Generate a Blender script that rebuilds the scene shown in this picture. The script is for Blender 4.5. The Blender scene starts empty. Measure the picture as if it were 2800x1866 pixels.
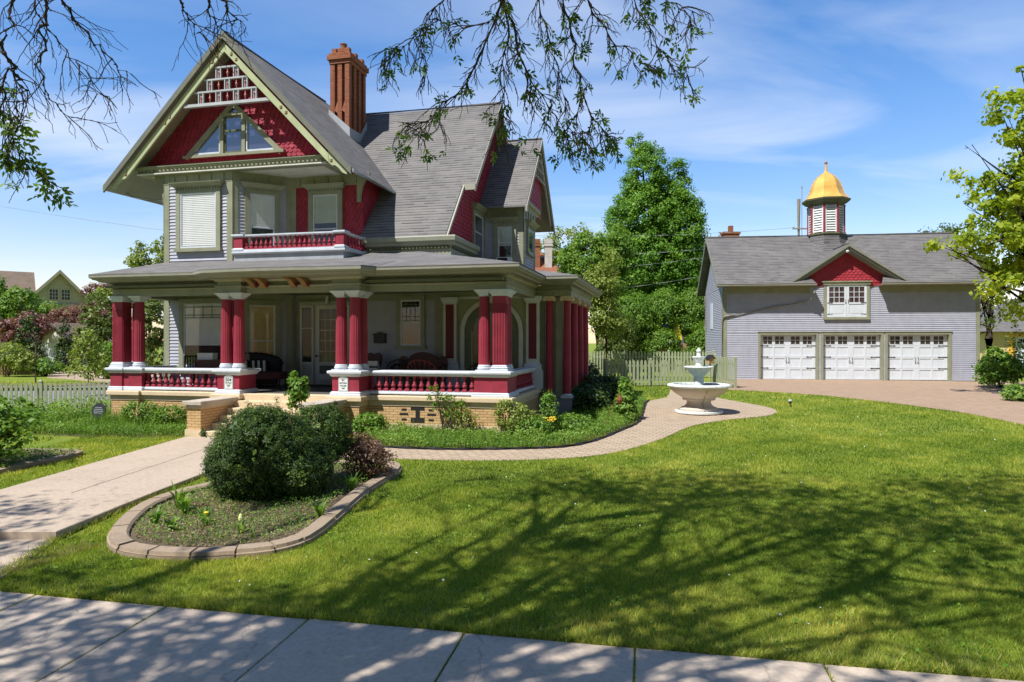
import bpy, bmesh, math, random
import numpy as np
from mathutils import Vector, Matrix
R=math.radians; PI=math.pi
random.seed(7); NR=np.random.default_rng(11)
S=bpy.context.scene; COL=S.collection
# ------------------------------------------------------------------ materials
MATS={}
def nmat(name):
    m=bpy.data.materials.new(name); m.use_nodes=True; nt=m.node_tree; nt.nodes.clear()
    out=nt.nodes.new('ShaderNodeOutputMaterial'); MATS[name]=m
    return m,nt,out
def N(nt,t,**k):
    n=nt.nodes.new('ShaderNode'+t)
    for a,b in k.items():
        if a in n.inputs: n.inputs[a].default_value=b
        else: setattr(n,a,b)
    return n
def c4(c): return (c[0],c[1],c[2],1)
def mixc(nt,fac,a,b,blend='MIX'):
    n=nt.nodes.new('ShaderNodeMix'); n.data_type='RGBA'; n.blend_type=blend
    for s,v in ((n.inputs[0],fac),(n.inputs[6],a),(n.inputs[7],b)):
        if isinstance(v,bpy.types.NodeSocket): nt.links.new(v,s)
        else: s.default_value=v if not isinstance(v,tuple) or len(v)==4 else c4(v)
    return n.outputs[2]
def ramp(nt,src,stops):
    n=nt.nodes.new('ShaderNodeValToRGB'); e=n.color_ramp.elements
    while len(e)<len(stops): e.new(.5)
    for x,(p,c) in zip(e,stops): x.position=p; x.color=c4(c) if isinstance(c,tuple) else (c,c,c,1)
    nt.links.new(src,n.inputs[0]); return n.outputs[0]
def noise(nt,co,scale,detail=4,rough=.55,dist=0):
    n=N(nt,'TexNoise',Scale=scale,Detail=detail,Roughness=rough,Distortion=dist)
    if co is not None: nt.links.new(co,n.inputs['Vector'])
    return n.outputs['Fac']
def coord(nt,kind='Object',scale=None,rot=None):
    o=N(nt,'TexCoord').outputs[kind]
    if scale or rot:
        m=N(nt,'Mapping')
        if scale: m.inputs['Scale'].default_value=scale
        if rot: m.inputs['Rotation'].default_value=rot
        nt.links.new(o,m.inputs[0]); o=m.outputs[0]
    return o
def princ(nt,out,col,rough=.6,bump=None,bstr=.2,bdist=.01,metal=0,spec=.4):
    p=N(nt,'BsdfPrincipled'); 
    for s,v in (('Base Color',col),('Roughness',rough)):
        if isinstance(v,bpy.types.NodeSocket): nt.links.new(v,p.inputs[s])
        else: p.inputs[s].default_value=c4(v) if isinstance(v,tuple) else v
    p.inputs['Metallic'].default_value=metal; p.inputs['Specular IOR Level'].default_value=spec
    if bump is not None:
        b=N(nt,'Bump',Strength=bstr,Distance=bdist); nt.links.new(bump,b.inputs['Height']); nt.links.new(b.outputs[0],p.inputs['Normal'])
    nt.links.new(p.outputs[0],out.inputs[0]); return p
def paint(name,col,rough=.55,var=.12,scale=3,bstr=.12,spec=.35,metal=0,wear=0):
    m,nt,out=nmat(name); co=coord(nt)
    a=noise(nt,co,scale,5); b=noise(nt,co,scale*14,3)
    lo=tuple(c*(1-var) for c in col); hi=tuple(min(1,c*(1+var)) for c in col)
    base=ramp(nt,a,[(.3,lo),(.7,hi)])
    base=mixc(nt,.18,base,ramp(nt,b,[(.3,tuple(c*.8 for c in col)),(.7,hi)]))
    sc=coord(nt,scale=(7,7,.5)); base=mixc(nt,ramp(nt,noise(nt,sc,1.0,5,.65),[(.52,0.0),(.8,.34)]),base,tuple(c*.62+.012 for c in col))
    if wear: base=mixc(nt,ramp(nt,noise(nt,co,9,8,.75),[(.66,0.0),(.72,.55)]),base,tuple(min(1,c*1.25+.10) for c in col))
    princ(nt,out,base,rough,b,bstr,.006,metal,spec); return m
def weathered(name,col,dirt,amount=.5,rough=.8,scale=1.5,crack=0):
    m,nt,out=nmat(name); co=coord(nt)
    a=noise(nt,co,scale,7,.65); f=noise(nt,co,scale*25,4)
    base=mixc(nt,ramp(nt,a,[(.42,0.0),(.72,amount)]),col,dirt)
    base=mixc(nt,.35,base,ramp(nt,f,[(.3,tuple(c*.6 for c in col)),(.7,tuple(min(1,c*1.25) for c in col))]))
    if crack:
        wv=N(nt,'VectorMath',operation='ADD'); nz=N(nt,'TexNoise',Scale=2.2,Detail=5.0); nt.links.new(co,nz.inputs['Vector']); sc=N(nt,'VectorMath',operation='SCALE'); sc.inputs['Scale'].default_value=.5; nt.links.new(nz.outputs['Color'],sc.inputs[0]); nt.links.new(co,wv.inputs[0]); nt.links.new(sc.outputs[0],wv.inputs[1])
        vo=N(nt,'TexVoronoi',feature='DISTANCE_TO_EDGE',Scale=.36); nt.links.new(wv.outputs[0],vo.inputs['Vector'])
        base=mixc(nt,ramp(nt,vo.outputs['Distance'],[(0,.5),(.0022,.4),(.004,0.0)]),base,tuple(c*.35 for c in col))
        base=mixc(nt,ramp(nt,noise(nt,co,3.5,8,.7),[(.56,0.0),(.68,.35)]),base,tuple(c*.55 for c in col))
        base=mixc(nt,ramp(nt,noise(nt,co,38,2,.5),[(.70,0.0),(.76,.6)]),base,tuple(c*.45 for c in col))
    princ(nt,out,base,rough,f,.3,.01,0,.2); return m
def bricks(name,c1,c2,mortar,bw,bh,ms=.006,rough=.85,rot=0,bstr=.5,patch=.25,dirt=(.1,.08,.06),bias=0,coordk='UV'):
    m,nt,out=nmat(name); co=coord(nt,coordk,rot=(0,0,rot) if rot else None)
    b=N(nt,'TexBrick',Scale=1.0); b.inputs['Brick Width'].default_value=bw; b.inputs['Row Height'].default_value=bh
    b.inputs['Mortar Size'].default_value=ms; b.inputs['Mortar Smooth'].default_value=.15; b.inputs['Bias'].default_value=bias
    b.inputs['Color1'].default_value=c4(c1); b.inputs['Color2'].default_value=c4(c2); b.inputs['Mortar'].default_value=c4(mortar)
    nt.links.new(co,b.inputs['Vector'])
    oc=coord(nt); a=noise(nt,oc,1.1,6,.6); f=noise(nt,oc,30,4)
    base=mixc(nt,ramp(nt,a,[(.45,0.0),(.75,patch)]),b.outputs['Color'],dirt)
    base=mixc(nt,.3,base,ramp(nt,f,[(.3,tuple(c*.65 for c in c1)),(.7,tuple(min(1,c*1.2) for c in c1))]))
    h=N(nt,'Math',operation='SUBTRACT'); h.inputs[0].default_value=1; nt.links.new(b.outputs['Fac'],h.inputs[1])
    princ(nt,out,base,rough,h.outputs[0],bstr,.01,0,.15); return m
def leafmat(name,lo,mid,hi,trans=.35,rough=.5):
    m,nt,out=nmat(name); at=N(nt,'Attribute',attribute_name='rnd')
    col=ramp(nt,at.outputs['Fac'],[(0.05,lo),(.5,mid),(.95,hi)])
    d=N(nt,'BsdfPrincipled',Roughness=rough); d.inputs['Specular IOR Level'].default_value=.3
    nt.links.new(col,d.inputs['Base Color'])
    t=N(nt,'BsdfTranslucent'); nt.links.new(mixc(nt,1,col,(1.5,1.5,.5,1),'MULTIPLY'),t.inputs[0])
    mx=N(nt,'MixShader',Fac=trans); nt.links.new(d.outputs[0],mx.inputs[1]); nt.links.new(t.outputs[0],mx.inputs[2])
    nt.links.new(mx.outputs[0],out.inputs[0]); return m
def glassmat(name,tint=(1,1,1),refl=.5):
    m,nt,out=nmat(name)
    tr=N(nt,'BsdfTransparent',Color=c4(tint)); g=N(nt,'BsdfGlossy',Color=(.9,.95,1,1),Roughness=.03)
    co=coord(nt); b=N(nt,'Bump',Strength=.06,Distance=.02); nt.links.new(noise(nt,co,2.5,2),b.inputs['Height']); nt.links.new(b.outputs[0],g.inputs['Normal'])
    f=N(nt,'LayerWeight',Blend=.5); pw=N(nt,'Math',operation='POWER'); nt.links.new(f.outputs['Facing'],pw.inputs[0]); pw.inputs[1].default_value=3.5; mu=N(nt,'Math',operation='MULTIPLY_ADD',use_clamp=True); nt.links.new(pw.outputs[0],mu.inputs[0]); mu.inputs[1].default_value=.8; mu.inputs[2].default_value=.04+refl*.1
    mx=N(nt,'MixShader'); nt.links.new(mu.outputs[0],mx.inputs[0]); nt.links.new(tr.outputs[0],mx.inputs[1]); nt.links.new(g.outputs[0],mx.inputs[2])
    nt.links.new(mx.outputs[0],out.inputs[0]); return m
RED=paint('red_paint',(.27,.030,.050),.55,.22,wear=1,spec=.25); RED2=paint('red_shingle_paint',(.29,.027,.047),.6,.3,5,spec=.25)
OLIVE=paint('olive_trim_paint',(.245,.252,.170),.55,.15,wear=1); SIDE=paint('lilac_grey_siding',(.375,.38,.445),.55,.10)
WHITE=paint('bluish_white_paint',(.53,.565,.62),.5,.1,wear=1); WHITE2=paint('garage_door_white',(.60,.635,.68),.4,.06)
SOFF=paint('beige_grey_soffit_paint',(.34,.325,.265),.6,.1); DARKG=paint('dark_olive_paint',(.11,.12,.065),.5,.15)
GUT=paint('sage_gutter_metal',(.245,.24,.19),.45,.12); ORANGE=paint('tan_bracket_paint',(.25,.145,.06),.6,.25,wear=1)
BLACK=paint('black_iron',(.015,.015,.017),.4,.2); DARK=paint('dark_interior',(.012,.011,.010),.8,.3)
PLINTH=paint('blue_grey_plinth',(.20,.21,.25),.6,.12); GOLD=paint('gold_dome_paint',(.74,.43,.10),.40,.16,2,.1,.5,.25)
LOUV=paint('pale_louver_paint',(.66,.68,.66),.5,.1); BLIND=paint('ivory_blind',(.66,.66,.635),.6,.05); SHADE=paint('tan_shade',(.52,.40,.19),.7,.1)
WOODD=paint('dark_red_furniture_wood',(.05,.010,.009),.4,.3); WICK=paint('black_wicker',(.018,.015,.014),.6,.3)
GREYM=paint('galvanised_flashing',(.34,.36,.39),.45,.15)
STONE=weathered('cream_limestone',(.62,.485,.32),(.42,.33,.22),.5); STONEW=weathered('weathered_capstone',(.50,.44,.36),(.14,.12,.10),.75,.85,2.5)
CONC=weathered('pinkish_concrete',(.44,.35,.265),(.32,.25,.19),.6,.85,.8,1); SIDEW=weathered('grey_concrete',(.52,.425,.335),(.36,.29,.225),.65,.85,.9,1)
FOUNT=weathered('fountain_stone',(.58,.50,.42),(.42,.29,.16),.55,.75,2.2); FOUNTW=weathered('whitewashed_stone',(.70,.72,.70),(.42,.46,.43),.5,.75,4)
EDGE=weathered('bed_edging_concrete',(.31,.235,.165),(.19,.145,.10),.6,.85,1.2)
SOIL=weathered('garden_soil',(.10,.075,.05),(.22,.18,.10),.5,.95,6); BARK=weathered('bark',(.075,.055,.042),(.03,.025,.02),.7,.9,5)
BARKL=weathered('light_bark',(.16,.12,.085),(.06,.05,.04),.6,.9,5); FENCE=weathered('sage_fence_paint',(.33,.36,.23),(.18,.19,.12),.5,.7,3)
FENCEB=weathered('bare_cedar',(.40,.27,.15),(.2,.14,.09),.6,.85,4); POLEW=weathered('pole_wood',(.30,.26,.22),(.16,.14,.12),.6,.9,4)
RUST=weathered('rusty_metal',(.22,.07,.035),(.10,.05,.03),.7,.8,8)
BRICK=bricks('buff_brick',(.60,.40,.20),(.45,.28,.13),(.15,.095,.05),.213,.069,.009,patch=.2,dirt=(.36,.23,.11),bstr=.35)
CHIM=bricks('orange_chimney_brick',(.30,.098,.045),(.18,.055,.03),(.27,.19,.14),.21,.075,.007,patch=.25,dirt=(.55,.30,.18))
PAVER=bricks('tan_paver_brick',(.45,.35,.25),(.34,.255,.18),(.11,.085,.06),.26,.14,.012,patch=.25,dirt=(.3,.22,.15),rot=.5)
DRIVE=bricks('brown_driveway_paver',(.40,.285,.20),(.30,.205,.14),(.13,.09,.065),.24,.12,.010,patch=.3,dirt=(.23,.15,.10),rot=.2)
TILER=bricks('red_tile_roof',(.30,.12,.07),(.22,.08,.05),(.1,.04,.03),.3,.2,.01)
def shingle(name,a,b,line,bh=.14,bw=.34):
    m,nt,out=nmat(name); co=coord(nt,'UV')
    t=N(nt,'TexBrick',Scale=1.0); t.inputs['Brick Width'].default_value=bw; t.inputs['Row Height'].default_value=bh; t.inputs['Mortar Size'].default_value=.0
    t.inputs['Color1'].default_value=(0,0,0,1); t.inputs['Color2'].default_value=(1,1,1,1); nt.links.new(co,t.inputs['Vector'])
    sp=N(nt,'SeparateXYZ'); nt.links.new(co,sp.inputs[0]); dv=N(nt,'Math',operation='DIVIDE'); nt.links.new(sp.outputs[1],dv.inputs[0]); dv.inputs[1].default_value=bh
    fr=N(nt,'Math',operation='FRACT'); nt.links.new(dv.outputs[0],fr.inputs[0])
    ln_=ramp(nt,fr.outputs[0],[(0,1.0),(.20,1.0),(.30,0.0),(1,0.0)])
    base=mixc(nt,t.outputs['Color'],a,b); oc=coord(nt)
    base=mixc(nt,.55,base,ramp(nt,noise(nt,oc,.9,6,.6),[(.3,(a[0]*.62,a[1]*.62,a[2]*.62)),(.7,(a[0]*1.3,a[1]*1.25,a[2]*1.18))]))
    base=mixc(nt,.3,base,ramp(nt,noise(nt,oc,45,3),[(.3,tuple(c*.5 for c in a)),(.7,tuple(c*1.35 for c in a))]))
    st=N(nt,'Math',operation='MULTIPLY_ADD'); nt.links.new(t.outputs['Color'],st.inputs[0]); st.inputs[1].default_value=.7; st.inputs[2].default_value=.3
    mk=N(nt,'Math',operation='MULTIPLY'); nt.links.new(ln_,mk.inputs[0]); nt.links.new(st.outputs[0],mk.inputs[1])
    princ(nt,out,mixc(nt,mk.outputs[0],base,line),.9,fr.outputs[0],.5,.012,0,.15); return m
ROOF=shingle('grey_asphalt_shingle',(.19,.182,.18),(.12,.115,.117),(.03,.029,.029))
ROOFG=shingle('grey_carriage_shingle',(.165,.158,.158),(.10,.096,.098),(.028,.027,.027),.15,.36)
ROOFB=shingle('brown_asphalt_shingle',(.22,.17,.13),(.16,.12,.09),(.07,.055,.045))
CREAM=paint('cream_stucco',(.48,.435,.33),.7,.1); YELL=paint('pale_yellow_siding',(.72,.56,.28),.6,.06); YELT=paint('orange_yellow_trim',(.72,.40,.05),.5,.06)
GLASS=glassmat('clear_window_glass'); GLASSD=glassmat('leaded_window_glass',(.8,.85,.8),.8)
WATERM,_nt,_o=nmat('fountain_water'); princ(_nt,_o,(.03,.09,.10),.05,noise(_nt,coord(_nt),14,3),.15,.02,0,.6)
BLUE=paint('blue_plastic',(.03,.22,.62),.4); YPL=paint('yellow_plastic',(.75,.60,.05),.4); GREENP=paint('green_plastic',(.02,.28,.12),.35)
AMBER=paint('amber_lamp_glass',(.70,.50,.16),.3); CUSH=paint('cream_cushion_stripe',(.70,.68,.62),.8); PLAQ=paint('plaque_enamel',(.66,.69,.67),.5,.06)
INK=paint('plaque_ink',(.05,.06,.05),.6); ASPH=weathered('asphalt',(.22,.22,.225),(.16,.16,.16),.5,.9,.8); PURPR=paint('slate_blue_roof',(.10,.10,.14),.7)
CURT=paint('dark_curtain',(.16,.06,.06),.9,.3,8)
# ground grass
GRASSG,_nt,_o=nmat('lawn_ground'); _c=coord(_nt)
_b=ramp(_nt,noise(_nt,_c,.55,5,.6),[(.3,(.14,.195,.025)),(.55,(.22,.255,.04)),(.75,(.33,.29,.07))])
_b=mixc(_nt,.55,_b,ramp(_nt,noise(_nt,_c,22,6,.75),[(.28,(.05,.095,.012)),(.5,(.16,.23,.025)),(.75,(.31,.32,.065))]))
princ(_nt,_o,_b,.9,noise(_nt,_c,60,4,.7),.9,.03,0,.1)
LEAF_GRASS=leafmat('grass_blades',(.09,.165,.014),(.27,.335,.038),(.56,.51,.12),.45)
LEAF_MAPLE=leafmat('maple_leaves',(.05,.13,.012),(.11,.24,.02),(.21,.36,.04)); LEAF_LIME=leafmat('lime_maple_leaves',(.12,.20,.012),(.27,.35,.022),(.45,.48,.045),.5)
LEAF_MID=leafmat('mid_green_leaves',(.05,.125,.014),(.12,.23,.022),(.22,.33,.04)); LEAF_YEL=leafmat('yellow_green_leaves',(.11,.16,.022),(.21,.27,.045),(.33,.38,.09))
LEAF_DARK=leafmat('evergreen_leaves',(.008,.022,.004),(.03,.072,.010),(.14,.21,.025),.2); LEAF_PURP=leafmat('purple_plum_leaves',(.09,.03,.035),(.18,.075,.075),(.32,.17,.14),.3)
LEAF_BARB=leafmat('russet_barberry_leaves',(.07,.03,.025),(.16,.085,.06),(.28,.18,.13),.3); LEAF_ASH=leafmat('ash_leaves',(.035,.09,.012),(.09,.17,.018),(.26,.33,.035),.45)
LEAF_BED=leafmat('bed_plant_leaves',(.055,.14,.014),(.13,.25,.03),(.27,.38,.07),.35); LEAF_OLD=leafmat('mixed_hedge_leaves',(.05,.085,.015),(.11,.16,.028),(.21,.24,.055))
FLOW=paint('yellow_petals',(.80,.55,.03),.6); PINK=paint('pink_petals',(.7,.3,.3),.6); STRAW=leafmat('dry_straw',(.18,.14,.07),(.30,.24,.12),(.42,.36,.2))
# ------------------------------------------------------------------ mesh builder
class MB:
    def __init__(s): s.v=[]; s.f=[]; s.mi=[]; s.m=0; s.T=None; s.cuts=[]
    def add(s,pts,faces):
        o=len(s.v)
        s.v.extend([tuple(s.T@Vector(p)) for p in pts] if s.T is not None else [tuple(p) for p in pts])
        for f in faces: s.f.append([o+i for i in f]); s.mi.append(s.m)
        return s
    def box(s,x0,x1,y0,y1,z0,z1):
        p=[(x0,y0,z0),(x1,y0,z0),(x1,y1,z0),(x0,y1,z0),(x0,y0,z1),(x1,y0,z1),(x1,y1,z1),(x0,y1,z1)]
        return s.add(p,[(3,2,1,0),(4,5,6,7),(0,1,5,4),(1,2,6,5),(2,3,7,6),(3,0,4,7)])
    def frus(s,cx,cy,z0,z1,a0,b0,a1,b1):   # rectangular frustum, half sizes
        p=[(cx-a0,cy-b0,z0),(cx+a0,cy-b0,z0),(cx+a0,cy+b0,z0),(cx-a0,cy+b0,z0),(cx-a1,cy-b1,z1),(cx+a1,cy-b1,z1),(cx+a1,cy+b1,z1),(cx-a1,cy+b1,z1)]
        return s.add(p,[(3,2,1,0),(4,5,6,7),(0,1,5,4),(1,2,6,5),(2,3,7,6),(3,0,4,7)])
    def quad(s,*p): return s.add(p,[tuple(range(len(p)))])
    def prism(s,poly,h,axis='z',a=0):      # poly 2D ccw, extruded from a to h along axis
        mp={'z':lambda x,y,t:(x,y,t),'y':lambda x,y,t:(x,t,y),'x':lambda x,y,t:(t,x,y)}[axis]
        n=len(poly); p=[mp(x,y,a) for x,y in poly]+[mp(x,y,h) for x,y in poly]
        return s.add(p,[tuple(reversed(range(n))),tuple(range(n,2*n))]+[(i,(i+1)%n,n+(i+1)%n,n+i) for i in range(n)])
    def slab(s,pts,t):                      # polygon pts (3D) thickened downward by t
        n=len(pts); p=list(pts)+[(x,y,z-t) for x,y,z in pts]
        return s.add(p,[tuple(range(n)),tuple(reversed(range(n,2*n)))]+[(i,n+i,n+(i+1)%n,(i+1)%n) for i in range(n)])
    def lathe(s,prof,n=16,c=(0,0,0),flute=0,rot=0):
        p=[];f=[]
        for r,z in prof:
            for i in range(n):
                a=2*PI*i/n+rot; rr=r*(1-(flute if i%2 else 0)); p.append((c[0]+rr*math.cos(a),c[1]+rr*math.sin(a),c[2]+z))
        for k in range(len(prof)-1):
            for i in range(n): j=(i+1)%n; f.append((k*n+i,k*n+j,(k+1)*n+j,(k+1)*n+i))
        f.append(tuple(reversed(range(n)))); f.append(tuple(range((len(prof)-1)*n,len(prof)*n)))
        return s.add(p,f)
    def tube(s,path,rad,n=6,cap=True):
        path=[Vector(p) for p in path]; m=len(path)
        if not hasattr(rad,'__len__'): rad=[rad]*m
        p=[];f=[];up=None
        for k in range(m):
            d=(path[min(k+1,m-1)]-path[max(k-1,0)])
            if d.length<1e-9: d=Vector((0,0,1))
            d.normalize()
            if up is None: up=Vector((1,0,0)) if abs(d.x)<.8 else Vector((0,1,0))
            a=d.cross(up)
            if a.length<1e-6: a=d.cross(Vector((0,1,.3)))
            a.normalize(); b=a.cross(d); up=b
            b=d.cross(a)
            for i in range(n):
                t=2*PI*i/n; p.append(path[k]+(a*math.cos(t)+b*math.sin(t))*rad[k])
            up=b
        for k in range(m-1):
            for i in range(n): j=(i+1)%n; f.append((k*n+i,k*n+j,(k+1)*n+j,(k+1)*n+i))
        if cap: f.append(tuple(reversed(range(n)))); f.append(tuple(range((m-1)*n,m*n)))
        return s.add(p,f)
    def sweep(s,path,prof,closed=False,capends=True):   # path (x,y); profile (offset to the right of travel, z)
        P=[Vector(p) for p in path]; n=len(P); nor=[]
        for i in range(n):
            ds=[]
            if i>0 or closed: ds.append((P[i]-P[i-1]).normalized())
            if i<n-1 or closed: ds.append((P[(i+1)%n]-P[i]).normalized())
            ns=[Vector((d.y,-d.x)) for d in ds]
            if len(ns)==2:
                b=ns[0]+ns[1]; b=b/max(b.length_squared,.15)*2
            else: b=ns[0]
            nor.append(b)
        m=len(prof); p=[(P[i].x+nor[i].x*o,P[i].y+nor[i].y*o,z) for i in range(n) for o,z in prof]; f=[]
        for i in range(n if closed else n-1):
            j=(i+1)%n
            for k in range(m-1): f.append((i*m+k,j*m+k,j*m+k+1,i*m+k+1))
        if capends and not closed: f.append(tuple(reversed(range(m)))); f.append(tuple(range((n-1)*m,n*m)))
        return s.add(p,f)
    def siding(s,x0,x1,z0,z1,ex=.1,y=0,d=.032,clip=None):   # clapboards on plane y facing -y
        z=z0
        while z<z1-1e-4:
            t=min(z+ex,z1); a0,a1=(x0,x1) if clip is None else clip((z+t)/2)
            if a1>a0: s.add([(a0,y-d,z),(a1,y-d,z),(a1,y-.003,t),(a0,y-.003,t),(a0,y,z),(a1,y,z)],[(0,1,2,3),(4,5,1,0)])
            z=t
        return s
    def scales(s,z0,z1,span,w=.15,ex=.12,y=0,d=.02,seed=1):   # fish-scale shingles on plane y facing -y
        rr=random.Random(seed); z=z0; k=0
        while z<z1:
            a0,a1=span(z+ex*.6); x=a0-(w/2 if k%2 else 0)
            while x<a1:
                l=max(x+.004,a0); r=min(x+w-.004,a1); dd=d*rr.uniform(.8,1.25)
                if r-l>w*.3:
                    c=(l+r)/2; q=(r-l)/2
                    pts=[(c-q,z+ex*.35),(c-q*.75,z+ex*.08),(c-q*.3,z-ex*.08),(c+q*.3,z-ex*.08),(c+q*.75,z+ex*.08),(c+q,z+ex*.35),(c+q,z+ex*1.15),(c-q,z+ex*1.15)]
                    P=[(a,y-dd+(dd-.004)*max(0,(b-z)/(ex*1.15)),b) for a,b in pts]
                    Q=[(a,y,b) for a,b in pts]; s.add(P+Q,[tuple(range(8))]+[(i,i+8,(i+1)%8+8,(i+1)%8) for i in range(8)])
                x+=w
            z+=ex; k+=1
        return s
    def cut(s): s.cuts.append(len(s.f)); return s
    def build_each(s,name,mat,parent=None,**k):
        e=[0]+[c for c in s.cuts if 0<c<len(s.f)]+[len(s.f)]; out=[]
        for a,b in zip(e,e[1:]):
            if b<=a: continue
            q=MB(); ids=sorted({i for f in s.f[a:b] for i in f}); mp={i:j for j,i in enumerate(ids)}
            q.v=[s.v[i] for i in ids]; q.f=[[mp[i] for i in f] for f in s.f[a:b]]; q.mi=s.mi[a:b]; out.append(q.build(name,mat,parent,**k))
        return out
    def build(s,name,mat,parent=None,loc=(0,0,0),rot=(0,0,0),smooth=False,bevel=0):
        me=bpy.data.meshes.new(name); me.from_pydata(s.v,[],s.f)
        mats=mat if isinstance(mat,(list,tuple)) else [mat]
        for m in mats: me.materials.append(m)
        if any(s.mi): me.polygons.foreach_set('material_index',s.mi)
        uv=me.uv_layers.new(name='UVMap').data
        V=me.vertices
        for p in me.polygons:
            n=p.normal; t=Vector((-n.y,n.x,0))
            if t.length<.05: t=Vector((1,0,0))
            t.normalize(); b=n.cross(t)
            for li in p.loop_indices:
                c=V[me.loops[li].vertex_index].co; uv[li].uv=(c.dot(t),c.dot(b))
        if smooth:
            me.polygons.foreach_set('use_smooth',[True]*len(me.polygons))
            try: me.set_sharp_from_angle(angle=R(40))
            except Exception: pass
        me.update()
        o=link(name,me,parent,loc,rot)
        if bevel:
            b=o.modifiers.new('bevel','BEVEL'); b.width=bevel; b.segments=1; b.limit_method='ANGLE'
        return o
def link(name,me,parent=None,loc=(0,0,0),rot=(0,0,0)):
    o=bpy.data.objects.new(name,me); COL.objects.link(o); o.location=loc; o.rotation_euler=rot
    if parent is not None: o.parent=parent
    return o
def tag(o,label,cat=None,group=None,kind=None):
    if label: o['label']=label
    if cat: o['category']=cat
    if group: o['group']=group
    if kind: o['kind']=kind
    return o
def thing(name,label,cat,loc=(0,0,0),rz=0,group=None):
    o=bpy.data.objects.new(name,None); COL.objects.link(o); o.location=loc; o.rotation_euler=(0,0,rz); o.empty_display_size=.3
    return tag(o,label,cat,group)
def struct(o): o['kind']='structure'; return o
def copyp(o,parent,loc,rot=None):
    c=o.copy(); COL.objects.link(c); c.parent=parent; c.location=loc
    if rot is not None: c.rotation_euler=rot
    return c
def dup(root,loc,rz=None,label=None,group=None,scale=None):
    r=root.copy(); COL.objects.link(r); r.location=loc
    if rz is not None: r.rotation_euler=(0,0,rz)
    if label: r['label']=label
    if group: r['group']=group
    if scale: r.scale=(scale,)*3
    for ch in list(root.children):
        c=ch.copy(); COL.objects.link(c); c.parent=r
        for g in list(ch.children):
            d=g.copy(); COL.objects.link(d); d.parent=c
    return r
def npmesh(name,co,nper,mat,parent=None,rnd=None,loc=(0,0,0),nrm=None):   # co: (n*nper,3), polygons of nper verts
    n=len(co)//nper; me=bpy.data.meshes.new(name)
    me.vertices.add(n*nper); me.vertices.foreach_set('co',np.ascontiguousarray(co,dtype=np.float32).ravel())
    me.loops.add(n*nper); me.loops.foreach_set('vertex_index',np.arange(n*nper,dtype=np.int32))
    me.polygons.add(n); me.polygons.foreach_set('loop_start',np.arange(0,n*nper,nper,dtype=np.int32))
    me.update(calc_edges=True)
    if rnd is not None:
        a=me.attributes.new('rnd','FLOAT','POINT'); a.data.foreach_set('value',np.repeat(np.asarray(rnd,dtype=np.float32),nper))
    me.materials.append(mat)
    return link(name,me,parent,loc)
def unit(v): return v/np.maximum(np.linalg.norm(v,axis=1,keepdims=True),1e-9)
def leafco(c,size,nor,aspect=.6,droop=None,rng=NR,nv=4):
    n=len(c); t=unit(np.cross(nor,rng.normal(size=(n,3)))); 
    if droop is not None: t=unit(t+np.array(droop)); t=unit(t-nor*np.sum(t*nor,1,keepdims=True)*.5)
    b=unit(np.cross(nor,t)); s=(np.asarray(size)*rng.uniform(.6,1.3,n))[:,None]
    if nv==4: P=np.stack([c-t*s*.5,c+b*s*aspect*.5,c+t*s*.5,c-b*s*aspect*.5],1)
    else: P=np.stack([c-t*s*.5,c+b*s*aspect*.35-t*s*.15,c+b*s*aspect*.5+t*s*.12,c+t*s*.5,c-b*s*aspect*.5+t*s*.12,c-b*s*aspect*.35-t*s*.15],1)
    return P.reshape(-1,3)
def cloud(name,blobs,ncl,per,csz,lsz,mat,parent,rng=None,shell=.55,updir=.5,aspect=.65,loc=(0,0,0),flat=.75,light=.0):
    """foliage: leaf clumps through the volume of ellipsoids; blobs: (x,y,z,rx,ry,rz,weight)"""
    rng=rng or NR; B=np.array([b[:6] for b in blobs],float); w=np.array([b[6] if len(b)>6 else b[3]*b[4]*b[5] for b in blobs]); w=w/w.sum()
    k=rng.choice(len(B),ncl,p=w); d=unit(rng.normal(size=(ncl,3))); rad=(shell+(1-shell)*rng.random(ncl))**.6
    C=B[k,:3]+d*B[k,3:6]*rad[:,None]
    cs=csz*rng.uniform(.6,1.4,ncl); crnd=rng.normal(.5,.16,ncl)
    ci=np.repeat(np.arange(ncl),per); off=unit(rng.normal(size=(ncl*per,3)))*(rng.random(ncl*per)**.45)[:,None]
    off[:,2]*=flat; P=C[ci]+off*cs[ci][:,None]
    nor=unit(off*.8+d[ci]*.5+np.array([0,0,updir])+rng.normal(size=P.shape)*.45)
    r=np.clip(crnd[ci]+rng.normal(0,.17,len(ci)),0,1)
    return npmesh(name,leafco(P,np.full(len(P),lsz),nor,aspect,rng=rng),4,mat,parent,r,loc)
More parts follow.
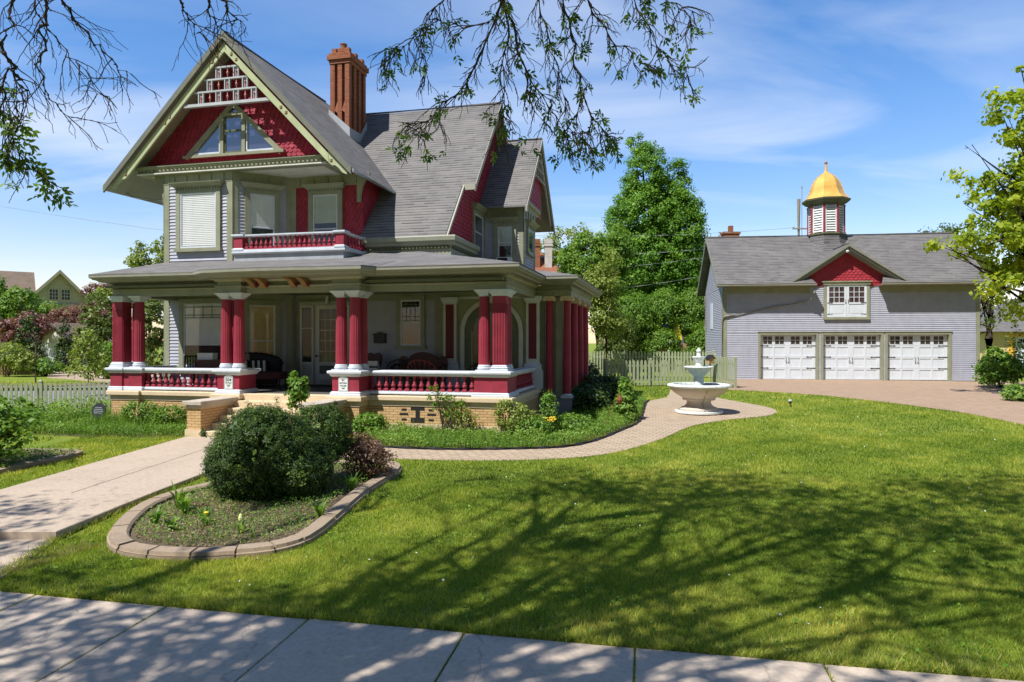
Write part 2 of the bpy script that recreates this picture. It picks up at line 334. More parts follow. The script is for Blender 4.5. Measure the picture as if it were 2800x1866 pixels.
def branchy(mb,p,d,length,r,depth,rng,tips,spread=.7,grav=-.02,nchild=3,seg=5,wob=.18,shrink=.62,minr=.004,n=5):
    p=Vector(p); d=Vector(d).normalized(); path=[p.copy()]; rad=[r]
    for i in range(seg):
        d=(d+Vector((rng.gauss(0,wob),rng.gauss(0,wob),rng.gauss(0,wob)+grav))).normalized()
        p=p+d*(length/seg); path.append(p.copy()); rad.append(max(minr,r*(1-.55*(i+1)/seg)))
        if depth<=0: tips.append((p.copy(),d.copy()))
    mb.tube(path,rad,n if r>.02 else 4 if r>.008 else 3,cap=False)
    if depth>0:
        for i in range(nchild):
            k=min(seg,max(1,int(seg*(.3+.7*(i+rng.random())/nchild)+.5)))
            ax=Vector((rng.gauss(0,1),rng.gauss(0,1),rng.gauss(0,1))).cross(d).normalized()
            dd=(d+ax*spread*rng.uniform(.5,1.3)).normalized()
            branchy(mb,path[k],dd,length*shrink*rng.uniform(.7,1.25),rad[k]*.66,depth-1,rng,tips,spread,grav,nchild,max(3,seg-1),wob,shrink,minr,n)
    else: tips.append((p.copy(),d.copy()))
GP=[(-60,-.05),(5.6,-.05),(9,.05),(16.5,.16),(20,.3),(33,.68),(60,.8),(400,.8),(900,.8)]
def gz(x,y):
    if y<=GP[0][0]: return GP[0][1]
    for (a,za),(b,zb) in zip(GP,GP[1:]):
        if y<=b: return za+(zb-za)*(y-a)/(b-a)
    return .8
mb=MB()
for (a,za),(b,zb) in zip(GP,GP[1:]): mb.quad((-600,a,za),(600,a,za),(600,b,zb),(-600,b,zb))
struct(mb.build('ground',GRASSG))
def clip(poly,f):      # keep f>=0
    out=[]
    for i in range(len(poly)):
        p,q=poly[i],poly[(i+1)%len(poly)]; a,b=f(p),f(q)
        if a>=0: out.append(p)
        if (a>=0)!=(b>=0): t=a/(a-b); out.append((p[0]+(q[0]-p[0])*t,p[1]+(q[1]-p[1])*t))
    return out
def sheet(name,poly,mat,dz,skirt=.06):
    mb=MB()
    for (a,za),(b,zb) in zip(GP,GP[1:]):
        q=clip(clip(poly,lambda p:p[1]-a),lambda p:b-p[1])
        if len(q)>2: mb.add([(x,y,gz(x,y)+dz) for x,y in q],[tuple(range(len(q)))])
    n=len(poly)
    if skirt:
        for i in range(n):
            p,q=poly[i],poly[(i+1)%n]
            mb.quad((*p,gz(*p)+dz-skirt),(*q,gz(*q)+dz-skirt),(*q,gz(*q)+dz),(*p,gz(*p)+dz))
    o=mb.build(name,mat)
    me=o.data; bm=bmesh.new(); bm.from_mesh(me); bmesh.ops.recalc_face_normals(bm,faces=bm.faces)
    for f in bm.faces:
        if abs(f.normal.z)>.5 and f.normal.z<0: f.normal_flip()
    bmesh.ops.triangulate(bm,faces=[f for f in bm.faces if len(f.verts)>4]); bm.to_mesh(me); bm.free()
    return o
def smooth_poly(pts,n=4,closed=False):   # Catmull-Rom
    P=[Vector(p) for p in pts]; out=[]; m=len(P)
    rng=range(m if closed else m-1)
    for i in rng:
        g=lambda k:P[k%m] if closed else P[min(max(k,0),m-1)]
        a,b,c,d=g(i-1),g(i),g(i+1),g(i+2)
        for j in range(n):
            t=j/n; out.append(tuple(.5*((2*b)+(c-a)*t+(2*a-5*b+4*c-d)*t*t+(3*b-a-3*c+d)*t**3)))
    if not closed: out.append(tuple(P[-1]))
    return out
# sidewalk: separate slabs with open joints
sx=Vector((.9818,-.1900)); sy=Vector((.1900,.9818)); s0=Vector((-3.28,6.50))
mb=MB(); SWP=[]
rr=random.Random(3)
for k in range(-9,9):
    a=s0+sx*(k*1.46+.008); b=s0+sx*((k+1)*1.46-.008); c=b-sy*1.75; d=a-sy*1.75
    dz=.014+rr.uniform(-.004,.004)
    z=[gz(*p)+dz for p in (a,b,c,d)]
    top=[(p.x,p.y,zz) for p,zz in zip((d,c,b,a),(z[3],z[2],z[1],z[0]))]
    mb.slab(top,.12)
o=struct(mb.build('sidewalk',SIDEW,bevel=.008))
SWP=[tuple(s0+sx*-14),tuple(s0+sx*14),tuple(s0+sx*14-sy*1.78),tuple(s0+sx*-14-sy*1.78)]
# street kerb side behind the camera is left as grass verge and road
struct(sheet('street',[(-60,-2),(60,-24),(60,-34),(-60,-12)],ASPH,.006,0))
# front walk: two slabs a step apart
mb=MB()
mb.slab([(-8.15,8.50,.15),(-5.66,8.50,.15),(-5.60,10.6,.16),(-6.85,10.6,.16),(-8.13,10.6,.16)],.25)
mb.slab([(-8.13,10.615,.16),(-6.84,10.615,.16),(-6.62,16.72,.185),(-8.0,16.72,.185),(-8.1,13.1,.17)],.25)
mb.slab([(-6.825,10.615,.16),(-5.60,10.615,.16),(-5.5,12.25,.166),(-4.45,15.95,.184),(-6.605,16.72,.185)],.25)
struct(mb.build('front_walk',CONC,bevel=.01))
mb=MB()
mb.slab([(-7.6,7.28,.012),(-5.35,7.02,.012),(-5.66,8.495,.05),(-7.9,8.495,.05)],.2)
struct(mb.build('lower_walk',CONC,bevel=.008))
WALK=[(-8.16,8.4),(-5.55,8.4),(-5.55,10.6),(-5.45,12.3),(-4.4,15.95),(-4.2,17),(-8.0,17),(-8.15,13)]; WALK2=[(-7.6,7.2),(-5.3,6.9),(-5.62,8.6),(-7.9,8.6)]
# brick path with fountain circle
front=[(-4.9,14.0),(-2.89,13.92),(-.67,13.70),(1.01,13.92),(2.27,14.67),(3.6,16.46),(4.84,18.39),(6.26,19.54),(7.51,20.22),(8.21,21.2),(8.35,22.3),(7.95,23.75),(7.53,25.5),(8.2,28.2)]
back=[(6.47,28.0),(5.72,25.3),(4.79,24.0),(4.25,21.95),(3.57,19.14),(2.86,17.7),(1.52,15.52),(.22,15.0),(-1.68,14.94),(-3.49,15.4),(-4.75,15.6)]
PATHP=smooth_poly(front,3)+smooth_poly(back,3)
struct(sheet('brick_path',PATHP,PAVER,.012))
edge=smooth_poly(back,3)
mb=MB(); mb.tube([(x,y,gz(x,y)+.03) for x,y in edge[6:]],.045,5); struct(mb.build('bed_edging_strip',BLACK))
DRIVEP=[(8.35,28.3),(10.02,27.45),(11.89,25.83),(13.05,23.48),(13.81,21.2),(13.93,18.6),(13.7,14.0),(13.4,6.0),(19,5),(20.5,16),(22.8,21.5),(24.0,26.5),(24.5,31.5),(21.95,32.2),(10.4,33.9)]
struct(sheet('driveway',DRIVEP,DRIVE,.012))
# left: side street, verge and neighbour's drive
SIDEST=[(-60,5),(-30,22),(-21.2,28.2),(-18.5,29.8),(-14.5,31.8),(-11,40),(-15,60),(-9,60),(-5,40),(-13.9,26),(-15.2,22.2),(-19,17.5),(-40,3)]
struct(sheet('side_street',SIDEST,ASPH,.008,0))
mb=MB(); kb=[(-30,22.15),(-25.2,25.3),(-21.2,28.3),(-18.5,29.9),(-16.2,31.0)]
mb.tube([(x,y,gz(x,y)+.05) for x,y in kb],.09,5); struct(mb.build('side_street_kerb',EDGE))
LDRIVE=[(-23.5,34.6),(-21.0,32.9),(-18.6,31.4),(-16.0,31.6),(-13.3,33.5),(-17,42),(-28,50),(-33,48)]
struct(sheet('neighbour_drive',LDRIVE,PAVER,.012))
# front oval bed
BED_OUT=smooth_poly([(-4.91,8.29),(-5.2,8.93),(-5.42,9.98),(-5.2,11.0),(-4.3,12.6),(-3.4,13.35),(-2.69,13.42),(-2.2,13.11),(-2.03,12.43),(-2.27,10.92),(-2.40,8.75),(-2.65,8.08),(-3.17,7.83),(-3.83,7.76),(-4.5,7.92)],3,True)
BC=Vector((-3.7,10.4))
struct(sheet('bed_soil',BED_OUT,SOIL,.05,0))
bed=thing('bed_edging','oval ring of pale concrete edging blocks round the globe evergreen bed','edging',(0,0,0))
n=len(BED_OUT); tot=0; segs=[]
pts=[Vector(p) for p in BED_OUT]
# closely spaced ring, cut into blocks
ring=[]
for i in range(n):
    a,b=pts[i],pts[(i+1)%n]
    for j in range(4): ring.append(a.lerp(b,j/4))
m=len(ring); nb=20; rr=random.Random(5)
for k in range(nb):
    i0=round(k*m/nb); i1=round((k+1)*m/nb); mbk=MB(); sec=[]
    hz=rr.uniform(-.012,.012)
    for i in range(i0,i1+1):
        p=ring[i%m]; q=ring[(i+1)%m]; r=ring[(i-1)%m]; t=(q-r).normalized(); nn=Vector((t.y,-t.x))
        if nn.dot(p-BC)<0: nn=-nn
        e=.012 if i==i0 else -.012 if i==i1 else 0
        p=p+t*e; g=gz(p.x,p.y)
        sec.append([(p.x+nn.x*o,p.y+nn.y*o,g+z+hz) for o,z in ((.0,-.05),(.0,.05),(-.02,.06),(-.03,.10),(-.21,.105),(-.24,.08),(-.24,-.05))])
    L=len(sec[0]); V=[p for s_ in sec for p in s_]; Fc=[]
    for i in range(len(sec)-1):
        for j in range(L): Fc.append((i*L+j,(i+1)*L+j,(i+1)*L+(j+1)%L,i*L+(j+1)%L))
    Fc+= [tuple(reversed(range(L))),tuple(range((len(sec)-1)*L,len(sec)*L))]
    mbk.add(V,Fc); mbk.build('edging_block',EDGE,bed)
# second bed by the left edge
LB=smooth_poly([(-12.5,11.4),(-9.6,12.0),(-9.2,13.0),(-8.95,14.1),(-9.35,14.6),(-11,14.7),(-13,14.5)],3,True)
struct(sheet('left_bed_soil',LB,SOIL,.04,0))
lb=thing('bed_edging','low concrete edging round the shrub bed left of the front walk','edging',(0,0,0))
P=[Vector(p) for p in LB]; P=P+P[:1]
for k in range(0,len(P)-2,3):
    mbk=MB(); seg=P[k:k+4]
    V=[];Fc=[]
    for i,p in enumerate(seg):
        t=((seg[i+1]-p) if i<len(seg)-1 else (p-seg[i-1])).normalized(); nn=Vector((t.y,-t.x)); g=gz(p.x,p.y)
        if nn.dot(p-Vector((-11,13.2)))<0: nn=-nn
        V+=[(p.x+nn.x*o,p.y+nn.y*o,g+z) for o,z in ((0,-.05),(0,.09),(-.2,.09),(-.2,-.05))]
    for i in range(len(seg)-1):
        for j in range(4): Fc.append((i*4+j,(i+1)*4+j,(i+1)*4+(j+1)%4,i*4+(j+1)%4))
    Fc+=[(3,2,1,0),tuple(range(len(V)-4,len(V)))]
    mbk.add(V,Fc); mbk.build('edging_block',EDGE,lb)
# foundation beds
HA=R(13.5); HO=Vector((-.08,17,0)); HU=Vector((math.cos(HA),-math.sin(HA))); HD=Vector((math.sin(HA),math.cos(HA)))
def hw(u,v): return (HO.x+u*HU.x+v*HD.x,HO.y+u*HU.y+v*HD.y)
BEDR=[hw(-3.7,.3),hw(.9,.3),hw(1.0,8.6),(4.2,25.5),(4.75,24.2),(4.2,22),(3.53,19.2),(2.8,17.75),(1.47,15.6),(.2,15.08),(-1.68,15.02),(-3.49,15.45)]
struct(sheet('right_bed_soil',BEDR,SOIL,.008,0))
BEDL=[hw(-12.9,.6),(-12.9,17.4),(-10.4,16.75),(-8.15,16.75),hw(-7.9,.3)]
struct(sheet('left_foundation_bed_soil',BEDL,SOIL,.008,0))
# ---- grass blades
def inpoly(x,y,poly):
    P=np.array(poly); r=np.zeros(len(x),bool); j=len(P)-1
    for i in range(len(P)):
        xi,yi=P[i]; xj,yj=P[j]
        c=((yi>y)!=(yj>y))&(x<(xj-xi)*(y-yi)/(yj-yi+1e-12)+xi); r^=c; j=i
    return r
HOUSEP=[hw(-12,0),hw(0,0),hw(1,3.7),hw(1,12),hw(-12,12)]
AVOID=[SWP,WALK,WALK2,PATHP,DRIVEP,BED_OUT,LB,HOUSEP,SIDEST,LDRIVE]
def gzv(y): return np.interp(y,[a for a,_ in GP],[b for _,b in GP])
def ln(x,y,s,sd):      # cheap smooth value noise
    g=np.random.default_rng(sd).random((64,64)); fx=x*s; fy=y*s; ix=np.floor(fx).astype(int); iy=np.floor(fy).astype(int); tx=fx-ix; ty=fy-iy
    tx=tx*tx*(3-2*tx); ty=ty*ty*(3-2*ty); G=lambda a,b:g[a%64,b%64]
    return (G(ix,iy)*(1-tx)+G(ix+1,iy)*tx)*(1-ty)+(G(ix,iy+1)*(1-tx)+G(ix+1,iy+1)*tx)*ty
def grass(name,bands,label_avoid,mat,extra=None):
    out=[];rn=[]
    for (x0,x1,y0,y1,dens,h,w) in bands:
        k=int((x1-x0)*(y1-y0)*dens); x=NR.uniform(x0,x1,k); y=NR.uniform(y0,y1,k)
        ok=np.abs(x)<.80*y+.6
        for p in label_avoid: ok&=~inpoly(x,y,p)
        x,y=x[ok],y[ok]; k=len(x)
        cl=ln(x,y,1.3,1)*.6+ln(x,y,4,2)*.4; ed=ln(x,y,.35,3)
        hh=h*NR.uniform(.55,1.25,k)*(.7+.6*cl); ww=w*NR.uniform(.7,1.3,k)
        a=NR.uniform(0,2*PI,k); ln_=NR.uniform(.15,.9,k)*hh; b=NR.uniform(0,2*PI,k); z=gzv(y)
        bx=np.cos(b)*ln_; by=np.sin(b)*ln_; cx=np.cos(a)*ww; cy=np.sin(a)*ww
        P=np.stack([np.stack([x-cx,y-cy,z],1),np.stack([x+cx,y+cy,z],1),np.stack([x+bx,y+by,z+hh],1)],1)
        out.append(P.reshape(-1,3)); rn.append(np.clip(.42+(cl-.5)*.85+(ed-.5)*.6+.07*np.sin((x*.55-y*.83)*5.2)+NR.normal(0,.17,k),0,1))
    return npmesh(name,np.concatenate(out),3,mat,None,np.concatenate(rn))
g=grass('lawn_grass',[(-9.5,6.8,5.2,8.6,5200,.042,.0035),(-9.5,10,8.6,12,2600,.045,.005),(-10.5,14,12,17,1300,.05,.007),(-15,16,17,24,480,.055,.010),(2,16,24,31,260,.055,.013),(-26,-11,14,32,160,.07,.014)],AVOID,LEAF_GRASS)
tag(g,'short mown green lawn grass','grass',kind='stuff')
k=900; x=NR.uniform(-8,16,k); y=NR.uniform(5.5,30,k); ok=(np.abs(x)<.78*y)&(ln(x,y,.8,9)>.45)
for p in AVOID: ok&=~inpoly(x,y,p)
x,y=x[ok],y[ok]; c=np.stack([x,y,gzv(y)+.045],1); nrm=unit(NR.normal(size=(len(x),3))*.4+np.array([0,-.3,1]))
o=npmesh('clover_flowers',leafco(c,np.full(len(x),.026),nrm,.9),4,paint('clover_white',(.6,.6,.55),.8)); tag(o,'tiny white clover heads and petals scattered over the lawn','flowers',kind='stuff')
k=2600; x=NR.uniform(-6,8,k); y=NR.uniform(5.2,11,k); ok=(ln(x,y,.9,19)>.55)&(np.abs(x)<.78*y)
for p in AVOID: ok&=~inpoly(x,y,p)
x,y=x[ok],y[ok]; c=np.stack([x,y,gzv(y)+.03+.03*NR.random(len(x))],1); nrm=unit(NR.normal(size=(len(x),3))*.5+np.array([0,-.2,1]))
o=npmesh('clover_leaves',leafco(c,np.full(len(x),.035),nrm,.9),4,LEAF_MAPLE,None,NR.random(len(x))); tag(o,'broad leaved clover and plantain patches in the lawn','weeds',kind='stuff')
# ragged longer tufts along the pavement and walk edges
def edge_tufts(name,lines,n,h,wid,mat,label):
    X=[];Y=[]
    for a,b,k in lines:
        t=NR.random(k); o=NR.normal(0,wid,k); d=np.array(b)-np.array(a); l=np.linalg.norm(d); nn=np.array([-d[1],d[0]])/l
        X.append(a[0]+d[0]*t+nn[0]*np.abs(o)); Y.append(a[1]+d[1]*t+nn[1]*np.abs(o))
    x=np.concatenate(X); y=np.concatenate(Y); k=len(x); hh=h*NR.uniform(.5,1.3,k); a=NR.uniform(0,2*PI,k); b=NR.uniform(0,2*PI,k); z=gzv(y)
    l=hh*NR.uniform(.3,1.1,k); w=.004*NR.uniform(.7,1.4,k)
    P=np.stack([np.stack([x-np.cos(a)*w,y-np.sin(a)*w,z],1),np.stack([x+np.cos(a)*w,y+np.sin(a)*w,z],1),np.stack([x+np.cos(b)*l,y+np.sin(b)*l,z+hh],1)],1)
    o=npmesh(name,P.reshape(-1,3),3,mat,None,NR.random(k)); tag(o,label,'grass',kind='stuff'); return o
e0=tuple(s0+sx*-2.2); e1=tuple(s0+sx*7.5)
edge_tufts('verge_grass',[(e0,e1,9000),((-5.35,7.0),(-5.62,8.5),900),((-5.62,8.5),(-5.5,12.2),1500)],0,.07,.06,LEAF_GRASS,'ragged longer grass along the pavement and walk edges')
jl=[(tuple(s0+sx*(k*1.46)),tuple(s0+sx*(k*1.46)-sy*1.6),260) for k in range(-3,6)]
edge_tufts('joint_grass',jl,0,.03,.006,LEAF_GRASS,'short grass growing in the pavement joints')
edge_tufts('dry_thatch',[(e0,e1,3000),((-5.4,7.2),(-4.95,8.3),1500),((-4.9,8.0),(-2.7,7.7),900)],0,.045,.22,STRAW,'pale dry grass thatch by the pavement and bed edging')
HOUSE=thing('victorian_house','three storey grey, sage and crimson Victorian house with wide columned porch and steep front gable','house',tuple(HO),-HA)
H=HOUSE
def T2(u,v,deg=0): return Matrix.Translation((u,v,0))@Matrix.Rotation(R(deg),4,'Z')
def window(par,org,deg,x0,x1,z0,z1,cas=.13,hood=True,blind=0,bmat=None,leaded=0,meet=.5,casm=None,sill=True,frame=None,slat=True,glass=None,name='window',curt=False):
    """window on a wall plane; org=(u,v) wall origin, deg=rotation, x along the wall"""
    T=T2(*org,deg)@Matrix.Translation((0,-.02,0))
    casm=casm or OLIVE; w=x1-x0
    mb=MB(); mb.T=T
    mb.box(x0-cas,x0,-.075,.01,z0-.02,z1+.02); mb.box(x1,x1+cas,-.075,.01,z0-.02,z1+.02)
    mb.box(x0-cas-.002,x1+cas+.002,-.078,.01,z1+.001,z1+cas)
    if sill: mb.box(x0-cas-.04,x1+cas+.04,-.12,.01,z0-cas*.75,z0-.001)
    o=mb.build(name,casm,par)
    s=MB(); s.T=T; f=.05
    s.box(x0+.001,x0+f,-.055,0,z0,z1); s.box(x1-f,x1-.001,-.055,0,z0,z1); s.box(x0+f,x1-f,-.055,0,z1-f,z1-.001); s.box(x0+f,x1-f,-.055,0,z0+.001,z0+f*1.3)
    if meet: zz=z0+(z1-z0)*meet; s.box(x0+f,x1-f,-.052,-.004,zz-.02,zz+.02)
    s.build('sash',frame or WHITE,o)
    p=MB(); p.T=T; p.m=0; p.quad((x0+.02,-.036,z0+.02),(x1-.02,-.036,z0+.02),(x1-.02,-.036,z1-.02),(x0+.02,-.036,z1-.02))
    p.m=1; p.quad((x0+.02,-.019,z0+.02),(x1-.02,-.019,z0+.02),(x1-.02,-.019,z1-.02),(x0+.02,-.019,z1-.02))
    if curt:
        p.m=2
        for k in range(14):
            xa=x0+.03+(w-.06)*k/14
            if abs(k-6.5)>3: p.box(xa,xa+(w-.06)/18,-.03,-.022,z0+.05,z1-.05)
    p.build('pane',[glass or GLASS,DARK,CURT],o)
    if leaded:
        l=MB(); l.T=T; zl=z1-f-(z1-z0)*leaded
        for k in range(1,4): xx=x0+f+(w-2*f)*k/4; l.box(xx-.008,xx+.008,-.046,-.037,zl,z1-f)
        for k in (0,.22,.85): zz=zl+(z1-f-zl)*k; l.box(x0+f,x1-f,-.045,-.038,zz-.012,zz+.012)
        l.build('leaded_light',DARKG,o)
    if blind:
        b=MB(); b.T=T; zb=z1-f-(z1-z0-2*f)*blind; z=z1-f
        if slat:
            while z>zb: b.quad((x0+.05,-.033,z-.058),(x1-.05,-.033,z-.058),(x1-.05,-.021,z),(x0+.05,-.021,z)); b.quad((x0+.05,-.021,z-.058),(x1-.05,-.021,z-.058),(x1-.05,-.033,z-.058),(x0+.05,-.033,z-.058)); z-=.058
        else: b.box(x0+.05,x1-.05,-.03,-.022,zb,z1-f)
        b.build('blind',bmat or BLIND,o)
    if hood:
        h=MB(); h.T=T; a=x0-cas-.02; c=x1+cas+.02; z=z1+cas
        h.add([(a,-.08,z),(c,-.08,z),(c+.12,-.24,z+.13),(a-.12,-.24,z+.13),(a,.01,z),(c,.01,z),(c+.12,.01,z+.20),(a-.12,.01,z+.20),(a-.12,-.25,z+.16),(c+.12,-.25,z+.16)],
              [(0,1,2,3),(3,2,9,8),(8,9,6,7),(1,5,6,9,2),(4,0,3,8,7),(5,4,7,6)])
        n=int((c-a)/.11)
        for k in range(n): xx=a+.03+(c-a-.06)*(k+.5)/n; h.box(xx-.025,xx+.025,-.125,-.079,z-.045,z+.02)
        h.build('window_hood',casm,o)
    return o
# ---------------- foundation
mb=MB(); mb.box(-11.75,0,.03,3.8,.40,.87); mb.box(-11.76,-10.85,-.06,.05,.40,.87); mb.box(-.95,.03,-.05,.9,.40,.87)
for a,b in ((-8.0,-7.29),(-4.6,-3.8)): mb.box(a,b,-.5,.05,.40,.87)
mb.build('brick_foundation',BRICK,H)
mb=MB(); mb.box(-11.78,.03,-.0,3.8,-.3,.40); mb.box(-11.79,-10.82,-.09,.0,-.3,.40); mb.box(-.98,.06,-.08,.93,-.3,.40)
for a,b in ((-8.03,-7.26),(-4.63,-3.77)): mb.box(a,b,-.53,.0,-.3,.40)
mb.build('stone_base',STONE,H)
pl=[(-11.75,2.3),(-11.76,-.06),(-10.85,-.06),(-10.85,.03),(-8.0,.03),(-8.0,-.5),(-7.29,-.5),(-7.29,-.05)]
pr=[(-4.6,-.05),(-4.6,-.5),(-3.8,-.5),(-3.8,.03),(-.95,.03),(-.95,-.05),(.03,-.05),(.03,.9),(.0,.92),(.0,3.72)]
mb=MB(); prof=[(-.1,.85),(.02,.85),(.02,.975),(.065,.985),(.10,1.0),(.10,1.09),(.085,1.115),(-.3,1.118)]
mb.sweep(pl,prof); mb.sweep(pr,prof); mb.build('stone_cap_course',STONE,H)
mb=MB(); mb.box(-11.7,-.02,.02,3.8,1.05,1.112); mb.box(-7.30,-4.58,-.38,.03,.98,1.112); mb.build('porch_floor',paint('porch_floor_grey',(.11,.105,.098),.5,.15),H)
# foundation vents: dark blocks on solid brick, the openings' shade put in as colour
def vent(cx,par=H):
    v=MB()
    for a,b,c,d in ((-.19,.19,.74,.86),(-.06,.06,.55,.74),(-.19,.19,.42,.55)): v.box(cx+a,cx+b,.026,.06,c,d)
    for s_ in (-1,1):
        for x0,x1,z in ((.30,.44,.755),(.26,.50,.64),(.30,.44,.50)): v.box(min(cx+s_*x0,cx+s_*x1),max(cx+s_*x0,cx+s_*x1),.026,.06,z-.03,z+.03)
    v.build('foundation_vent',DARK,par)
vent(-2.42); vent(-8.65)
# steps
mb=MB()
for k in range(1,7):
    z=1.118-.163*k; mb.box(-7.30,-4.58,-.38-.30*k,-.38-.30*(k-1)+.0,-.2,z)
mb.box(-7.30,-4.58,-.42,-.1,.9,1.118)
mb.build('front_steps',STONE,H,bevel=.012)
for a,b in ((-7.69,-7.30),(-4.58,-4.17)):
    c=MB(); c.box(a,b,-1.98,-.5,.35,.87); o=c.build('stair_cheek_wall',BRICK,H)
    d=MB(); d.box(a-.03,b+.03,-2.02,-.5,.16,.35); d.frus((a+b)/2,-1.28,-.05,.16,(b-a)/2+.10,.85,(b-a)/2+.04,.78); d.build('stone_plinth',STONE,o)
    d=MB(); d.box(a-.02,b+.02,-2.0,-.5,.87,.95); d.box(a-.08,b+.08,-2.07,-.45,.951,1.05); d.build('capstone',STONEW,o,bevel=.012)
# ---------------- porch pedestals, rails, balusters
def molded(mb,x0,x1,y0,y1,prof): mb.sweep([(x0,y0),(x1,y0),(x1,y1),(x0,y1)],prof,closed=True)
BASEP=[(0,1.118),(.055,1.118),(.055,1.165),(.035,1.18),(.045,1.20),(.02,1.225),(0,1.23)]
CAPP=[(0,1.61),(.02,1.615),(.05,1.65),(.06,1.685),(.10,1.70),(.105,1.745),(.09,1.765),(0,1.775)]
def pedestal(x0,x1,y0,y1):
    m=MB(); m.box(x0,x1,y0,y1,1.13,1.70); o=m.build('porch_pedestal',RED,H)
    m=MB(); molded(m,x0,x1,y0,y1,BASEP); m.build('base_moulding',WHITE,o)
    m=MB(); molded(m,x0,x1,y0,y1,CAPP); m.box(x0-.02,x1+.02,y0-.02,y1+.02,1.70,1.774); m.build('cap_moulding',WHITE,o)
    return o
pedestal(-11.83,-11.43,-.03,.95); pedestal(-11.429,-10.80,.01,.36)
PED1=pedestal(-7.98,-7.31,-.44,.30); PED2=pedestal(-4.58,-3.83,-.44,.30)
pedestal(-.90,-.452,.0,.36); pedestal(-.45,-.03,-.02,.94)
BALM=MB(); BALM.frus(0,0,0,.05,.062,.062,.062,.062); BALM.frus(0,0,.05,.075,.062,.062,.03,.03)
BALM.lathe([(.03,.07),(.034,.085),(.06,.115),(.066,.145),(.056,.175),(.04,.19),(.048,.20),(.04,.21),(.032,.27),(.026,.33),(.03,.345),(.05,.37),(.055,.385),(.055,.40)],12)
BAL=None
def balusters(par,pts,z=1.225,scale=1,mat=RED):
    global BAL
    for x,y in pts:
        if BAL is None: BAL=BALM.build('baluster',RED,par,(x,y,z),smooth=True); o=BAL
        else: o=copyp(BAL,par,(x,y,z))
        o.scale=(scale,scale,scale)
RAILT=[(-.09,1.62),(.09,1.62),(.11,1.65),(.12,1.68),(.15,1.69),(.155,1.73),(.13,1.755),(-.13,1.765),(-.13,1.69),(-.09,1.67),(-.09,1.62)]
RAILB=[(-.08,1.15),(.10,1.15),(.10,1.19),(.08,1.20),(.08,1.225),(-.08,1.23),(-.08,1.15)]
def rail(path,n,inset=.10):
    m=MB(); m.sweep(path,RAILT); o=m.build('porch_balustrade',WHITE,H)
    m=MB(); m.sweep(path,RAILB); m.build('bottom_rail',WHITE,o)
    a,b=Vector(path[0]),Vector(path[-1]); L=(b-a).length
    balusters(o,[tuple(a.lerp(b,(inset+(L-2*inset)*k/(n-1))/L)) for k in range(n)])
rail([(-10.80,.16),(-7.98,.16)],14); rail([(-3.83,.16),(-.90,.16)],15); rail([(-.16,.94),(-.16,3.72)],13); rail([(-11.64,2.3),(-11.64,.95)],6)
# address plaques on the two stair pedestals
def textmesh(s,size,loc,mat,par,name='plaque_lettering',rx=90,ext=.002):
    cu=bpy.data.curves.new('t','FONT'); cu.body=s; cu.size=size; cu.align_x='CENTER'; cu.align_y='CENTER'; cu.extrude=ext; cu.resolution_u=2; cu.offset=size*.018
    tmp=bpy.data.objects.new('t',cu); COL.objects.link(tmp); dg=bpy.context.evaluated_depsgraph_get(); me=bpy.data.meshes.new_from_object(tmp.evaluated_get(dg)); bpy.data.objects.remove(tmp)
    me.materials.clear(); me.materials.append(mat); o=link(name,me,par,loc,(R(rx),0,0)); return o
def plaque(cx,lines,label):
    t=thing('house_plaque',label,'plaque',(0,0,0)); t.parent=None
    t.location=(*hw(cx,-.445),1.23); t.rotation_euler=(0,0,-HA)
    m=MB(); arc=[(.135,.0),(.135,.32),(.13,.335)]+[(.125*math.cos(a),.335+.055*math.sin(a)) for a in [PI*k/8 for k in range(1,8)]]+[(-.13,.335),(-.135,.32),(-.135,.0)]
    m.prism([(x,z) for x,z in arc],-.022,'y',0); m.build('plaque_plate',PLAQ,t)
    m=MB(); m.box(-.118,.118,-.028,-.0225,.33,.335); m.box(-.125,-.118,-.028,-.0225,.02,.335); m.box(.118,.125,-.028,-.0225,.02,.335); m.box(-.118,.118,-.028,-.0225,.02,.026); m.build('plaque_border',GREYM,t)
    for s_,sz,z in lines: textmesh(s_,sz,(0,-.0245,z),INK,t)
plaque(-7.62,[('504',.125,.258),('HISTORIC',.043,.175),('HOUSE',.036,.118),('1897',.032,.078)],'small pale plaque numbered 504 on the pedestal left of the steps')
plaque(-4.26,[('221',.062,.293),('HISTORIC',.047,.218),('HOUSE',.052,.148),('1897',.048,.082)],'small pale arched plaque with lettering on the pedestal right of the steps')
# ---------------- columns
def fl_profile():
    P=[]
    for k in range(13):
        t=k/12; P.append((.150-.024*t**1.6,1.925+1.735*t))
    return P
sh=MB(); sh.lathe(fl_profile(),40,flute=.075)
bs=MB(); bs.lathe([(.185,1.775),(.185,1.80),(.165,1.803),(.178,1.82),(.185,1.845),(.175,1.868),(.158,1.875),(.165,1.89),(.163,1.905),(.152,1.915),(.150,1.93)],24); bs.box(-.19,.19,-.19,.19,1.773,1.80)
cp=MB(); cp.lathe([(.127,3.655),(.14,3.665),(.14,3.68),(.128,3.685)],24); cp.frus(0,0,3.68,3.73,.13,.13,.145,.145); cp.frus(0,0,3.731,3.775,.16,.16,.19,.19); cp.frus(0,0,3.776,3.82,.205,.205,.225,.225)
COLUMN=None
for x,y in ((-7.82,-.27),(-7.43,-.27),(-7.82,.13),(-4.41,-.27),(-4.02,-.27),(-4.02,.13),(-11.02,.18),(-11.63,.76),(-.68,.18),(-.25,.75)):
    if COLUMN is None:
        COLUMN=sh.build('porch_column',RED,H,(x,y,0)); bs.build('column_base',WHITE,COLUMN,smooth=True); cp.build('capital',WHITE,COLUMN)
    else:
        c=copyp(COLUMN,H,(x,y,0))
        for g in list(COLUMN.children): d=g.copy(); COL.objects.link(d); d.parent=c
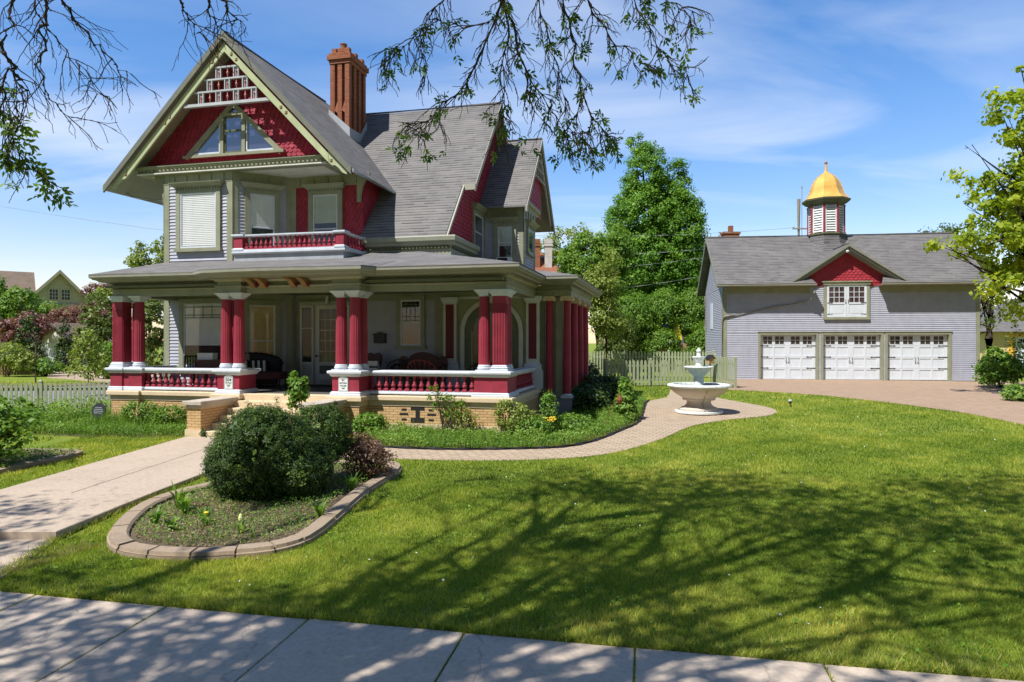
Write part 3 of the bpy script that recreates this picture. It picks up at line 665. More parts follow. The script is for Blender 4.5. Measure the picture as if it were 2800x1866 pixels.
for x,y in ((-11.63,.19),(-.25,.19)):
    m=MB(); h=.172; m.box(x-h,x+h,y-h,y+h,1.90,3.66); m.box(x-h-.01,x+h+.01,y-h-.01,y+h+.01,3.50,3.53)
    for k in range(8):
        q=-h+.03+k*(2*h-.06)/7
        m.box(x+q-.012,x+q+.012,y-h-.018,y-h,1.98,3.46); m.box(x+h,x+h+.018,y+q-.012,y+q+.012,1.98,3.46)
    o=m.build('corner_pier',RED,H)
    m=MB(); molded(m,x-h,x+h,y-h,y+h,[(0,1.772),(.06,1.772),(.06,1.82),(.03,1.835),(.05,1.86),(.02,1.89),(.03,1.905),(0,1.925)]); m.build('pier_base',WHITE,o)
    m=MB(); molded(m,x-h,x+h,y-h,y+h,[(0,3.655),(.02,3.66),(.04,3.71),(.065,3.73),(.07,3.77),(.085,3.78),(.085,3.82),(0,3.822)]); m.build('pier_capital',WHITE,o)
# ---------------- entablature, gutter, porch roof
EP=[(-11.80,3.7),(-11.80,.02),(-8.0,.02),(-8.0,-.43),(-7.27,-.43),(-7.27,-.24),(-4.62,-.24),(-4.62,-.43),(-3.82,-.43),(-3.82,.02),(-.06,.02),(-.06,3.7)]
mb=MB(); mb.sweep(EP,[(-.34,3.822),(0,3.822),(0,3.965),(.0,4.03),(-.012,4.03),(-.012,4.2),(-.34,4.2),(-.34,3.822)]); mb.build('porch_entablature',OLIVE,H)
mb=MB(); mb.sweep(EP,[(0,3.966),(.02,3.968),(.045,3.99),(.05,4.01),(.03,4.026),(0,4.028)]); mb.build('string_moulding',GUT,H)
mb=MB(); mb.sweep(EP,[(.0,4.12),(.03,4.125),(.06,4.16),(.10,4.175),(.10,4.19),(0,4.20)]); mb.build('bed_moulding',SOFF,H)
GPATH=[(-12.0,3.2),(-12.0,-.62),(-8.6,-.62),(-8.05,-1.0),(-7.2,-1.09),(-6.3,-1.14),(-5.3,-1.11),(-4.72,-1.04),(-3.5,-1.02),(-3.27,-.62),(.41,-.62),(.41,2.75),(1.34,2.75),(1.34,9.4)]
mb=MB(); mb.sweep(GPATH,[(-.70,4.185),(-.17,4.185),(-.165,4.21),(-.12,4.235),(-.06,4.25),(-.055,4.27),(-.01,4.295),(0,4.31),(.0,4.385),(-.02,4.395),(-.05,4.385),(-.70,4.40)]); mb.build('porch_gutter',GUT,H)
Z0=4.40; PS=.225; pz=lambda d:Z0+PS*d; L4=4.22
mb=MB()
mb.slab([(-12.0,-.62,Z0),(.41,-.62,Z0),(.41-L4,-.62+L4,pz(L4)),(-12.0,-.62+L4,pz(L4))],.04)
mb.slab([(.41,-.62,Z0),(.41,9.4,Z0),(.41-L4,9.4,pz(L4)),(.41-L4,-.62+L4,pz(L4))],.04)
bp=GPATH[2:10]
for p,q in zip(bp,bp[1:]):
    mb.slab([(p[0],p[1],Z0+.005),(q[0],q[1],Z0+.005),(q[0],.6,pz(1.22)+.006),(p[0],.6,pz(1.22)+.006)],.03)
mb.slab([(.3,2.75,Z0),(1.34,2.75,Z0),(.0,4.09,pz(1.34)),(-.6,4.09,pz(1.34))],.04)
mb.slab([(1.34,2.75,Z0),(1.34,9.4,Z0),(0,9.4,pz(1.34)),(0,4.09,pz(1.34))],.04)
mb.build('porch_roof',ROOF,H)
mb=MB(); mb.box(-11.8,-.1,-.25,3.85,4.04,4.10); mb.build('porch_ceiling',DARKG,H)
# scroll brackets under the bowed gutter
def console(x):
    m=MB(); pts=[(0,4.20),(-.50,4.20),(-.50,4.15),(-.40,4.13),(-.30,4.09),(-.22,4.03),(-.17,3.98),(-.10,3.95),(-.03,3.96),(0,4.0)]
    m.m=0; m.prism([(-.25+y,z) for y,z in pts],x+.07,'x',x-.07); m.m=1
    o=m.build('scroll_bracket',[ORANGE,RED],H)
    s=MB(); s.T=Matrix.Translation((x,-.34,4.02))@Matrix.Rotation(R(90),4,'Y'); s.lathe([(.02,-.085),(.065,-.085),(.065,.085),(.02,.085)],14); s.build('scroll_boss',RED,o)
console(-6.93+.0); console(-6.62); console(-5.75); console(-5.40)
# ---------------- walls
FR=T2
mb=MB()
mb.siding(-11.95,-9.5,1.1,7.6,.105,y=2.3)
mb.T=T2(-9.5,2.3,45); mb.siding(0,1.838,1.1,7.6,.105); mb.T=None
mb.siding(-8.2,-3.05,1.1,4.04,.105,y=3.8)
mb.T=T2(-11.95,12,-90); mb.siding(0,9.7,1.1,7.9,.105); mb.T=None
mb.prism([(-11.95,2.31),(-9.5,2.31),(-8.2,3.61),(-8.2,3.81),(-2.76,3.81),(-2.76,12),(-11.94,12)],4.2,'z',.5)
mb.prism([(-11.95,2.31),(-9.5,2.31),(-8.2,3.61),(-5.68,3.61),(-5.68,12),(-11.94,12)],7.9,'z',4.2); mb.prism([(-5.69,3.61),(-2.76,3.61),(-2.76,12),(-5.69,12)],5.75,'z',4.2)
mb.T=T2(-2.75,3.6,90); mb.siding(0,9,4.2,5.4,.105); mb.T=None
mb.build('clapboard_wall',SIDE,H)
gz_=lambda u:11.93-1.03*abs(u+9.42)      # front gable roof surface
mz_=lambda v:5.87+1.12*(v-3.4) if v<8.38 else 11.45-1.12*(v-8.38)
mb=MB()
mb.scales(4.9,7.58,lambda z:(-8.2,-5.67),.16,.13,y=3.6,seed=2)
mb.T=T2(-5.67,3.6,90); mb.scales(5.0,7.72,lambda z:(0,1.9),.16,.13,seed=3); mb.T=None
mb.prism([(-8.2,4.9),(-5.67,4.9),(-5.67,8.02),(-8.2,8.02)],3.599,'y',3.7)
mb.quad((-5.67,3.6,5),(-5.67,5.6,5),(-5.67,5.6,7.85),(-5.67,3.6,7.85))
# front gable field
gt=lambda z:(max(-12.8,-9.42-(11.93-.2-z)/1.03),min(-6.1,-9.42+(11.93-.2-z)/1.03))
mb.scales(8.12,11.5,gt,.17,.135,y=2.5,d=.026,seed=4)
mb.quad((-12.8,2.5,8.1),(-6.1,2.5,8.1),(-6.1,2.5,8.3),(-9.42,2.5,11.7),(-12.8,2.5,8.3))
# right gable wall
XW=-2.75
def rsp(z):
    lo=3.4+(z-5.87)/1.12+.1; hi=8.38+(11.45-z)/1.12-.1; return (max(3.62,lo)-3.6,hi-3.6)
mb.T=T2(XW,3.6,90); mb.scales(5.4,11.2,rsp,.17,.135,d=.026,seed=5); mb.T=None
mb.add([(XW,3.62,5.3),(XW,13.0,5.3),(XW,13.0,6.2),(XW,8.38,11.35),(XW,3.62,5.95)],[(0,1,2,3,4)])
mb.build('fish_scale_shingle_wall',RED2,H)
# trim boards
mb=MB()
mb.box(-11.99,-11.78,2.262,2.30,1.1,7.87).cut(); mb.box(-11.99,-11.955,2.262,2.5,1.1,7.87).cut()
mb.box(-9.66,-9.46,2.258,2.30,1.1,7.87).cut()
mb.T=T2(-9.5,2.3,45); mb.box(.0,.17,-.042,0,1.1,7.87).cut(); mb.box(1.66,1.83,-.042,0,1.1,7.87).cut(); mb.T=None
mb.box(-8.2,-8.03,3.56,3.6,4.9,7.6).cut(); mb.box(-8.2,-8.0,3.755,3.80,1.1,4.04).cut(); mb.box(-3.3,-3.02,3.74,3.80,1.1,4.04).cut()
# friezes
mb.box(-11.98,-9.47,2.27,2.31,7.58,7.87).cut(); mb.box(-11.98,-9.47,2.25,2.30,7.55,7.60).cut()
for k in range(5): x=-11.6+k*.45; mb.box(x-.035,x+.035,2.235,2.30,7.60,7.80).cut()
mb.T=T2(-9.5,2.3,45); mb.box(.02,1.84,-.032,0,7.58,7.87).cut(); mb.box(.02,1.84,-.05,0,7.55,7.6).cut()
for k in range(4): x=.3+k*.42; mb.box(x-.035,x+.035,-.06,0,7.60,7.80).cut()
mb.T=None
mb.box(-8.2,-5.66,3.555,3.6,7.58,7.87).cut(); mb.box(-8.2,-5.66,3.54,3.6,7.53,7.58).cut()
for k in range(5): x=-7.9+k*.5; mb.box(x-.035,x+.035,3.52,3.6,7.60,7.80).cut()
# porch wall frieze
mb.box(-8.2,-3.0,3.76,3.805,3.82,4.04).cut(); mb.box(-11.95,-9.5,2.26,2.305,3.86,4.04).cut()
mb.T=T2(-9.5,2.3,45); mb.box(0,1.84,-.04,0,3.80,4.04).cut(); mb.T=None
mb.build_each('trim_board',OLIVE,H)
# gable soffit & cornice
mb=MB(); mb.box(-12.86,-6.14,2.08,12,7.865,7.90); mb.build('gable_soffit',paint('off_white_soffit',(.62,.60,.54),.6),H)
mb=MB(); mb.sweep([(-12.8,4),(-12.8,2.2),(-6.2,2.2),(-6.2,4)],[(-.2,7.86),(.04,7.86),(.04,7.95),(.06,7.955),(.06,8.0),(.11,8.03),(.13,8.08),(.15,8.09),(.15,8.12),(-.35,8.15)]); mb.build('gable_cornice',OLIVE,H)
mb=MB()
k=-12.75
mb.box(-12.75,-6.25,2.142,2.16,7.95,8.005)
while k<-6.25: mb.box(k,k+.075,2.10,2.145,7.955,8.0); k+=.145
mb.build('dentil_moulding',OLIVE,H)
mb=MB(); mb.quad((-12.8,2.04,8.125),(-6.2,2.04,8.125),(-6.2,2.5,8.17),(-12.8,2.5,8.17)); mb.build('gable_sill',RED,H)
# ---------------- roofs
mb=MB()
for s_,e in ((1,4.28),(-1,4.36)):
    a=-9.42; b=-9.42+s_*e; ze=gz_(b)
    pts=[(b,1.74,ze),(a,1.74,11.93),(a,13.2,11.93),(b,13.2,ze)]
    if s_>0: pts=pts[::-1]
    mb.slab([(x,y,z+.035) for x,y,z in pts][::-1],.05)
mp=[(-5.67,3.30,mz_(3.30)),(-2.80,3.30,mz_(3.30)),(-2.80,5.04,mz_(5.04)),(-2.36,5.04,mz_(5.04)),(-2.36,8.38,11.45),(-9.3,8.38,11.45),(-5.67,5.15,mz_(5.15))]
mb.slab(mp,.06)
mb.slab([(-2.36,8.38,11.45),(-2.36,13.4,mz_(13.4)),(-9.3,13.4,mz_(13.4)),(-9.3,8.38,11.45)],.06)
# right wing
WR=9.5; WZ=10.35; WS=1.10
mb.slab([(-6,6.7,WZ-2.8*WS),(-1.0,6.7,WZ-2.8*WS),(-1.0,WR,WZ),(-6,WR,WZ)],.06)
mb.slab([(-6,WR,WZ),(-1.0,WR,WZ),(-1.0,12.3,WZ-2.8*WS),(-6,12.3,WZ-2.8*WS)],.06)
mb.build('shingle_roof',ROOF,H)
mb=MB(); mb.tube([(-9.42,1.73,11.98),(-9.42,8,11.98)],.05,6); mb.tube([(-2.36,8.38,11.49),(-8.9,8.38,11.49)],.05,6); mb.tube([(-1.0,WR,WZ+.03),(-2.5,WR,WZ+.03)],.05,6); mb.build('ridge_cap',ROOF,H)
# soffit boards under slopes
mb=MB()
for s_,e in ((1,4.24),(-1,4.32)):
    a=-9.42; b=-9.42+s_*e
    mb.slab([(b,1.78,gz_(b)-.03),(a,1.78,11.90),(a,12,11.90),(b,12,gz_(b)-.03)],.06)
mb.slab([(-2.42,5.08,mz_(5.08)-.07),(-2.42,8.38,11.37),(-4,8.38,11.37),(-4,5.08,mz_(5.08)-.07)],.04)
mb.slab([(-2.42,8.38,11.37),(-2.42,13.2,mz_(13.2)-.08),(-4,13.2,mz_(13.2)-.08),(-4,8.38,11.37)],.04)
mb.slab([(-2.7,6.76,WZ-2.74*WS-.07),(-1.06,6.76,WZ-2.74*WS-.07),(-1.06,WR,WZ-.07),(-2.7,WR,WZ-.07)],.04)
mb.slab([(-2.7,WR,WZ-.07),(-1.06,WR,WZ-.07),(-1.06,12.24,WZ-2.74*WS-.07),(-2.7,12.24,WZ-2.74*WS-.07)],.04)
mb.build('eave_soffit',SOFF,H)
# rakes of the front gable
def strip(mb,pts0,o0,o1,y0,y1):     # vertical-offset strip along a polyline (x,z) between y0,y1
    n=len(pts0); P=[]
    for x,z in pts0: P+=[(x,y0,z+o0),(x,y0,z+o1),(x,y1,z+o1),(x,y1,z+o0)]
    F=[]
    for i in range(n-1):
        for j in range(4): F.append((i*4+j,i*4+(j+1)%4,(i+1)*4+(j+1)%4,(i+1)*4+j))
    F+=[(3,2,1,0),tuple(range((n-1)*4,n*4))]; mb.add(P,F)
rl=[(-13.78,gz_(-13.78)),(-9.42,11.93),(-5.14,gz_(-5.14))]
mb=MB(); strip(mb,rl,-.15,.07,1.70,1.76); mb.build('rake_fascia',paint('dark_grey_green_fascia',(.15,.152,.12),.5,.15),H)
mb=MB(); strip(mb,[(-13.0,gz_(-13.0)),(-9.42,11.93),(-5.9,gz_(-5.9))],-.52,-.25,1.80,1.87)
for s_ in (-1,1):
    xs=[3.5,3.62,3.72,3.84,3.96,4.1]; lo=[-.52,-.50,-.40,-.36,-.38,-.30]; P=[];n=len(xs)
    for x,l in zip(xs,lo):
        u=-9.42+s_*x; P+=[(u,1.80,gz_(u)+l),(u,1.80,gz_(u)-.2),(u,1.87,gz_(u)-.2),(u,1.87,gz_(u)+l)]
    mb.add(P,[(i*4+j,i*4+(j+1)%4,(i+1)*4+(j+1)%4,(i+1)*4+j) for i in range(n-1) for j in range(4)]+[(3,2,1,0),tuple(range(n*4-4,n*4))])
mb.build('bargeboard',paint('pale_sage_paint',(.40,.43,.25),.5),H)
for s_ in (-1,1):
    for d in (.25,.42,1.95,2.12,3.6):
        u=-9.42+s_*d; m=MB(); z=gz_(u)-.38; m.frus(0,0,-.03,0,.07,.07,.05,.05); m.box(-.03,.03,-.03,.03,.0,.02)
        m.build('rosette',[ORANGE],H,(u,1.80,z),(R(90),0,0))
# gable lattice
mb=MB(); BX=[(-10.9,-7.85,9.84,9.90),(-10.55,-8.19,10.22,10.27),(-10.17,-8.54,10.58,10.63),(-9.80,-8.88,10.94,10.99)]
for a,b,c,d in BX: mb.box(a,b,1.86,1.94,c,d)
mb.box(-10.92,-7.83,1.84,1.96,9.80,9.84)
cells=[]
for (z0,z1,n) in ((9.90,10.22,4),(10.27,10.58,3),(10.63,10.94,2)):
    W=n*.19+(n-1)*.43; x=-9.37-W/2
    for k in range(n):
        for xx in (x,x+.16): mb.box(xx,xx+.03,1.865,1.935,z0,z1)
        cells.append((x+.03,x+.16,z0,z1)); x+=.19+.43
mb.build('gable_lattice',paint('pale_grey_trim',(.40,.415,.43),.5),H)
LT=[o for o in H.children if o.name.startswith('gable_lattice')][0]
m=MB()
for a,b,c,d in cells: m.box(a,b,1.905,1.925,c,d)
m.build('lattice_panel',SIDE,LT)
PEN=None
for (z0,z1,n) in ((9.90,10.22,3),(10.27,10.58,2),(10.63,10.94,1)):
    W=(n+1)*.19+n*.43; x=-9.37-W/2+.19
    for k in range(n):
        if PEN is None:
            m=MB(); m.lathe([(.006,0),(.012,.02),(.01,.05),(.014,.09),(.03,.13),(.038,.16),(.02,.19),(.015,.22),(.02,.25),(.006,.31)],8); PEN=m.build('turned_pendant',paint('dusty_rose_paint',(.50,.20,.18),.5),LT,(x+.215,1.9,z0),smooth=True)
        else: copyp(PEN,LT,(x+.215,1.9,z0))
        x+=.62
KN=None
for a,b,c,d in cells:
    if KN is None:
        m=MB(); m.lathe([(.006,0),(.016,.03),(.026,.06),(.022,.09),(.01,.11)],8); m.box(-.014,.014,-.01,.015,-.1,0); KN=m.build('carved_knob',MATS['dusty_rose_paint'],LT,((a+b)/2,1.885,c+.12),smooth=True)
    else: copyp(KN,LT,((a+b)/2,1.885,c+.12))
# triangular attic window
ax=-9.55; zb=8.43; zt=10.12; hw_=1.76
mb=MB()
def tri_strip(x0,z0,x1,z1,w,y0,y1,m):
    d=Vector((x1-x0,z1-z0)).normalized(); n=Vector((-d.y,d.x))*w
    m.add([(x0,y0,z0),(x1,y0,z1),(x1+n.x,y0,z1+n.y),(x0+n.x,y0,z0+n.y),(x0,y1,z0),(x1,y1,z1),(x1+n.x,y1,z1+n.y),(x0+n.x,y1,z0+n.y)],[(0,1,2,3),(7,6,5,4),(0,4,5,1),(1,5,6,2),(2,6,7,3),(3,7,4,0)])
tri_strip(ax-hw_,zb,ax,zt,-.15,2.38,2.5,mb); tri_strip(ax,zt,ax+hw_,zb,-.15,2.381,2.5,mb)
mb.box(ax-hw_-.05,ax+hw_+.05,2.36,2.5,zb-.05,zb+.04)
mb.box(ax-.45,ax-.33,2.375,2.5,zb+.04,zb+1.28); mb.box(ax+.33,ax+.45,2.375,2.5,zb+.04,zb+1.28); mb.box(ax-.45,ax+.45,2.37,2.5,zb+1.22,zb+1.30)
o=mb.build('attic_window',OLIVE,H)
s=MB(); s.box(ax-.33,ax-.28,2.42,2.47,zb+.04,zb+1.22); s.box(ax+.28,ax+.33,2.42,2.47,zb+.04,zb+1.22); s.box(ax-.33,ax+.33,2.42,2.47,zb+.72,zb+.78); s.box(ax-.33,ax+.33,2.42,2.47,zb+.04,zb+.10); s.build('attic_sash',DARKG,o)
s=MB()
for q in (-1,1):
    x0=ax+q*.46; x1=ax+q*1.55; zz=zb+1.1
    s.box(min(x0,x0+q*.05),max(x0,x0+q*.05),2.41,2.46,zb+.05,zz); s.box(min(x0,x1),max(x0,x1),2.41,2.459,zb+.05,zb+.11)
    if q>0: tri_strip(x0,zz+.02,x1,zb+.06,-.05,2.41,2.458,s)
    else: tri_strip(x1,zb+.06,x0,zz+.02,-.05,2.41,2.458,s)
    s.cut()
s.build_each('side_sash',WHITE,o)
p=MB(); p.m=0; p.add([(ax-1.6,2.445,zb+.04),(ax+1.6,2.445,zb+.04),(ax+.25,2.445,zb+1.4),(ax-.25,2.445,zb+1.4)],[(0,1,2,3)]); p.m=1
p.add([(ax-1.6,2.468,zb+.04),(ax+1.6,2.468,zb+.04),(ax+.25,2.468,zb+1.4),(ax-.25,2.468,zb+1.4)],[(0,1,2,3)])
p.build('attic_pane',[glassmat('sky_reflecting_glass',(.8,.8,.9),3.0),paint('attic_interior',(.10,.10,.16),.7)],o)
# big curved brackets at gable feet
def gbracket(x,s_,y):
    m=MB(); pts=[(0,6.95),(.10,6.95),(.12,7.2),(.17,7.45),(.28,7.65),(.42,7.78),(.42,7.86),(0,7.86)]
    m.prism([(x+s_*a,b) for a,b in (pts if s_>0 else pts[::-1])],y+.12,'y',y-.0); m.build('eave_bracket',OLIVE,H)
gbracket(-5.80,1,3.42); gbracket(-11.99,-1,2.36); gbracket(-11.99,-1,5.2)
# second-floor main cornice
CP=[(-5.67,3.52),(-2.72,3.52),(-2.72,6.0)]
mb=MB(); mb.sweep(CP,[(-.1,5.18),(.03,5.18),(.03,5.38),(.06,5.39),(.06,5.47),(.13,5.50),(.15,5.58),(.22,5.62),(.24,5.74),(.22,5.77),(-.1,5.80)]); mb.build('eave_cornice',paint('sage_grey_cornice',(.28,.29,.22),.5),H)
mb=MB(); k=-5.6; mb.box(-5.6,-2.7,3.455,3.47,5.39,5.47); mb.box(-2.675,-2.66,3.47,5.9,5.39,5.47)
while k<-2.75: mb.box(k,k+.06,3.41,3.46,5.40,5.46); k+=.12
k=3.6
while k<5.9: mb.box(-2.66,-2.61,k,k+.06,5.40,5.46); k+=.12
mb.build('dentil_moulding',DARKG,H)
# right gable rakes
def rake_x(mb,x0,x1,pts,o0,o1):
    n=len(pts); P=[]
    for v,z in pts: P+=[(x0,v,z+o0),(x1,v,z+o0),(x1,v,z+o1),(x0,v,z+o1)]
    mb.add(P,[(i*4+j,(i+1)*4+j,(i+1)*4+(j+1)%4,i*4+(j+1)%4) for i in range(n-1) for j in range(4)]+[(3,2,1,0),tuple(range(n*4-4,n*4))])
mb=MB(); rake_x(mb,-2.40,-2.34,[(5.02,mz_(5.02)),(8.38,11.45),(13.4,mz_(13.4))],-.22,-.005); rake_x(mb,-2.78,-2.73,[(3.32,mz_(3.32)),(5.04,mz_(5.04))],-.14,-.01)
rake_x(mb,-1.04,-.98,[(6.68,WZ-2.82*WS),(WR,WZ),(12.32,WZ-2.82*WS)],-.2,.0); rake_x(mb,-1.12,-1.06,[(7.2,WZ-2.3*WS),(WR,WZ),(11.8,WZ-2.3*WS)],-.55,-.3)
mb.box(-2.80,-2.36,5.0,5.06,mz_(5.04)-.2,mz_(5.04)-.0)
mb.build('side_rake_board',SOFF,H)
# right wing walls
mb=MB(); mb.siding(XW,-1.24,4.8,6.95,.105,y=7.2)
mb.T=T2(-1.24,7.2,90); mb.siding(0,1.95,4.5,6.95,.105); mb.T=None
mb.box(XW,-1.245,7.205,9.15,4.5,7.3); mb.build('wing_wall',SIDE,H)
mb=MB(); mb.box(-1.40,-1.20,7.16,7.2,4.5,7.3); mb.box(-1.24,-1.20,7.16,7.35,4.5,7.3); mb.box(-1.24,-1.20,9.0,9.16,4.5,7.3)
mb.box(XW,-1.2,7.165,7.2,6.95,7.35); mb.box(-1.24,-1.205,7.2,9.15,6.95,7.35)
for k in range(4): x=-2.5+k*.35; mb.box(x-.03,x+.03,7.13,7.2,7.0,7.25)
for k in range(4): y=7.5+k*.42; mb.box(-1.24,-1.17,y-.03,y+.03,7.0,7.25)
mb.sweep([(-1.22,7.0),(-1.22,9.6)],[(-.1,7.33),(.03,7.33),(.05,7.40),(.13,7.46),(.15,7.56),(-.1,7.58)])
mb.build('wing_trim',OLIVE,H)
mb=MB(); 
def wsp(z): a=(WZ-.2-z)/WS; return (max(-2.4,-a)+2.4,min(1.0,a)+2.4)
mb.T=T2(-1.24,WR-2.4,90); mb.scales(7.58,10.0,wsp,.17,.135,seed=8); mb.T=None
mb.add([(-1.24,7.0,7.4),(-1.24,WR+1.0,7.4),(-1.24,WR+1.0,WZ-1.2*WS),(-1.24,WR,WZ-.15),(-1.24,7.0,7.5)],[(0,1,2,3,4)]); mb.build('wing_gable_wall',RED2,H)
mb=MB()
for z in (8.75,9.1,9.45): a=(WZ-.3-z)/WS; mb.box(-1.12,-1.06,WR-a,WR+a,z,z+.05)
for k in range(-3,4): mb.box(-1.11,-1.07,WR+k*.33-.025,WR+k*.33+.025,8.75,min(9.5,WZ-.35-abs(k*.33)*WS))
mb.build('wing_gable_lattice',SOFF,H)
window(H,(0,7.2),0,-2.15,-1.62,5.1,6.62,.14,True,.45,paint('pale_green_blind',(.42,.47,.38),.7),meet=.62,slat=False)
window(H,(-1.24,7.2),90,.55,1.45,5.75,6.62,.11,True,glass=GLASS,meet=0)
window(H,(XW,3.6),90,2.42,3.5,5.3,6.95,.12,True,meet=.62,glass=MATS['sky_reflecting_glass'])
# ---------------- front windows
window(H,(0,2.3),0,-11.34,-10.02,5.48,7.24,.15,True,.97,meet=0)
window(H,(-9.5,2.3),45,.52,1.28,5.4,7.22,.15,True,.60,meet=.42)
window(H,(0,3.6),0,-7.40,-6.52,5.35,7.26,.16,True,.45,paint('olive_blind',(.40,.42,.24),.7),meet=.42)
window(H,(0,2.3),0,-11.22,-9.80,1.72,3.72,.16,False,.66,meet=0,leaded=.2)
window(H,(-9.5,2.3),45,.50,1.30,1.72,3.68,.16,False,.98,SHADE,meet=.42,slat=False)
window(H,(0,3.8),0,-4.45,-3.76,2.38,3.83,.13,False,0,meet=.52,leaded=.42,glass=GLASSD,curt=False)
# ---------------- front door with sidelights
mb=MB(); mb.box(-7.98,-6.15,3.70,3.82,1.118,3.80)
d=mb.build('door_surround',paint('grey_door_surround',(.40,.39,.36),.5),H)
mb=MB()
def framed(mb,x0,x1,z0,z1,st,y0,y1,rails=()):
    mb.box(x0,x0+st,y0,y1,z0,z1); mb.box(x1-st,x1,y0,y1,z0,z1); mb.box(x0+st,x1-st,y0,y1,z1-st,z1); mb.box(x0+st,x1-st,y0,y1,z0,z0+st)
    for z,h in rails: mb.box(x0+st,x1-st,y0,y1,z-h/2,z+h/2)
framed(mb,-7.36,-6.50,1.13,3.70,.13,3.64,3.70,((1.80,.12),(1.32,.3)))
dd=mb.build('front_door',paint('pale_grey_door',(.50,.49,.46),.45),H)
mb=MB(); mb.box(-7.23,-6.63,3.672,3.69,1.86,3.57); mb.build('door_glass',[paint('door_glass_dark',(.035,.033,.028),.08,.3,2,0,.6)],dd)
mb=MB()
for k in range(1,3): x=-7.23+.6*k/3; mb.box(x-.008,x+.008,3.662,3.672,1.86,3.57)
for k in range(1,5): z=1.86+1.71*k/5; mb.box(-7.23,-6.63,3.661,3.671,z-.008,z+.008)
mb.build('door_muntins',CUSH,dd)
mb=MB(); mb.box(-7.23,-6.63,3.668,3.69,1.47,1.74); mb.build('door_panel',paint('door_panel_brown',(.10,.09,.08),.5),dd)
mb=MB(); mb.T=Matrix.Translation((-7.30,3.62,2.05))@Matrix.Rotation(R(90),4,'X'); mb.lathe([(.02,-.03),(.02,.02),(.035,.03),(.035,.06),(.015,.07)],10); mb.build('door_knob',BLACK,dd)
for x0,x1 in ((-7.93,-7.45),(-6.42,-6.18)):
    mb=MB(); framed(mb,x0,x1,1.13,3.70,.07,3.65,3.70,((1.80,.10),(2.95,.03),(1.3,.2))); s=mb.build('sidelight',MATS['pale_grey_door'],H)
    mb=MB(); mb.box(x0+.07,x1-.07,3.675,3.69,1.85,3.63); mb.build('sidelight_glass',MATS['door_glass_dark'],s)
mb=MB(); mb.box(-8.0,-6.12,3.68,3.80,3.80,3.86); mb.build('door_head',OLIVE,H)
# ---------------- arched entry to the sunroom
mb=MB(); mb.box(-3.05,.0,3.68,3.80,1.1,4.04); mb.build('arch_wall',paint('shaded_olive_wall',(.27,.28,.16),.6),H)
acx=-1.44; zsp=2.83; ro=.99; ri=.86
mb=MB(); P=[];n=24
for k in range(n+1):
    a=PI*k/n
    for r,y in ((ro,3.62),(ri,3.62),(ri,3.72),(ro,3.72)): P.append((acx+r*math.cos(a),y,zsp+r*math.sin(a)))
mb.add(P,[(i*4+j,(i+1)*4+j,(i+1)*4+(j+1)%4,i*4+(j+1)%4) for i in range(n) for j in range(4)])
for s_ in (-1,1): a,b=sorted((acx+s_*ri,acx+s_*ro)); mb.box(a,b,3.62,3.72,1.1,zsp)
mb.box(-2.5,-.4,3.63,3.70,3.83,3.90)
arch=mb.build('arch_trim',paint('shaded_white_trim',(.52,.51,.48),.5),H)
def archpoly(r): return [(acx-r,1.1),(acx+r,1.1)]+[(acx+r*math.cos(PI*k/20),zsp+r*math.sin(PI*k/20)) for k in range(21)]
mb=MB(); mb.prism(archpoly(.855),3.675,'y',3.70); mb.build('arch_recess',DARKG,arch)
mb=MB(); mb.prism(archpoly(.60),3.665,'y',3.68); mb.build('arch_glass',[GLASSD if False else MATS['door_glass_dark']],arch)
mb=MB()
for s_ in (-1,1):
    x=acx+s_*.62; mb.box(x-.03,x+.03,3.64,3.68,1.1,zsp).cut()
mb.build_each('arch_mullion',OLIVE,arch)
for x0,x1 in ((-2.96,-2.54),(-.34,.06)):
    mb=MB(); mb.box(x0,x1,3.56,3.68,1.78,3.80); o=mb.build('pilaster',MATS['shaded_white_trim'],H)
    mb=MB(); mb.box(x0+.08,x1-.08,3.548,3.565,2.0,3.66)
    for k in range(6): q=x0+.10+(x1-x0-.2)*k/5; mb.box(q-.010,q+.010,3.538,3.55,2.02,3.64)
    mb.build('pilaster_panel',paint('deep_red_panel',(.14,.016,.024),.5),o)
    mb=MB(); molded(mb,x0,x1,3.56,3.67,[(0,3.70),(.02,3.71),(.05,3.78),(.07,3.82),(.07,3.88),(0,3.885)]); mb.build('pilaster_capital',WHITE,o)
    mb=MB(); molded(mb,x0,x1,3.56,3.67,[(0,1.1),(.09,1.1),(.09,1.64),(.06,1.67),(.06,1.75),(.04,1.78),(.05,1.82),(.02,1.86),(0,1.9)]); mb.build('pilaster_base',WHITE,o)
# ---------------- glazed side bay with Ionic columns
mb=MB(); mb.box(-.06,1.0,3.72,8.7,-.2,.82); mb.build('bay_plinth',PLINTH,H)
mb=MB(); mb.box(.0,.72,3.98,8.6,.82,3.90); mb.box(.50,.70,3.93,4.05,.82,3.89); mb.box(.0,.16,3.93,4.0,.82,3.89); mb.box(.48,.76,3.9,4.02,1.55,1.62)
mb.build('bay_wall',OLIVE,H)
mb=MB(); mb.box(.165,.235,3.95,3.99,.82,3.88)
for y in (4.75,6.05,7.35):
    framed(mb,0,1,0,1,.1,0,1) if False else None
    mb.box(.72,.76,y-.42,y-.36,.95,3.8); mb.box(.72,.76,y+.36,y+.42,.95,3.8); mb.box(.72,.76,y-.36,y+.36,3.72,3.8); mb.box(.72,.76,y-.36,y+.36,2.2,2.26); mb.box(.72,.76,y-.36,y+.36,.95,1.35)
mb.build('bay_window_frame',WHITE,H)
mb=MB()
for y in (4.75,6.05,7.35): mb.box(.721,.735,y-.36,y+.36,1.35,3.72)
mb.build('bay_window_glass',MATS['sky_reflecting_glass'],H)
ish=MB(); ish.lathe([(.125-.018*(k/8)**1.5,.95+2.80*k/8) for k in range(9)],20)
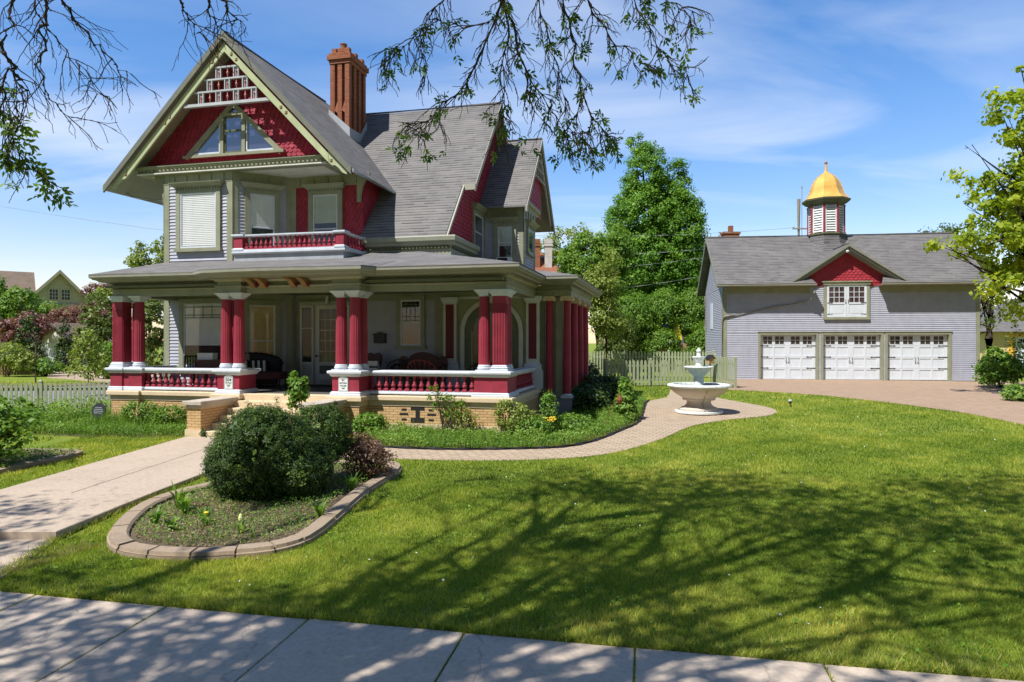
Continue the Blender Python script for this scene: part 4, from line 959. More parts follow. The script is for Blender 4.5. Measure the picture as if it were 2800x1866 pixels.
ib=MB(); ib.box(-.17,.17,-.17,.17,.825,.90); ib.lathe([(.15,.90),(.15,.92),(.13,.94),(.125,.955)],18)
ic=MB(); ic.box(-.17,.17,-.13,.13,3.80,3.88)
for s_ in (-1,1):
    ic.T=Matrix.Translation((s_*.145,0,3.79))@Matrix.Rotation(R(90),4,'X'); ic.lathe([(.02,-.125),(.065,-.125),(.065,.125),(.02,.125)],14); ic.T=None
ic.lathe([(.11,3.74),(.125,3.76),(.11,3.80)],16)
IC=None
for x,y in ((.33,3.84),(.86,3.86),(.86,5.35),(.86,6.7),(.86,8.05)):
    if IC is None: IC=ish.build('ionic_column',RED,H,(x,y,0),smooth=True); ib.build('column_base',WHITE,IC); ic.build('volute_capital',STONE,IC,smooth=True)
    else:
        c=copyp(IC,H,(x,y,0))
        for g in list(IC.children): d=g.copy(); COL.objects.link(d); d.parent=c
EP2=[(-.1,3.74),(1.0,3.74),(1.0,8.7)]
mb=MB(); mb.sweep(EP2,[(-.3,3.885),(0,3.885),(0,4.02),(.04,4.05),(.03,4.08),(0,4.085),(0,4.2),(-.3,4.2)]); mb.box(.48,.52,3.72,3.75,3.9,4.2); mb.build('bay_entablature',OLIVE,H)
# ---------------- balcony
BZ=5.28
mb=MB(); mb.box(-9.18,-5.5,1.95,3.6,4.9,BZ-.06); mb.build('balcony_base',GREYM,H)
mb=MB(); mb.sweep([(-9.2,1.92),(-5.47,1.92),(-5.47,3.6)],[(-.3,BZ-.10),(.02,BZ-.10),(.06,BZ-.06),(.06,BZ-.01),(.02,BZ),(.02,BZ+.05),(-.2,BZ+.05)]); mb.build('balcony_deck_moulding',WHITE,H)
def bped(x0,x1,y0,y1):
    m=MB(); m.box(x0,x1,y0,y1,BZ+.05,BZ+.48); o=m.build('balcony_pedestal',RED,H)
    m=MB(); molded(m,x0,x1,y0,y1,[(0,BZ+.03),(.04,BZ+.03),(.04,BZ+.07),(0,BZ+.10)]); m.cut(); molded(m,x0,x1,y0,y1,[(0,BZ+.43),(.03,BZ+.44),(.06,BZ+.47),(.06,BZ+.52),(0,BZ+.53)]); m.box(x0,x1,y0,y1,BZ+.48,BZ+.529); m.build_each('pedestal_moulding',WHITE,o)
bped(-9.17,-8.87,1.92,2.16); bped(-5.74,-5.48,1.92,2.16); bped(-5.72,-5.50,3.36,3.56)
BT=[(-.07,BZ+.44),(.07,BZ+.44),(.10,BZ+.47),(.10,BZ+.51),(-.10,BZ+.52),(-.10,BZ+.47),(-.07,BZ+.44)]; BB=[(-.06,BZ+.05),(.06,BZ+.05),(.06,BZ+.10),(-.06,BZ+.10),(-.06,BZ+.05)]
for path,n in (([(-8.87,2.04),(-5.74,2.04)],19),([(-5.6,2.16),(-5.6,3.36)],6)):
    m=MB(); m.sweep(path,BT); o=m.build('balcony_balustrade',WHITE,H); m=MB(); m.sweep(path,BB); m.build('bottom_rail',RED,o)
    a,b=Vector(path[0]),Vector(path[1]); L=(b-a).length
    balusters(o,[tuple(a.lerp(b,(.09+(L-.18)*k/(n-1))/L)) for k in range(n)],BZ+.10,.86)
# ---------------- chimney
cx0,cx1,cy0,cy1=-8.26,-7.5,6.26,7.62; CT=-.70
mb=MB(); mb.box(cx0+.12,cx1-.12,cy0+.12,cy1-.12,8.6,12.800)
for k in range(3): x=cx0+.09+k*(cx1-cx0-.18)/2; mb.box(x-.085,x+.085,cy0,cy0+.13,8.6,12.660)
for k in range(4): y=cy0+.09+k*(cy1-cy0-.18)/3; mb.box(cx1-.13,cx1,y-.095,y+.095,8.6,12.660); mb.box(cx0,cx0+.13,y-.095,y+.095,8.6,12.660)
for k in (0,1): 
    x=cx0+.275+k*.29; mb.add([(x-.15,cy0,11.0),(x+.15,cy0,10.75),(x+.15,cy0+.13,11.3),(x-.15,cy0+.13,11.5)],[(0,1,2,3)])
mb.box(cx0-.03,cx1+.03,cy0-.03,cy1+.03,12.660,12.800); mb.box(cx0-.09,cx1+.09,cy0-.09,cy1+.09,12.801,12.960); mb.box(cx0-.04,cx1+.04,cy0-.04,cy1+.04,12.961,13.050)
ch=mb.build('chimney',CHIM,H)
mb=MB(); mb.box(cx0+.10,cx1-.10,cy0+.12,cy1-.12,13.05,13.16)
for x in (cx0+.12,cx1-.12):
    for y in (cy0+.14,(cy0+cy1)/2,cy1-.14): mb.box(x-.09,x+.09,y-.09,y+.09,13.04,13.24)
mb.box(cx0+.2,cx0+.56,cy0+.12,cy0+.5,13.05,13.27); mb.build('chimney_crown',CHIM,ch)
mb=MB(); mb.lathe([(.12,13.26),(.125,13.30),(.11,13.32),(.115,13.44),(.13,13.45),(.13,13.48),(.09,13.48),(.09,13.40)],14,(cx0+.38,cy0+.31,0)); mb.build('chimney_pot',CHIM,ch)
mb=MB()
zr=lambda u:gz_(u)+.05
mb.add([(cx0-.04,cy0-.04,zr(cx0)-.1),(cx1+.04,cy0-.04,zr(cx1)-.1),(cx1+.04,cy0-.04,zr(cx1)+.28),(cx0-.04,cy0-.04,zr(cx0)+.22)],[(0,1,2,3)])
vm=3.4+(zr(cx1)-5.87)/1.12; mb.add([(cx1+.04,cy0-.04,zr(cx1)-.1),(cx1+.04,vm,zr(cx1)-.1),(cx1+.04,cy1+.04,mz_(cy1)-.1),(cx1+.04,cy1+.04,mz_(cy1)+.36),(cx1+.04,vm,zr(cx1)+.3),(cx1+.04,cy0-.04,zr(cx1)+.28)],[(0,1,4,5),(1,2,3,4)])
mb.build('chimney_flashing',GREYM,ch)
# downspouts and gutters
mb=MB(); mb.tube([(-13.8,1.75,7.43),(-13.8,12,7.43)],.07,8); mb.build('eave_gutter',GREYM,H); mb=MB(); mb.tube([(-13.7,2.6,7.4),(-13.3,2.62,7.28),(-12.25,2.62,7.12),(-12.08,2.62,7.0),(-12.08,2.62,4.9)],.045,8).cut(); mb.tube([(-12.08,2.55,4.3),(-12.1,2.5,3.7),(-12.3,2.6,1.2)],.045,8).cut()
mb.tube([(-11.9,2.45,3.95),(-11.95,2.42,3.6),(-12.0,2.45,2.6),(-12.25,2.5,1.3)],.05,8)
mb.build_each('downspout',GREYM,H); mb=MB(); mb.tube([(-5.13,1.75,7.5),(-5.13,5.0,7.5)],.06,8); mb.build('eave_gutter',GREYM,H)
mb=MB(); mb.lathe([(.08,0),(.12,.06),(.10,.13),(.03,.16)],10,(-5.95,1.95,7.60)); mb.build('security_camera',SOFF,H) if False else None
GA=R(7.55); CH=thing('carriage_house','lilac grey carriage house with three white garage doors and a gold domed cupola','garage',(10.35,33.5,0),-GA)
def gw(x,y): return (10.35+x*math.cos(GA)+y*math.sin(GA),33.5-x*math.sin(GA)+y*math.cos(GA))
C=CH; W=11.58; DP=5.7; B0=.55; ES=.77; ez=lambda y:5.28+ES*(y+.6)
doors=[(1.75,4.33),(4.65,7.26),(7.56,10.27)]; DT=2.86
mb=MB(); ex=.0895; SD_=.03
for a,b in ((0,1.64),(4.44,4.54),(7.37,7.45),(10.39,W)): mb.siding(a,b,.70,DT+.12,ex,d=SD_)
mb.siding(0,W,DT+.12,5.2,ex,d=SD_)
mb.T=T2(0,DP,-90); mb.siding(0,DP,.7,5.2,ex); 
mb.siding(0,DP,5.2,7.7,ex,clip=lambda z:(max(0,DP/2+.15-(8.0-.25-z)/ES),min(DP,DP/2+.15+(8.0-.25-z)/ES))); mb.T=None
mb.box(0,1.64,.002,DP,B0,5.2)
for a,b in ((4.44,4.54),(7.37,7.45),(10.39,W)): mb.box(a,b,.002,DP if a>10 else .5,B0,5.2)
mb.box(1.64,10.39,.002,DP,DT+.12,5.2); mb.box(1.64,10.39,.5,DP,B0,DT+.1)
mb.add([(.002,0,5.2),(.002,DP,5.2),(.002,DP,5.5),(.002,2.95,7.7),(.002,0,5.5)],[(0,1,2,3,4)]); mb.add([(W,0,5.2),(W,DP,5.2),(W,DP,5.5),(W,2.95,7.7),(W,0,5.5)],[(0,1,2,3,4)])
mb.build('clapboard_wall',SIDE,C)
mb=MB(); mb.box(-.03,.16,-.035,0,B0,5.0); mb.box(-.035,0,-.035,.12,B0,5.0).cut(); mb.box(W-.14,W+.03,-.035,0,B0,5.0).cut(); mb.box(-.035,0,DP-.12,DP+.02,B0,5.0).cut()
mb.cut(); mb.box(.16,4.05,-.03,0,4.86,5.2).cut(); mb.box(7.2,W-.14,-.03,0,4.86,5.2).cut(); mb.build_each('trim_board',OLIVE,C)
GD=None
for i,(a,b) in enumerate(doors):
    t=MB(); t.box(a-.11,a,-.05,.2,B0,DT+.12); t.box(b,b+.11,-.05,.2,B0,DT+.12); t.box(a,b,-.05,.2,DT,DT+.12); t.box(a-.14,b+.14,-.08,.0,DT+.12,DT+.15); 
    o=t.build('garage_door_frame',OLIVE,C)
    w=b-a; D=Matrix.Translation((a,.14,0)); z0=.70; hh=(DT-z0)/4
    m=MB(); m.T=D; m.box(0,w,.02,.06,z0,DT)
    for r in range(4):
        za=z0+r*hh; m.box(0,w,.0,.02,za+.003,za+.07); m.box(0,w,.0,.02,za+hh-.07,za+hh-.003)
        for xs in (0,.5): 
            for x0,x1 in ((xs,xs+.05),(xs+.235,xs+.265),(xs+.45,xs+.5)): m.box(w*x0,w*x1,.0,.02,za+.07,za+hh-.07)
    dd=m.build('garage_door',WHITE2,o)
    m=MB(); m.T=D; z=z0+3*hh
    g=MB(); g.T=D
    for xs in (0,.5):
        for x0,x1 in ((xs+.055,xs+.23),(xs+.27,xs+.445)):
            g.box(w*x0,w*x1,.004,.021,z+.07,z+hh-.07).cut(); c=(w*x0+w*x1)/2
            m.box(c-.012,c+.012,-.004,.01,z+.07,z+hh-.07); m.box(w*x0,w*x1,-.004,.01,z+hh/2-.012,z+hh/2+.012)
            for q in (w*x0,w*x1): m.box(q-.02,q+.02,-.006,.01,z+.06,z+hh-.06)
            m.box(w*x0,w*x1,-.006,.01,z+.05,z+.08); m.box(w*x0,w*x1,-.006,.01,z+hh-.08,z+hh-.05); m.cut()
    m.build_each('window_muntin',WHITE2,o); g.build_each('garage_window',MATS['door_glass_dark'],o)
    m=MB(); m.T=D
    for r in (1,2,3):
        za=z0+r*hh-.0
        for s_ in (0,1):
            x=0 if s_==0 else w; sg=1 if s_==0 else -1
            m.prism([(x,za-.022),(x+sg*.30,za-.012),(x+sg*.36,za-.03),(x+sg*.42,za),(x+sg*.36,za+.03),(x+sg*.30,za+.012),(x,za+.022)] if sg>0 else [(x,za-.022),(x,za+.022),(x-.30,za+.012),(x-.36,za+.03),(x-.42,za),(x-.36,za-.03),(x-.30,za-.012)],-.012,'y',.0); m.cut()
    m.build_each('strap_hinge',BLACK,o)
    m=MB(); m.T=D
    for s_ in (-1,1):
        x=w/2+s_*.07; m.tube([(x-s_*.02,-.01,z0+1.52*hh+.0),(x+s_*.01,-.04,z0+1.62*hh),(x-s_*.015,-.05,z0+1.78*hh),(x,-.01,z0+1.95*hh)],[.015,.012,.012,.02],6); m.lathe([(.0,0),(.03,.02),(.0,.05)],6,(x-s_*.02,-.02,z0+1.48*hh)); m.cut()
    m.build_each('door_pull',BLACK,o)
# loft door
m=MB(); m.box(4.66,4.80,-.09,.02,3.62,5.30); m.box(6.60,6.74,-.09,.02,3.62,5.30); m.box(4.66,6.74,-.12,.02,3.58,3.70); m.box(4.62,6.78,-.13,.02,5.24,5.36); m.box(4.56,6.84,-.17,.02,5.361,5.42)
o=m.build('loft_door_frame',OLIVE,C)
m=MB()
m.T=Matrix.Translation((0,-.04,0))
for x0,x1 in ((4.80,5.695),(5.705,6.60)):
    framed(m,x0,x1,3.70,5.24,.10,-.045,.0,((4.36,.08),)); m.box(x0+.1,x1-.1,-.02,.0,3.8,4.32); m.box(x0+.16,x1-.16,-.032,-.02,3.86,4.26)
    for k in (1,2): xx=x0+.1+(x1-x0-.2)*k/3; m.box(xx-.012,xx+.012,-.035,0,4.4,5.14); zz=4.4+.74*k/3; m.box(x0+.1,x1-.1,-.034,0,zz-.012,zz+.012)
ld=m.build('loft_door',WHITE2,o)
m=MB(); m.T=Matrix.Translation((0,-.04,0))
for x0,x1 in ((4.80,5.695),(5.705,6.60)): m.box(x0+.1,x1-.1,-.014,-.002,4.40,5.14)
m.build('loft_window',paint('loft_glass_plum',(.06,.035,.035),.1,.6,6,0,.6),ld)
m=MB(); m.T=Matrix.Translation((0,-.04,0))
for z in (3.84,4.38):
    for x,s_ in ((4.82,1),(6.58,-1)): a,b=sorted((x,x+s_*.24)); m.box(a,b,-.06,-.045,z-.014,z+.014)
for s_ in (-1,1): m.tube([(5.70+s_*.07,-.06,4.36),(5.70+s_*.05,-.09,4.44),(5.70+s_*.07,-.06,4.54)],.014,5)
m.build('loft_hardware',BLACK,ld)
# roof
m=MB(); m.slab([(-.38,-.62,ez(-.62)),(4.2,-.62,ez(-.62)),(3.9,.02,ez(.02)),(3.9,3.0,ez(3.0)),(-.38,3.0,ez(3.0))],.06); m.slab([(7.08,-.62,ez(-.62)),(W+.25,-.62,ez(-.62)),(W+.25,3.0,ez(3.0)),(7.4,3.0,ez(3.0)),(7.4,.02,ez(.02))],.06); m.slab([(3.9,.02,ez(.02)),(7.4,.02,ez(.02)),(7.4,3.0,ez(3.0)),(3.9,3.0,ez(3.0))],.06)
m.slab([(-.38,3.0,ez(3.0)),(W+.25,3.0,ez(3.0)),(W+.25,6.65,ez(-.65)),(-.38,6.65,ez(-.65))],.06)
gx=5.68; ga=7.15; gs=.66
m.slab([(gx-2.85,-.68,ga-2.85*gs),(gx,-.68,ga),(gx,2.1,ga),(gx-2.85,2.1,ga-2.85*gs)][::-1],.05) if False else None
m.slab([(gx-2.85,-.44,ga-2.85*gs),(gx,-.44,ga),(gx,2.2,ga),(gx-.2,2.1,ga-.132),(gx-2.85,-.2,ga-2.85*gs)],.05)
m.slab([(gx+2.85,-.44,ga-2.85*gs),(gx+2.85,-.2,ga-2.85*gs),(gx+.2,2.1,ga-.132),(gx,2.2,ga),(gx,-.44,ga)],.05)
# pent returns

m.tube([(-.38,3.0,ez(3.0)+.03),(W+.25,3.0,ez(3)+.03)],.05,6); m.tube([(gx,-.44,ga+.02),(gx,2.1,ga+.02)],.04,5)
m.build('shingle_roof',ROOFG,C)
m=MB(); 
def grake(mb,o0,o1,y0,y1,e=2.85):
    P=[];
    for x,z in ((gx-e,ga-e*gs),(gx,ga),(gx+e,ga-e*gs)): P+=[(x,y0,z+o0),(x,y0,z+o1),(x,y1,z+o1),(x,y1,z+o0)]
    mb.add(P,[(i*4+j,i*4+(j+1)%4,(i+1)*4+(j+1)%4,(i+1)*4+j) for i in (0,1) for j in range(4)]+[(3,2,1,0),(8,9,10,11)])
grake(m,-.12,.005,-.50,-.44); grake(m,-.24,-.12,-.42,-.36,2.6); grake(m,-.34,-.24,-.34,-.02,2.2)
m.slab([(-.34,-.55,5.20),(4.15,-.55,5.20),(4.15,.0,5.22),(-.34,0,5.22)],.03); m.slab([(7.12,-.55,5.20),(W+.2,-.55,5.20),(W+.2,0,5.22),(7.12,0,5.22)],.03)
for y0,y1 in ((-.62,3.0),(3.0,6.65)):
    for x in (-.40,W+.25):
        za=ez(y0) if y0<3 else ez(3); zb=ez(3) if y0<3 else ez(-.65)
        m.add([(x,y0,za-.2),(x+.03,y0,za-.2),(x+.03,y0,za),(x,y0,za),(x,y1,zb-.2),(x+.03,y1,zb-.2),(x+.03,y1,zb),(x,y1,zb)],[(3,2,1,0),(4,5,6,7),(0,1,5,4),(1,2,6,5),(2,3,7,6),(3,0,4,7)])
m.build('rake_and_soffit',paint('grey_olive_rake',(.22,.22,.18),.5),C)
m=MB(); m.quad((-.38,-.5,ez(-.5)-.07),(-.38,3,ez(3)-.07),(0,3,ez(3)-.07),(0,-.5,ez(-.5)-.07)); m.build('rake_soffit',SOFF,C)
m=MB()
for a,b in ((-.40,4.17),(7.08,W+.27)): m.cut(); m.sweep([(a,-.62),(b,-.62)],[(-.06,5.16),(.06,5.16),(.10,5.20),(.10,5.27),(.12,5.28),(.09,5.285),(.07,5.26),(-.06,5.26),(-.06,5.16)])
m.build_each('eave_gutter',GUT,C)
m=MB(); m.tube([(4.08,-.60,5.18),(4.08,-.58,4.85),(3.98,-.35,4.55),(3.80,-.10,4.46),(2.5,-.075,4.22),(.05,-.075,3.75),(-.08,-.075,3.6),(-.08,-.075,.75)],.045,8).cut(); m.tube([(-.12,DP-.5,5.1),(-.12,DP-.5,3.2)],.04,6); m.build_each('downspout',GUT,C)
m=MB(); m.scales(5.36,6.75,lambda z:(max(3.7,gx-(ga-.38-z)/gs),min(7.66,gx+(ga-.38-z)/gs)),.19,.125,y=-.004,d=.03,seed=9)
m.add([(3.7,-.002,5.2),(7.66,-.002,5.2),(7.66,-.002,5.5),(gx,-.002,6.85),(3.7,-.002,5.5)],[(0,1,2,3,4)]); m.box(4.2,4.62,-.05,0,5.18,5.24); m.box(6.8,7.1,-.05,0,5.18,5.24); m.build('fish_scale_gable',paint('crimson_gable_paint',(.34,.03,.045),.55,.15,5),C)
m=MB(); m.T=Matrix.Translation((gx-.06,-.40,6.80)); m.lathe([(.0,-.07),(.07,-.05),(.09,0),(.07,.05),(.0,.07)],10); m.build('flood_lamp',WHITE2,C)
# left-end details
m=MB(); m.T=T2(0,DP,-90); m.box(1.9,2.6,-.05,0,3.2,4.6); m.build('side_window_casing',WHITE2,C); 
# cupola
cu=MB(); cy=2.95; cxx=5.69; r8=PI/8
cu.lathe([(1.35,7.0),(1.02,7.55),(.92,8.02)],8,(cxx,cy,0),rot=r8); o=cu.build('cupola_curb',ROOFG,C)
m=MB(); m.lathe([(.98,8.0),(1.0,8.06),(.93,8.10),(.78,8.12),(.78,9.55),(.86,9.56),(.90,9.62),(1.0,9.66),(1.16,9.80),(1.18,9.88),(1.05,9.90)],8,(cxx,cy,0),rot=r8); m.build('cupola_body',DARKG,o)
m=MB(); ro8=.80
for k in range(8):
    a=2*PI*k/8; m.T=Matrix.Translation((cxx,cy,0))@Matrix.Rotation(a,4,'Z')
    for s_ in (-1,1): m.box(.735,.80,s_*.25-.035,s_*.25+.035,8.12,9.55)
    for j in range(11): z=8.16+j*.125; m.add([(.80,-.22,z),(.80,.22,z),(.735,.22,z+.10),(.735,-.22,z+.10),(.80,-.22,z+.02),(.80,.22,z+.02),(.735,.22,z+.12),(.735,-.22,z+.12)],[(0,1,5,4),(4,5,6,7),(0,3,2,1)])
m.build('cupola_louver',LOUV,o)
m=MB()
for k in range(8):
    a=2*PI*(k+.5)/8; m.lathe([(.075,8.10),(.075,8.16),(.055,8.18),(.055,9.46),(.075,9.5),(.08,9.56)],10,(cxx+.86*math.cos(a),cy+.86*math.sin(a),0))
m.build('cupola_colonnette',RED,o)
m=MB(); m.lathe([(1.137,9.86),(1.100,9.92),(0.959,10.05),(0.874,10.18),(0.808,10.35),(0.752,10.55),(0.677,10.75),(0.564,10.95),(0.414,11.12),(0.235,11.26),(0.122,11.33),(0.075,11.42),(0.052,11.6),(0.047,11.78)],8,(cxx,cy,0),rot=r8); m.build('cupola_dome',GOLD,o)
m=MB()
for k in range(8):
    a=2*PI*(k+.5)/8; m.tube([(cxx+r_*math.cos(a),cy+r_*math.sin(a),z) for r_,z in ((1.10,9.92),(.965,10.05),(.88,10.18),(.815,10.35),(.757,10.55),(.683,10.75),(.57,10.95),(.42,11.12),(.235,11.27))],.012,4)
m.build('dome_seam',GOLD,o)
m=MB(); m.lathe([(.03,11.76),(.06,11.79),(.085,11.85),(.06,11.91),(.02,11.93)],10,(cxx,cy,0)); m.build('dome_finial',paint('brown_finial',(.30,.17,.10),.5),o)
# ---------------- fountain
FX,FY=5.72,20.94; FZ=gz(FX,FY)+.012
F_=thing('fountain','three tiered stone garden fountain with scalloped basin on the brick circle','fountain',(FX,FY,FZ))
m=MB(); m.lathe([(.70,0),(.72,.02),(.72,.07),(.60,.075)],40); m.build('fountain_plinth',FOUNTW,F_)
m=MB(); m.lathe([(.56,.072),(.575,.10),(.57,.14),(.53,.17),(.44,.205),(.38,.26),(.355,.33),(.37,.38),(.47,.40),(.49,.415),(.49,.46),(.52,.48),(.60,.53),(.74,.62),(.83,.70),(.865,.76),(.87,.80),(.80,.82)],40); m.build('basin_bowl',FOUNT,F_,smooth=True)
m=MB(); m.lathe([(.84,.775),(.93,.79),(.955,.83),(.94,.87),(.87,.885),(.78,.88),(.76,.80),(.74,.76)],56,flute=.016); m.build('scalloped_rim',FOUNTW,F_)
m=MB(); m.lathe([(.05,.80),(.77,.82),(.0001,.825)],40); m.build('basin_water',WATERM,F_)
m=MB(); m.lathe([(.17,.72),(.16,.80),(.15,.95),(.15,1.10),(.155,1.12),(.17,1.13),(.23,1.18),(.31,1.27),(.37,1.36),(.40,1.38)],32,flute=.04); m.build('middle_stem',FOUNTW,F_)
m=MB(); m.lathe([(.36,1.36),(.43,1.37),(.445,1.395),(.435,1.42),(.38,1.425),(.33,1.39),(.05,1.385)],40,flute=.012); m.build('middle_bowl',FOUNTW,F_)
m=MB(); m.lathe([(.11,1.38),(.10,1.42),(.095,1.55),(.12,1.56),(.16,1.63),(.195,1.68),(.205,1.70),(.20,1.72),(.16,1.72),(.06,1.70)],24,flute=.03); m.build('upper_bowl',FOUNTW,F_)
m=MB(); m.lathe([(.075,1.69),(.065,1.74),(.055,1.84),(.075,1.86),(.08,1.90),(.07,1.93),(.04,1.94),(.045,1.965),(.02,1.985)],16); m.build('fountain_finial',FOUNTW,F_,smooth=True)
m=MB(); m.tube([(.01,-.88,.72),(.01,-.60,.53),(.01,-.50,.42),(.01,-.37,.34),(.01,-.57,.12),(.01,-.70,.07)],.008,4); m.build('basin_seam',BLACK,F_)
# ---------------- picket fences
def picket(mb,x,y0,z0,z1,w=.045,t=.02):
    mb.prism([(x-w,z0),(x+w,z0),(x+w,z1-.10),(x+w*.75,z1-.04),(x,z1),(x-w*.75,z1-.04),(x-w,z1-.10)],y0+t,'y',y0)
def fence(name,label,p,q,h,mat,sp=.15,w=.045,group=None,posts=2.2,rail_back=True,ztop=None,side=1):
    p=Vector(p);q=Vector(q); L=(q-p).length; a=math.atan2(q.y-p.y,q.x-p.x)
    t=thing(name,label,'fence',(p.x,p.y,gz(p.x,p.y)),a,group); dz=(gz(q.x,q.y)-gz(p.x,p.y))
    m=MB(); n=max(2,int(L/sp)); rr=random.Random(int(L*100))
    for k in range(n): x=(k+.5)*L/n; z=dz*x/L; picket(m,x,-.035*side,z+.05,z+h+rr.uniform(-.015,.015),w*rr.uniform(.95,1.05))
    m.build('picket_panel',mat,t)
    m=MB()
    for hz in (.25,.78): m.add([(0,0,h*hz-.04),(L,0,dz+h*hz-.04),(L,.04,dz+h*hz-.04),(0,.04,h*hz-.04),(0,0,h*hz+.04),(L,0,dz+h*hz+.04),(L,.04,dz+h*hz+.04),(0,.04,h*hz+.04)],[(3,2,1,0),(4,5,6,7),(0,1,5,4),(1,2,6,5),(2,3,7,6),(3,0,4,7)])
    m.build('fence_rail',mat,t)
    k=max(1,round(L/posts))
    for i in range(k+1):
        x=L*i/k; z=dz*i/k; m=MB(); m.box(-.05,.05,.042,.14,-.1,h+.02); m.frus(0,.091,h+.02,h+.07,.06,.06,.01,.01); m.build('fence_post',mat,t,(x,0,z))
    return t
fence('picket_fence','weathered pale green picket fence left of the porch, half hidden by weeds',(-16.4,20.3),(-12.0,20.75),.98,FENCE,.135,.043)
fence('picket_fence','sage picket fence running behind the stone fountain',(4.0,29.5),(8.05,29.75),1.15,FENCE,.165,.05)
fence('picket_fence','darker sage picket fence along the back by the hedge',(3.6,35.6),(10.2,34.6),1.35,FENCE,.15,.045)
fence('fence_gate','sage picket return panel ending by the garage corner post',(9.05,30.8),(9.3,28.75),1.28,FENCE,.18,.055,posts=4)
fence('wood_fence','tall bare cedar board fence showing behind the hedge',(8.3,41.2),(11.6,41.2),1.75,FENCEB,.13,.06)
# ---------------- lawn lamp, birdhouse, ornament, garden sign
def at(x,y,dz=0): return (x,y,gz(x,y)+dz)
t=thing('path_light','small black solar path light standing in the lawn','lamp',at(9.15,22.5))
m=MB(); m.lathe([(.015,-.1),(.015,.10),(.05,.11),(.05,.17),(.02,.17)],10); m.build('light_stake',BLACK,t)
m=MB(); m.lathe([(.052,.171),(.065,.19),(.07,.22),(.02,.235)],12); m.build('light_cap',WHITE2,t)
t=thing('birdhouse','small weathered wooden birdhouse on the fence by the garage','birdhouse',(8.75,30.2,1.55),.4)
m=MB(); m.box(-.14,.14,-.12,.12,0,.24); m.prism([(-.14,.24),(.14,.24),(0,.36)],.12,'y',-.12); m.build('nest_box',FENCEB,t)
m=MB(); m.slab([(-.19,-.16,.23),(0,-.16,.39),(0,.16,.39),(-.19,.16,.23)][::-1],.02); m.slab([(0,-.16,.39),(.19,-.16,.23),(.19,.16,.23),(0,.16,.39)][::-1],.02); m.build('nest_roof',BLACK,t)
m=MB(); m.box(-.03,.03,-.03,.03,-1.2,0); m.build('nest_post',FENCE,t)
t=thing('garden_ornament','rusty metal flower ornament on a bent stem in the bed','ornament',at(2.62,18.6))
m=MB(); m.tube([(0,0,0),(.03,0,.3),(.08,0,.5),(.20,0,.62),(.30,0,.66)],.012,5); m.build('metal_stem',RUST,t)
m=MB(); m.lathe([(.01,.0),(.05,.04),(.085,.12),(.06,.2),(.02,.26),(.005,.34)],8,(.31,0,.56)); m.build('metal_bloom',RUST,t)
m=MB(); m.lathe([(.12,0),(.10,.06),(.03,.1)],8); m.build('ornament_base',RUST,t)
t=thing('garden_sign','round black plaque leaning in the weeds by the left porch corner','sign',(*hw(-11.5,-.75),gz(*hw(-11.5,-.75))),-HA)
m=MB(); m.T=Matrix.Translation((0,0,.33))@Matrix.Rotation(R(82),4,'X'); m.lathe([(.22,0),(.225,.012),(.225,.03),(.2,.032)],28); m.build('sign_disc',paint('black_cast_metal',(.03,.03,.035),.4),t)
m=MB(); m.T=Matrix.Translation((0,-.034,.33))@Matrix.Rotation(R(-8),4,'X'); 
for z,w in ((.10,.11),(.05,.14),(0,.15),(-.05,.13)): 
    x=-w
    while x<w: m.box(x,x+.02,-.006,0,z-.012,z+.012); x+=.032
m.build('sign_relief',GREYM,t); m=MB(); m.box(-.015,.015,.02,.04,-.1,.35); m.build('sign_stake',BLACK,t)
# ---------------- things on the house
t=thing('mailbox','black wall mailbox on the siding right of the front door','mailbox',(*hw(-5.14,3.78),2.46),-HA)
m=MB(); m.prism([(-.19,0),(.19,0),(.19,.26),(-.19,.26)],-.13,'y',0); m.build('mailbox_body',BLACK,t)
m=MB(); m.prism([(-.21,.25),(.21,.25),(.21,.29),(0,.36),(-.21,.29)],-.16,'y',0); m.build('mailbox_lid',BLACK,t)
m=MB(); m.lathe([(0,0),(.015,.005),(0,.012)],8,(0,-.135,.14)); m.build('mailbox_button',CUSH,t)
t=thing('porch_light','ribbed amber glass ceiling light on the porch ceiling','lamp',(*hw(-5.35,1.3),4.03),-HA)
m=MB(); m.lathe([(.02,-.24),(.05,-.22),(.12,-.16),(.20,-.07),(.24,-.02),(.22,0)],28,flute=.06); m.build('glass_shade',AMBER,t)
m=MB(); m.lathe([(.0,-.28),(.02,-.27),(.02,-.24),(.0,-.23)],8); m.build('lamp_finial',BLACK,t)
t=thing('porch_spotlight','little white spotlight above the front door','lamp',(*hw(-6.95,3.70),3.93),-HA)
m=MB(); m.lathe([(.04,0),(.05,-.1),(.06,-.18),(.02,-.19)],10,(0,-.08,0)); m.build('lamp_head',WHITE2,t); m=MB(); m.box(-.03,.03,-.08,.0,-.02,.06); m.build('lamp_bracket',WHITE2,t)
t=thing('air_conditioner','white window air conditioner in the upper wing window','air conditioner',(*hw(-1.86,7.2),5.13),-HA)
m=MB(); m.box(-.26,.26,-.42,.0,0,.36); m.build('conditioner_case',WHITE2,t); m=MB(); m.box(-.22,.14,-.428,-.421,.03,.33); m.build('conditioner_grille',DARK,t)
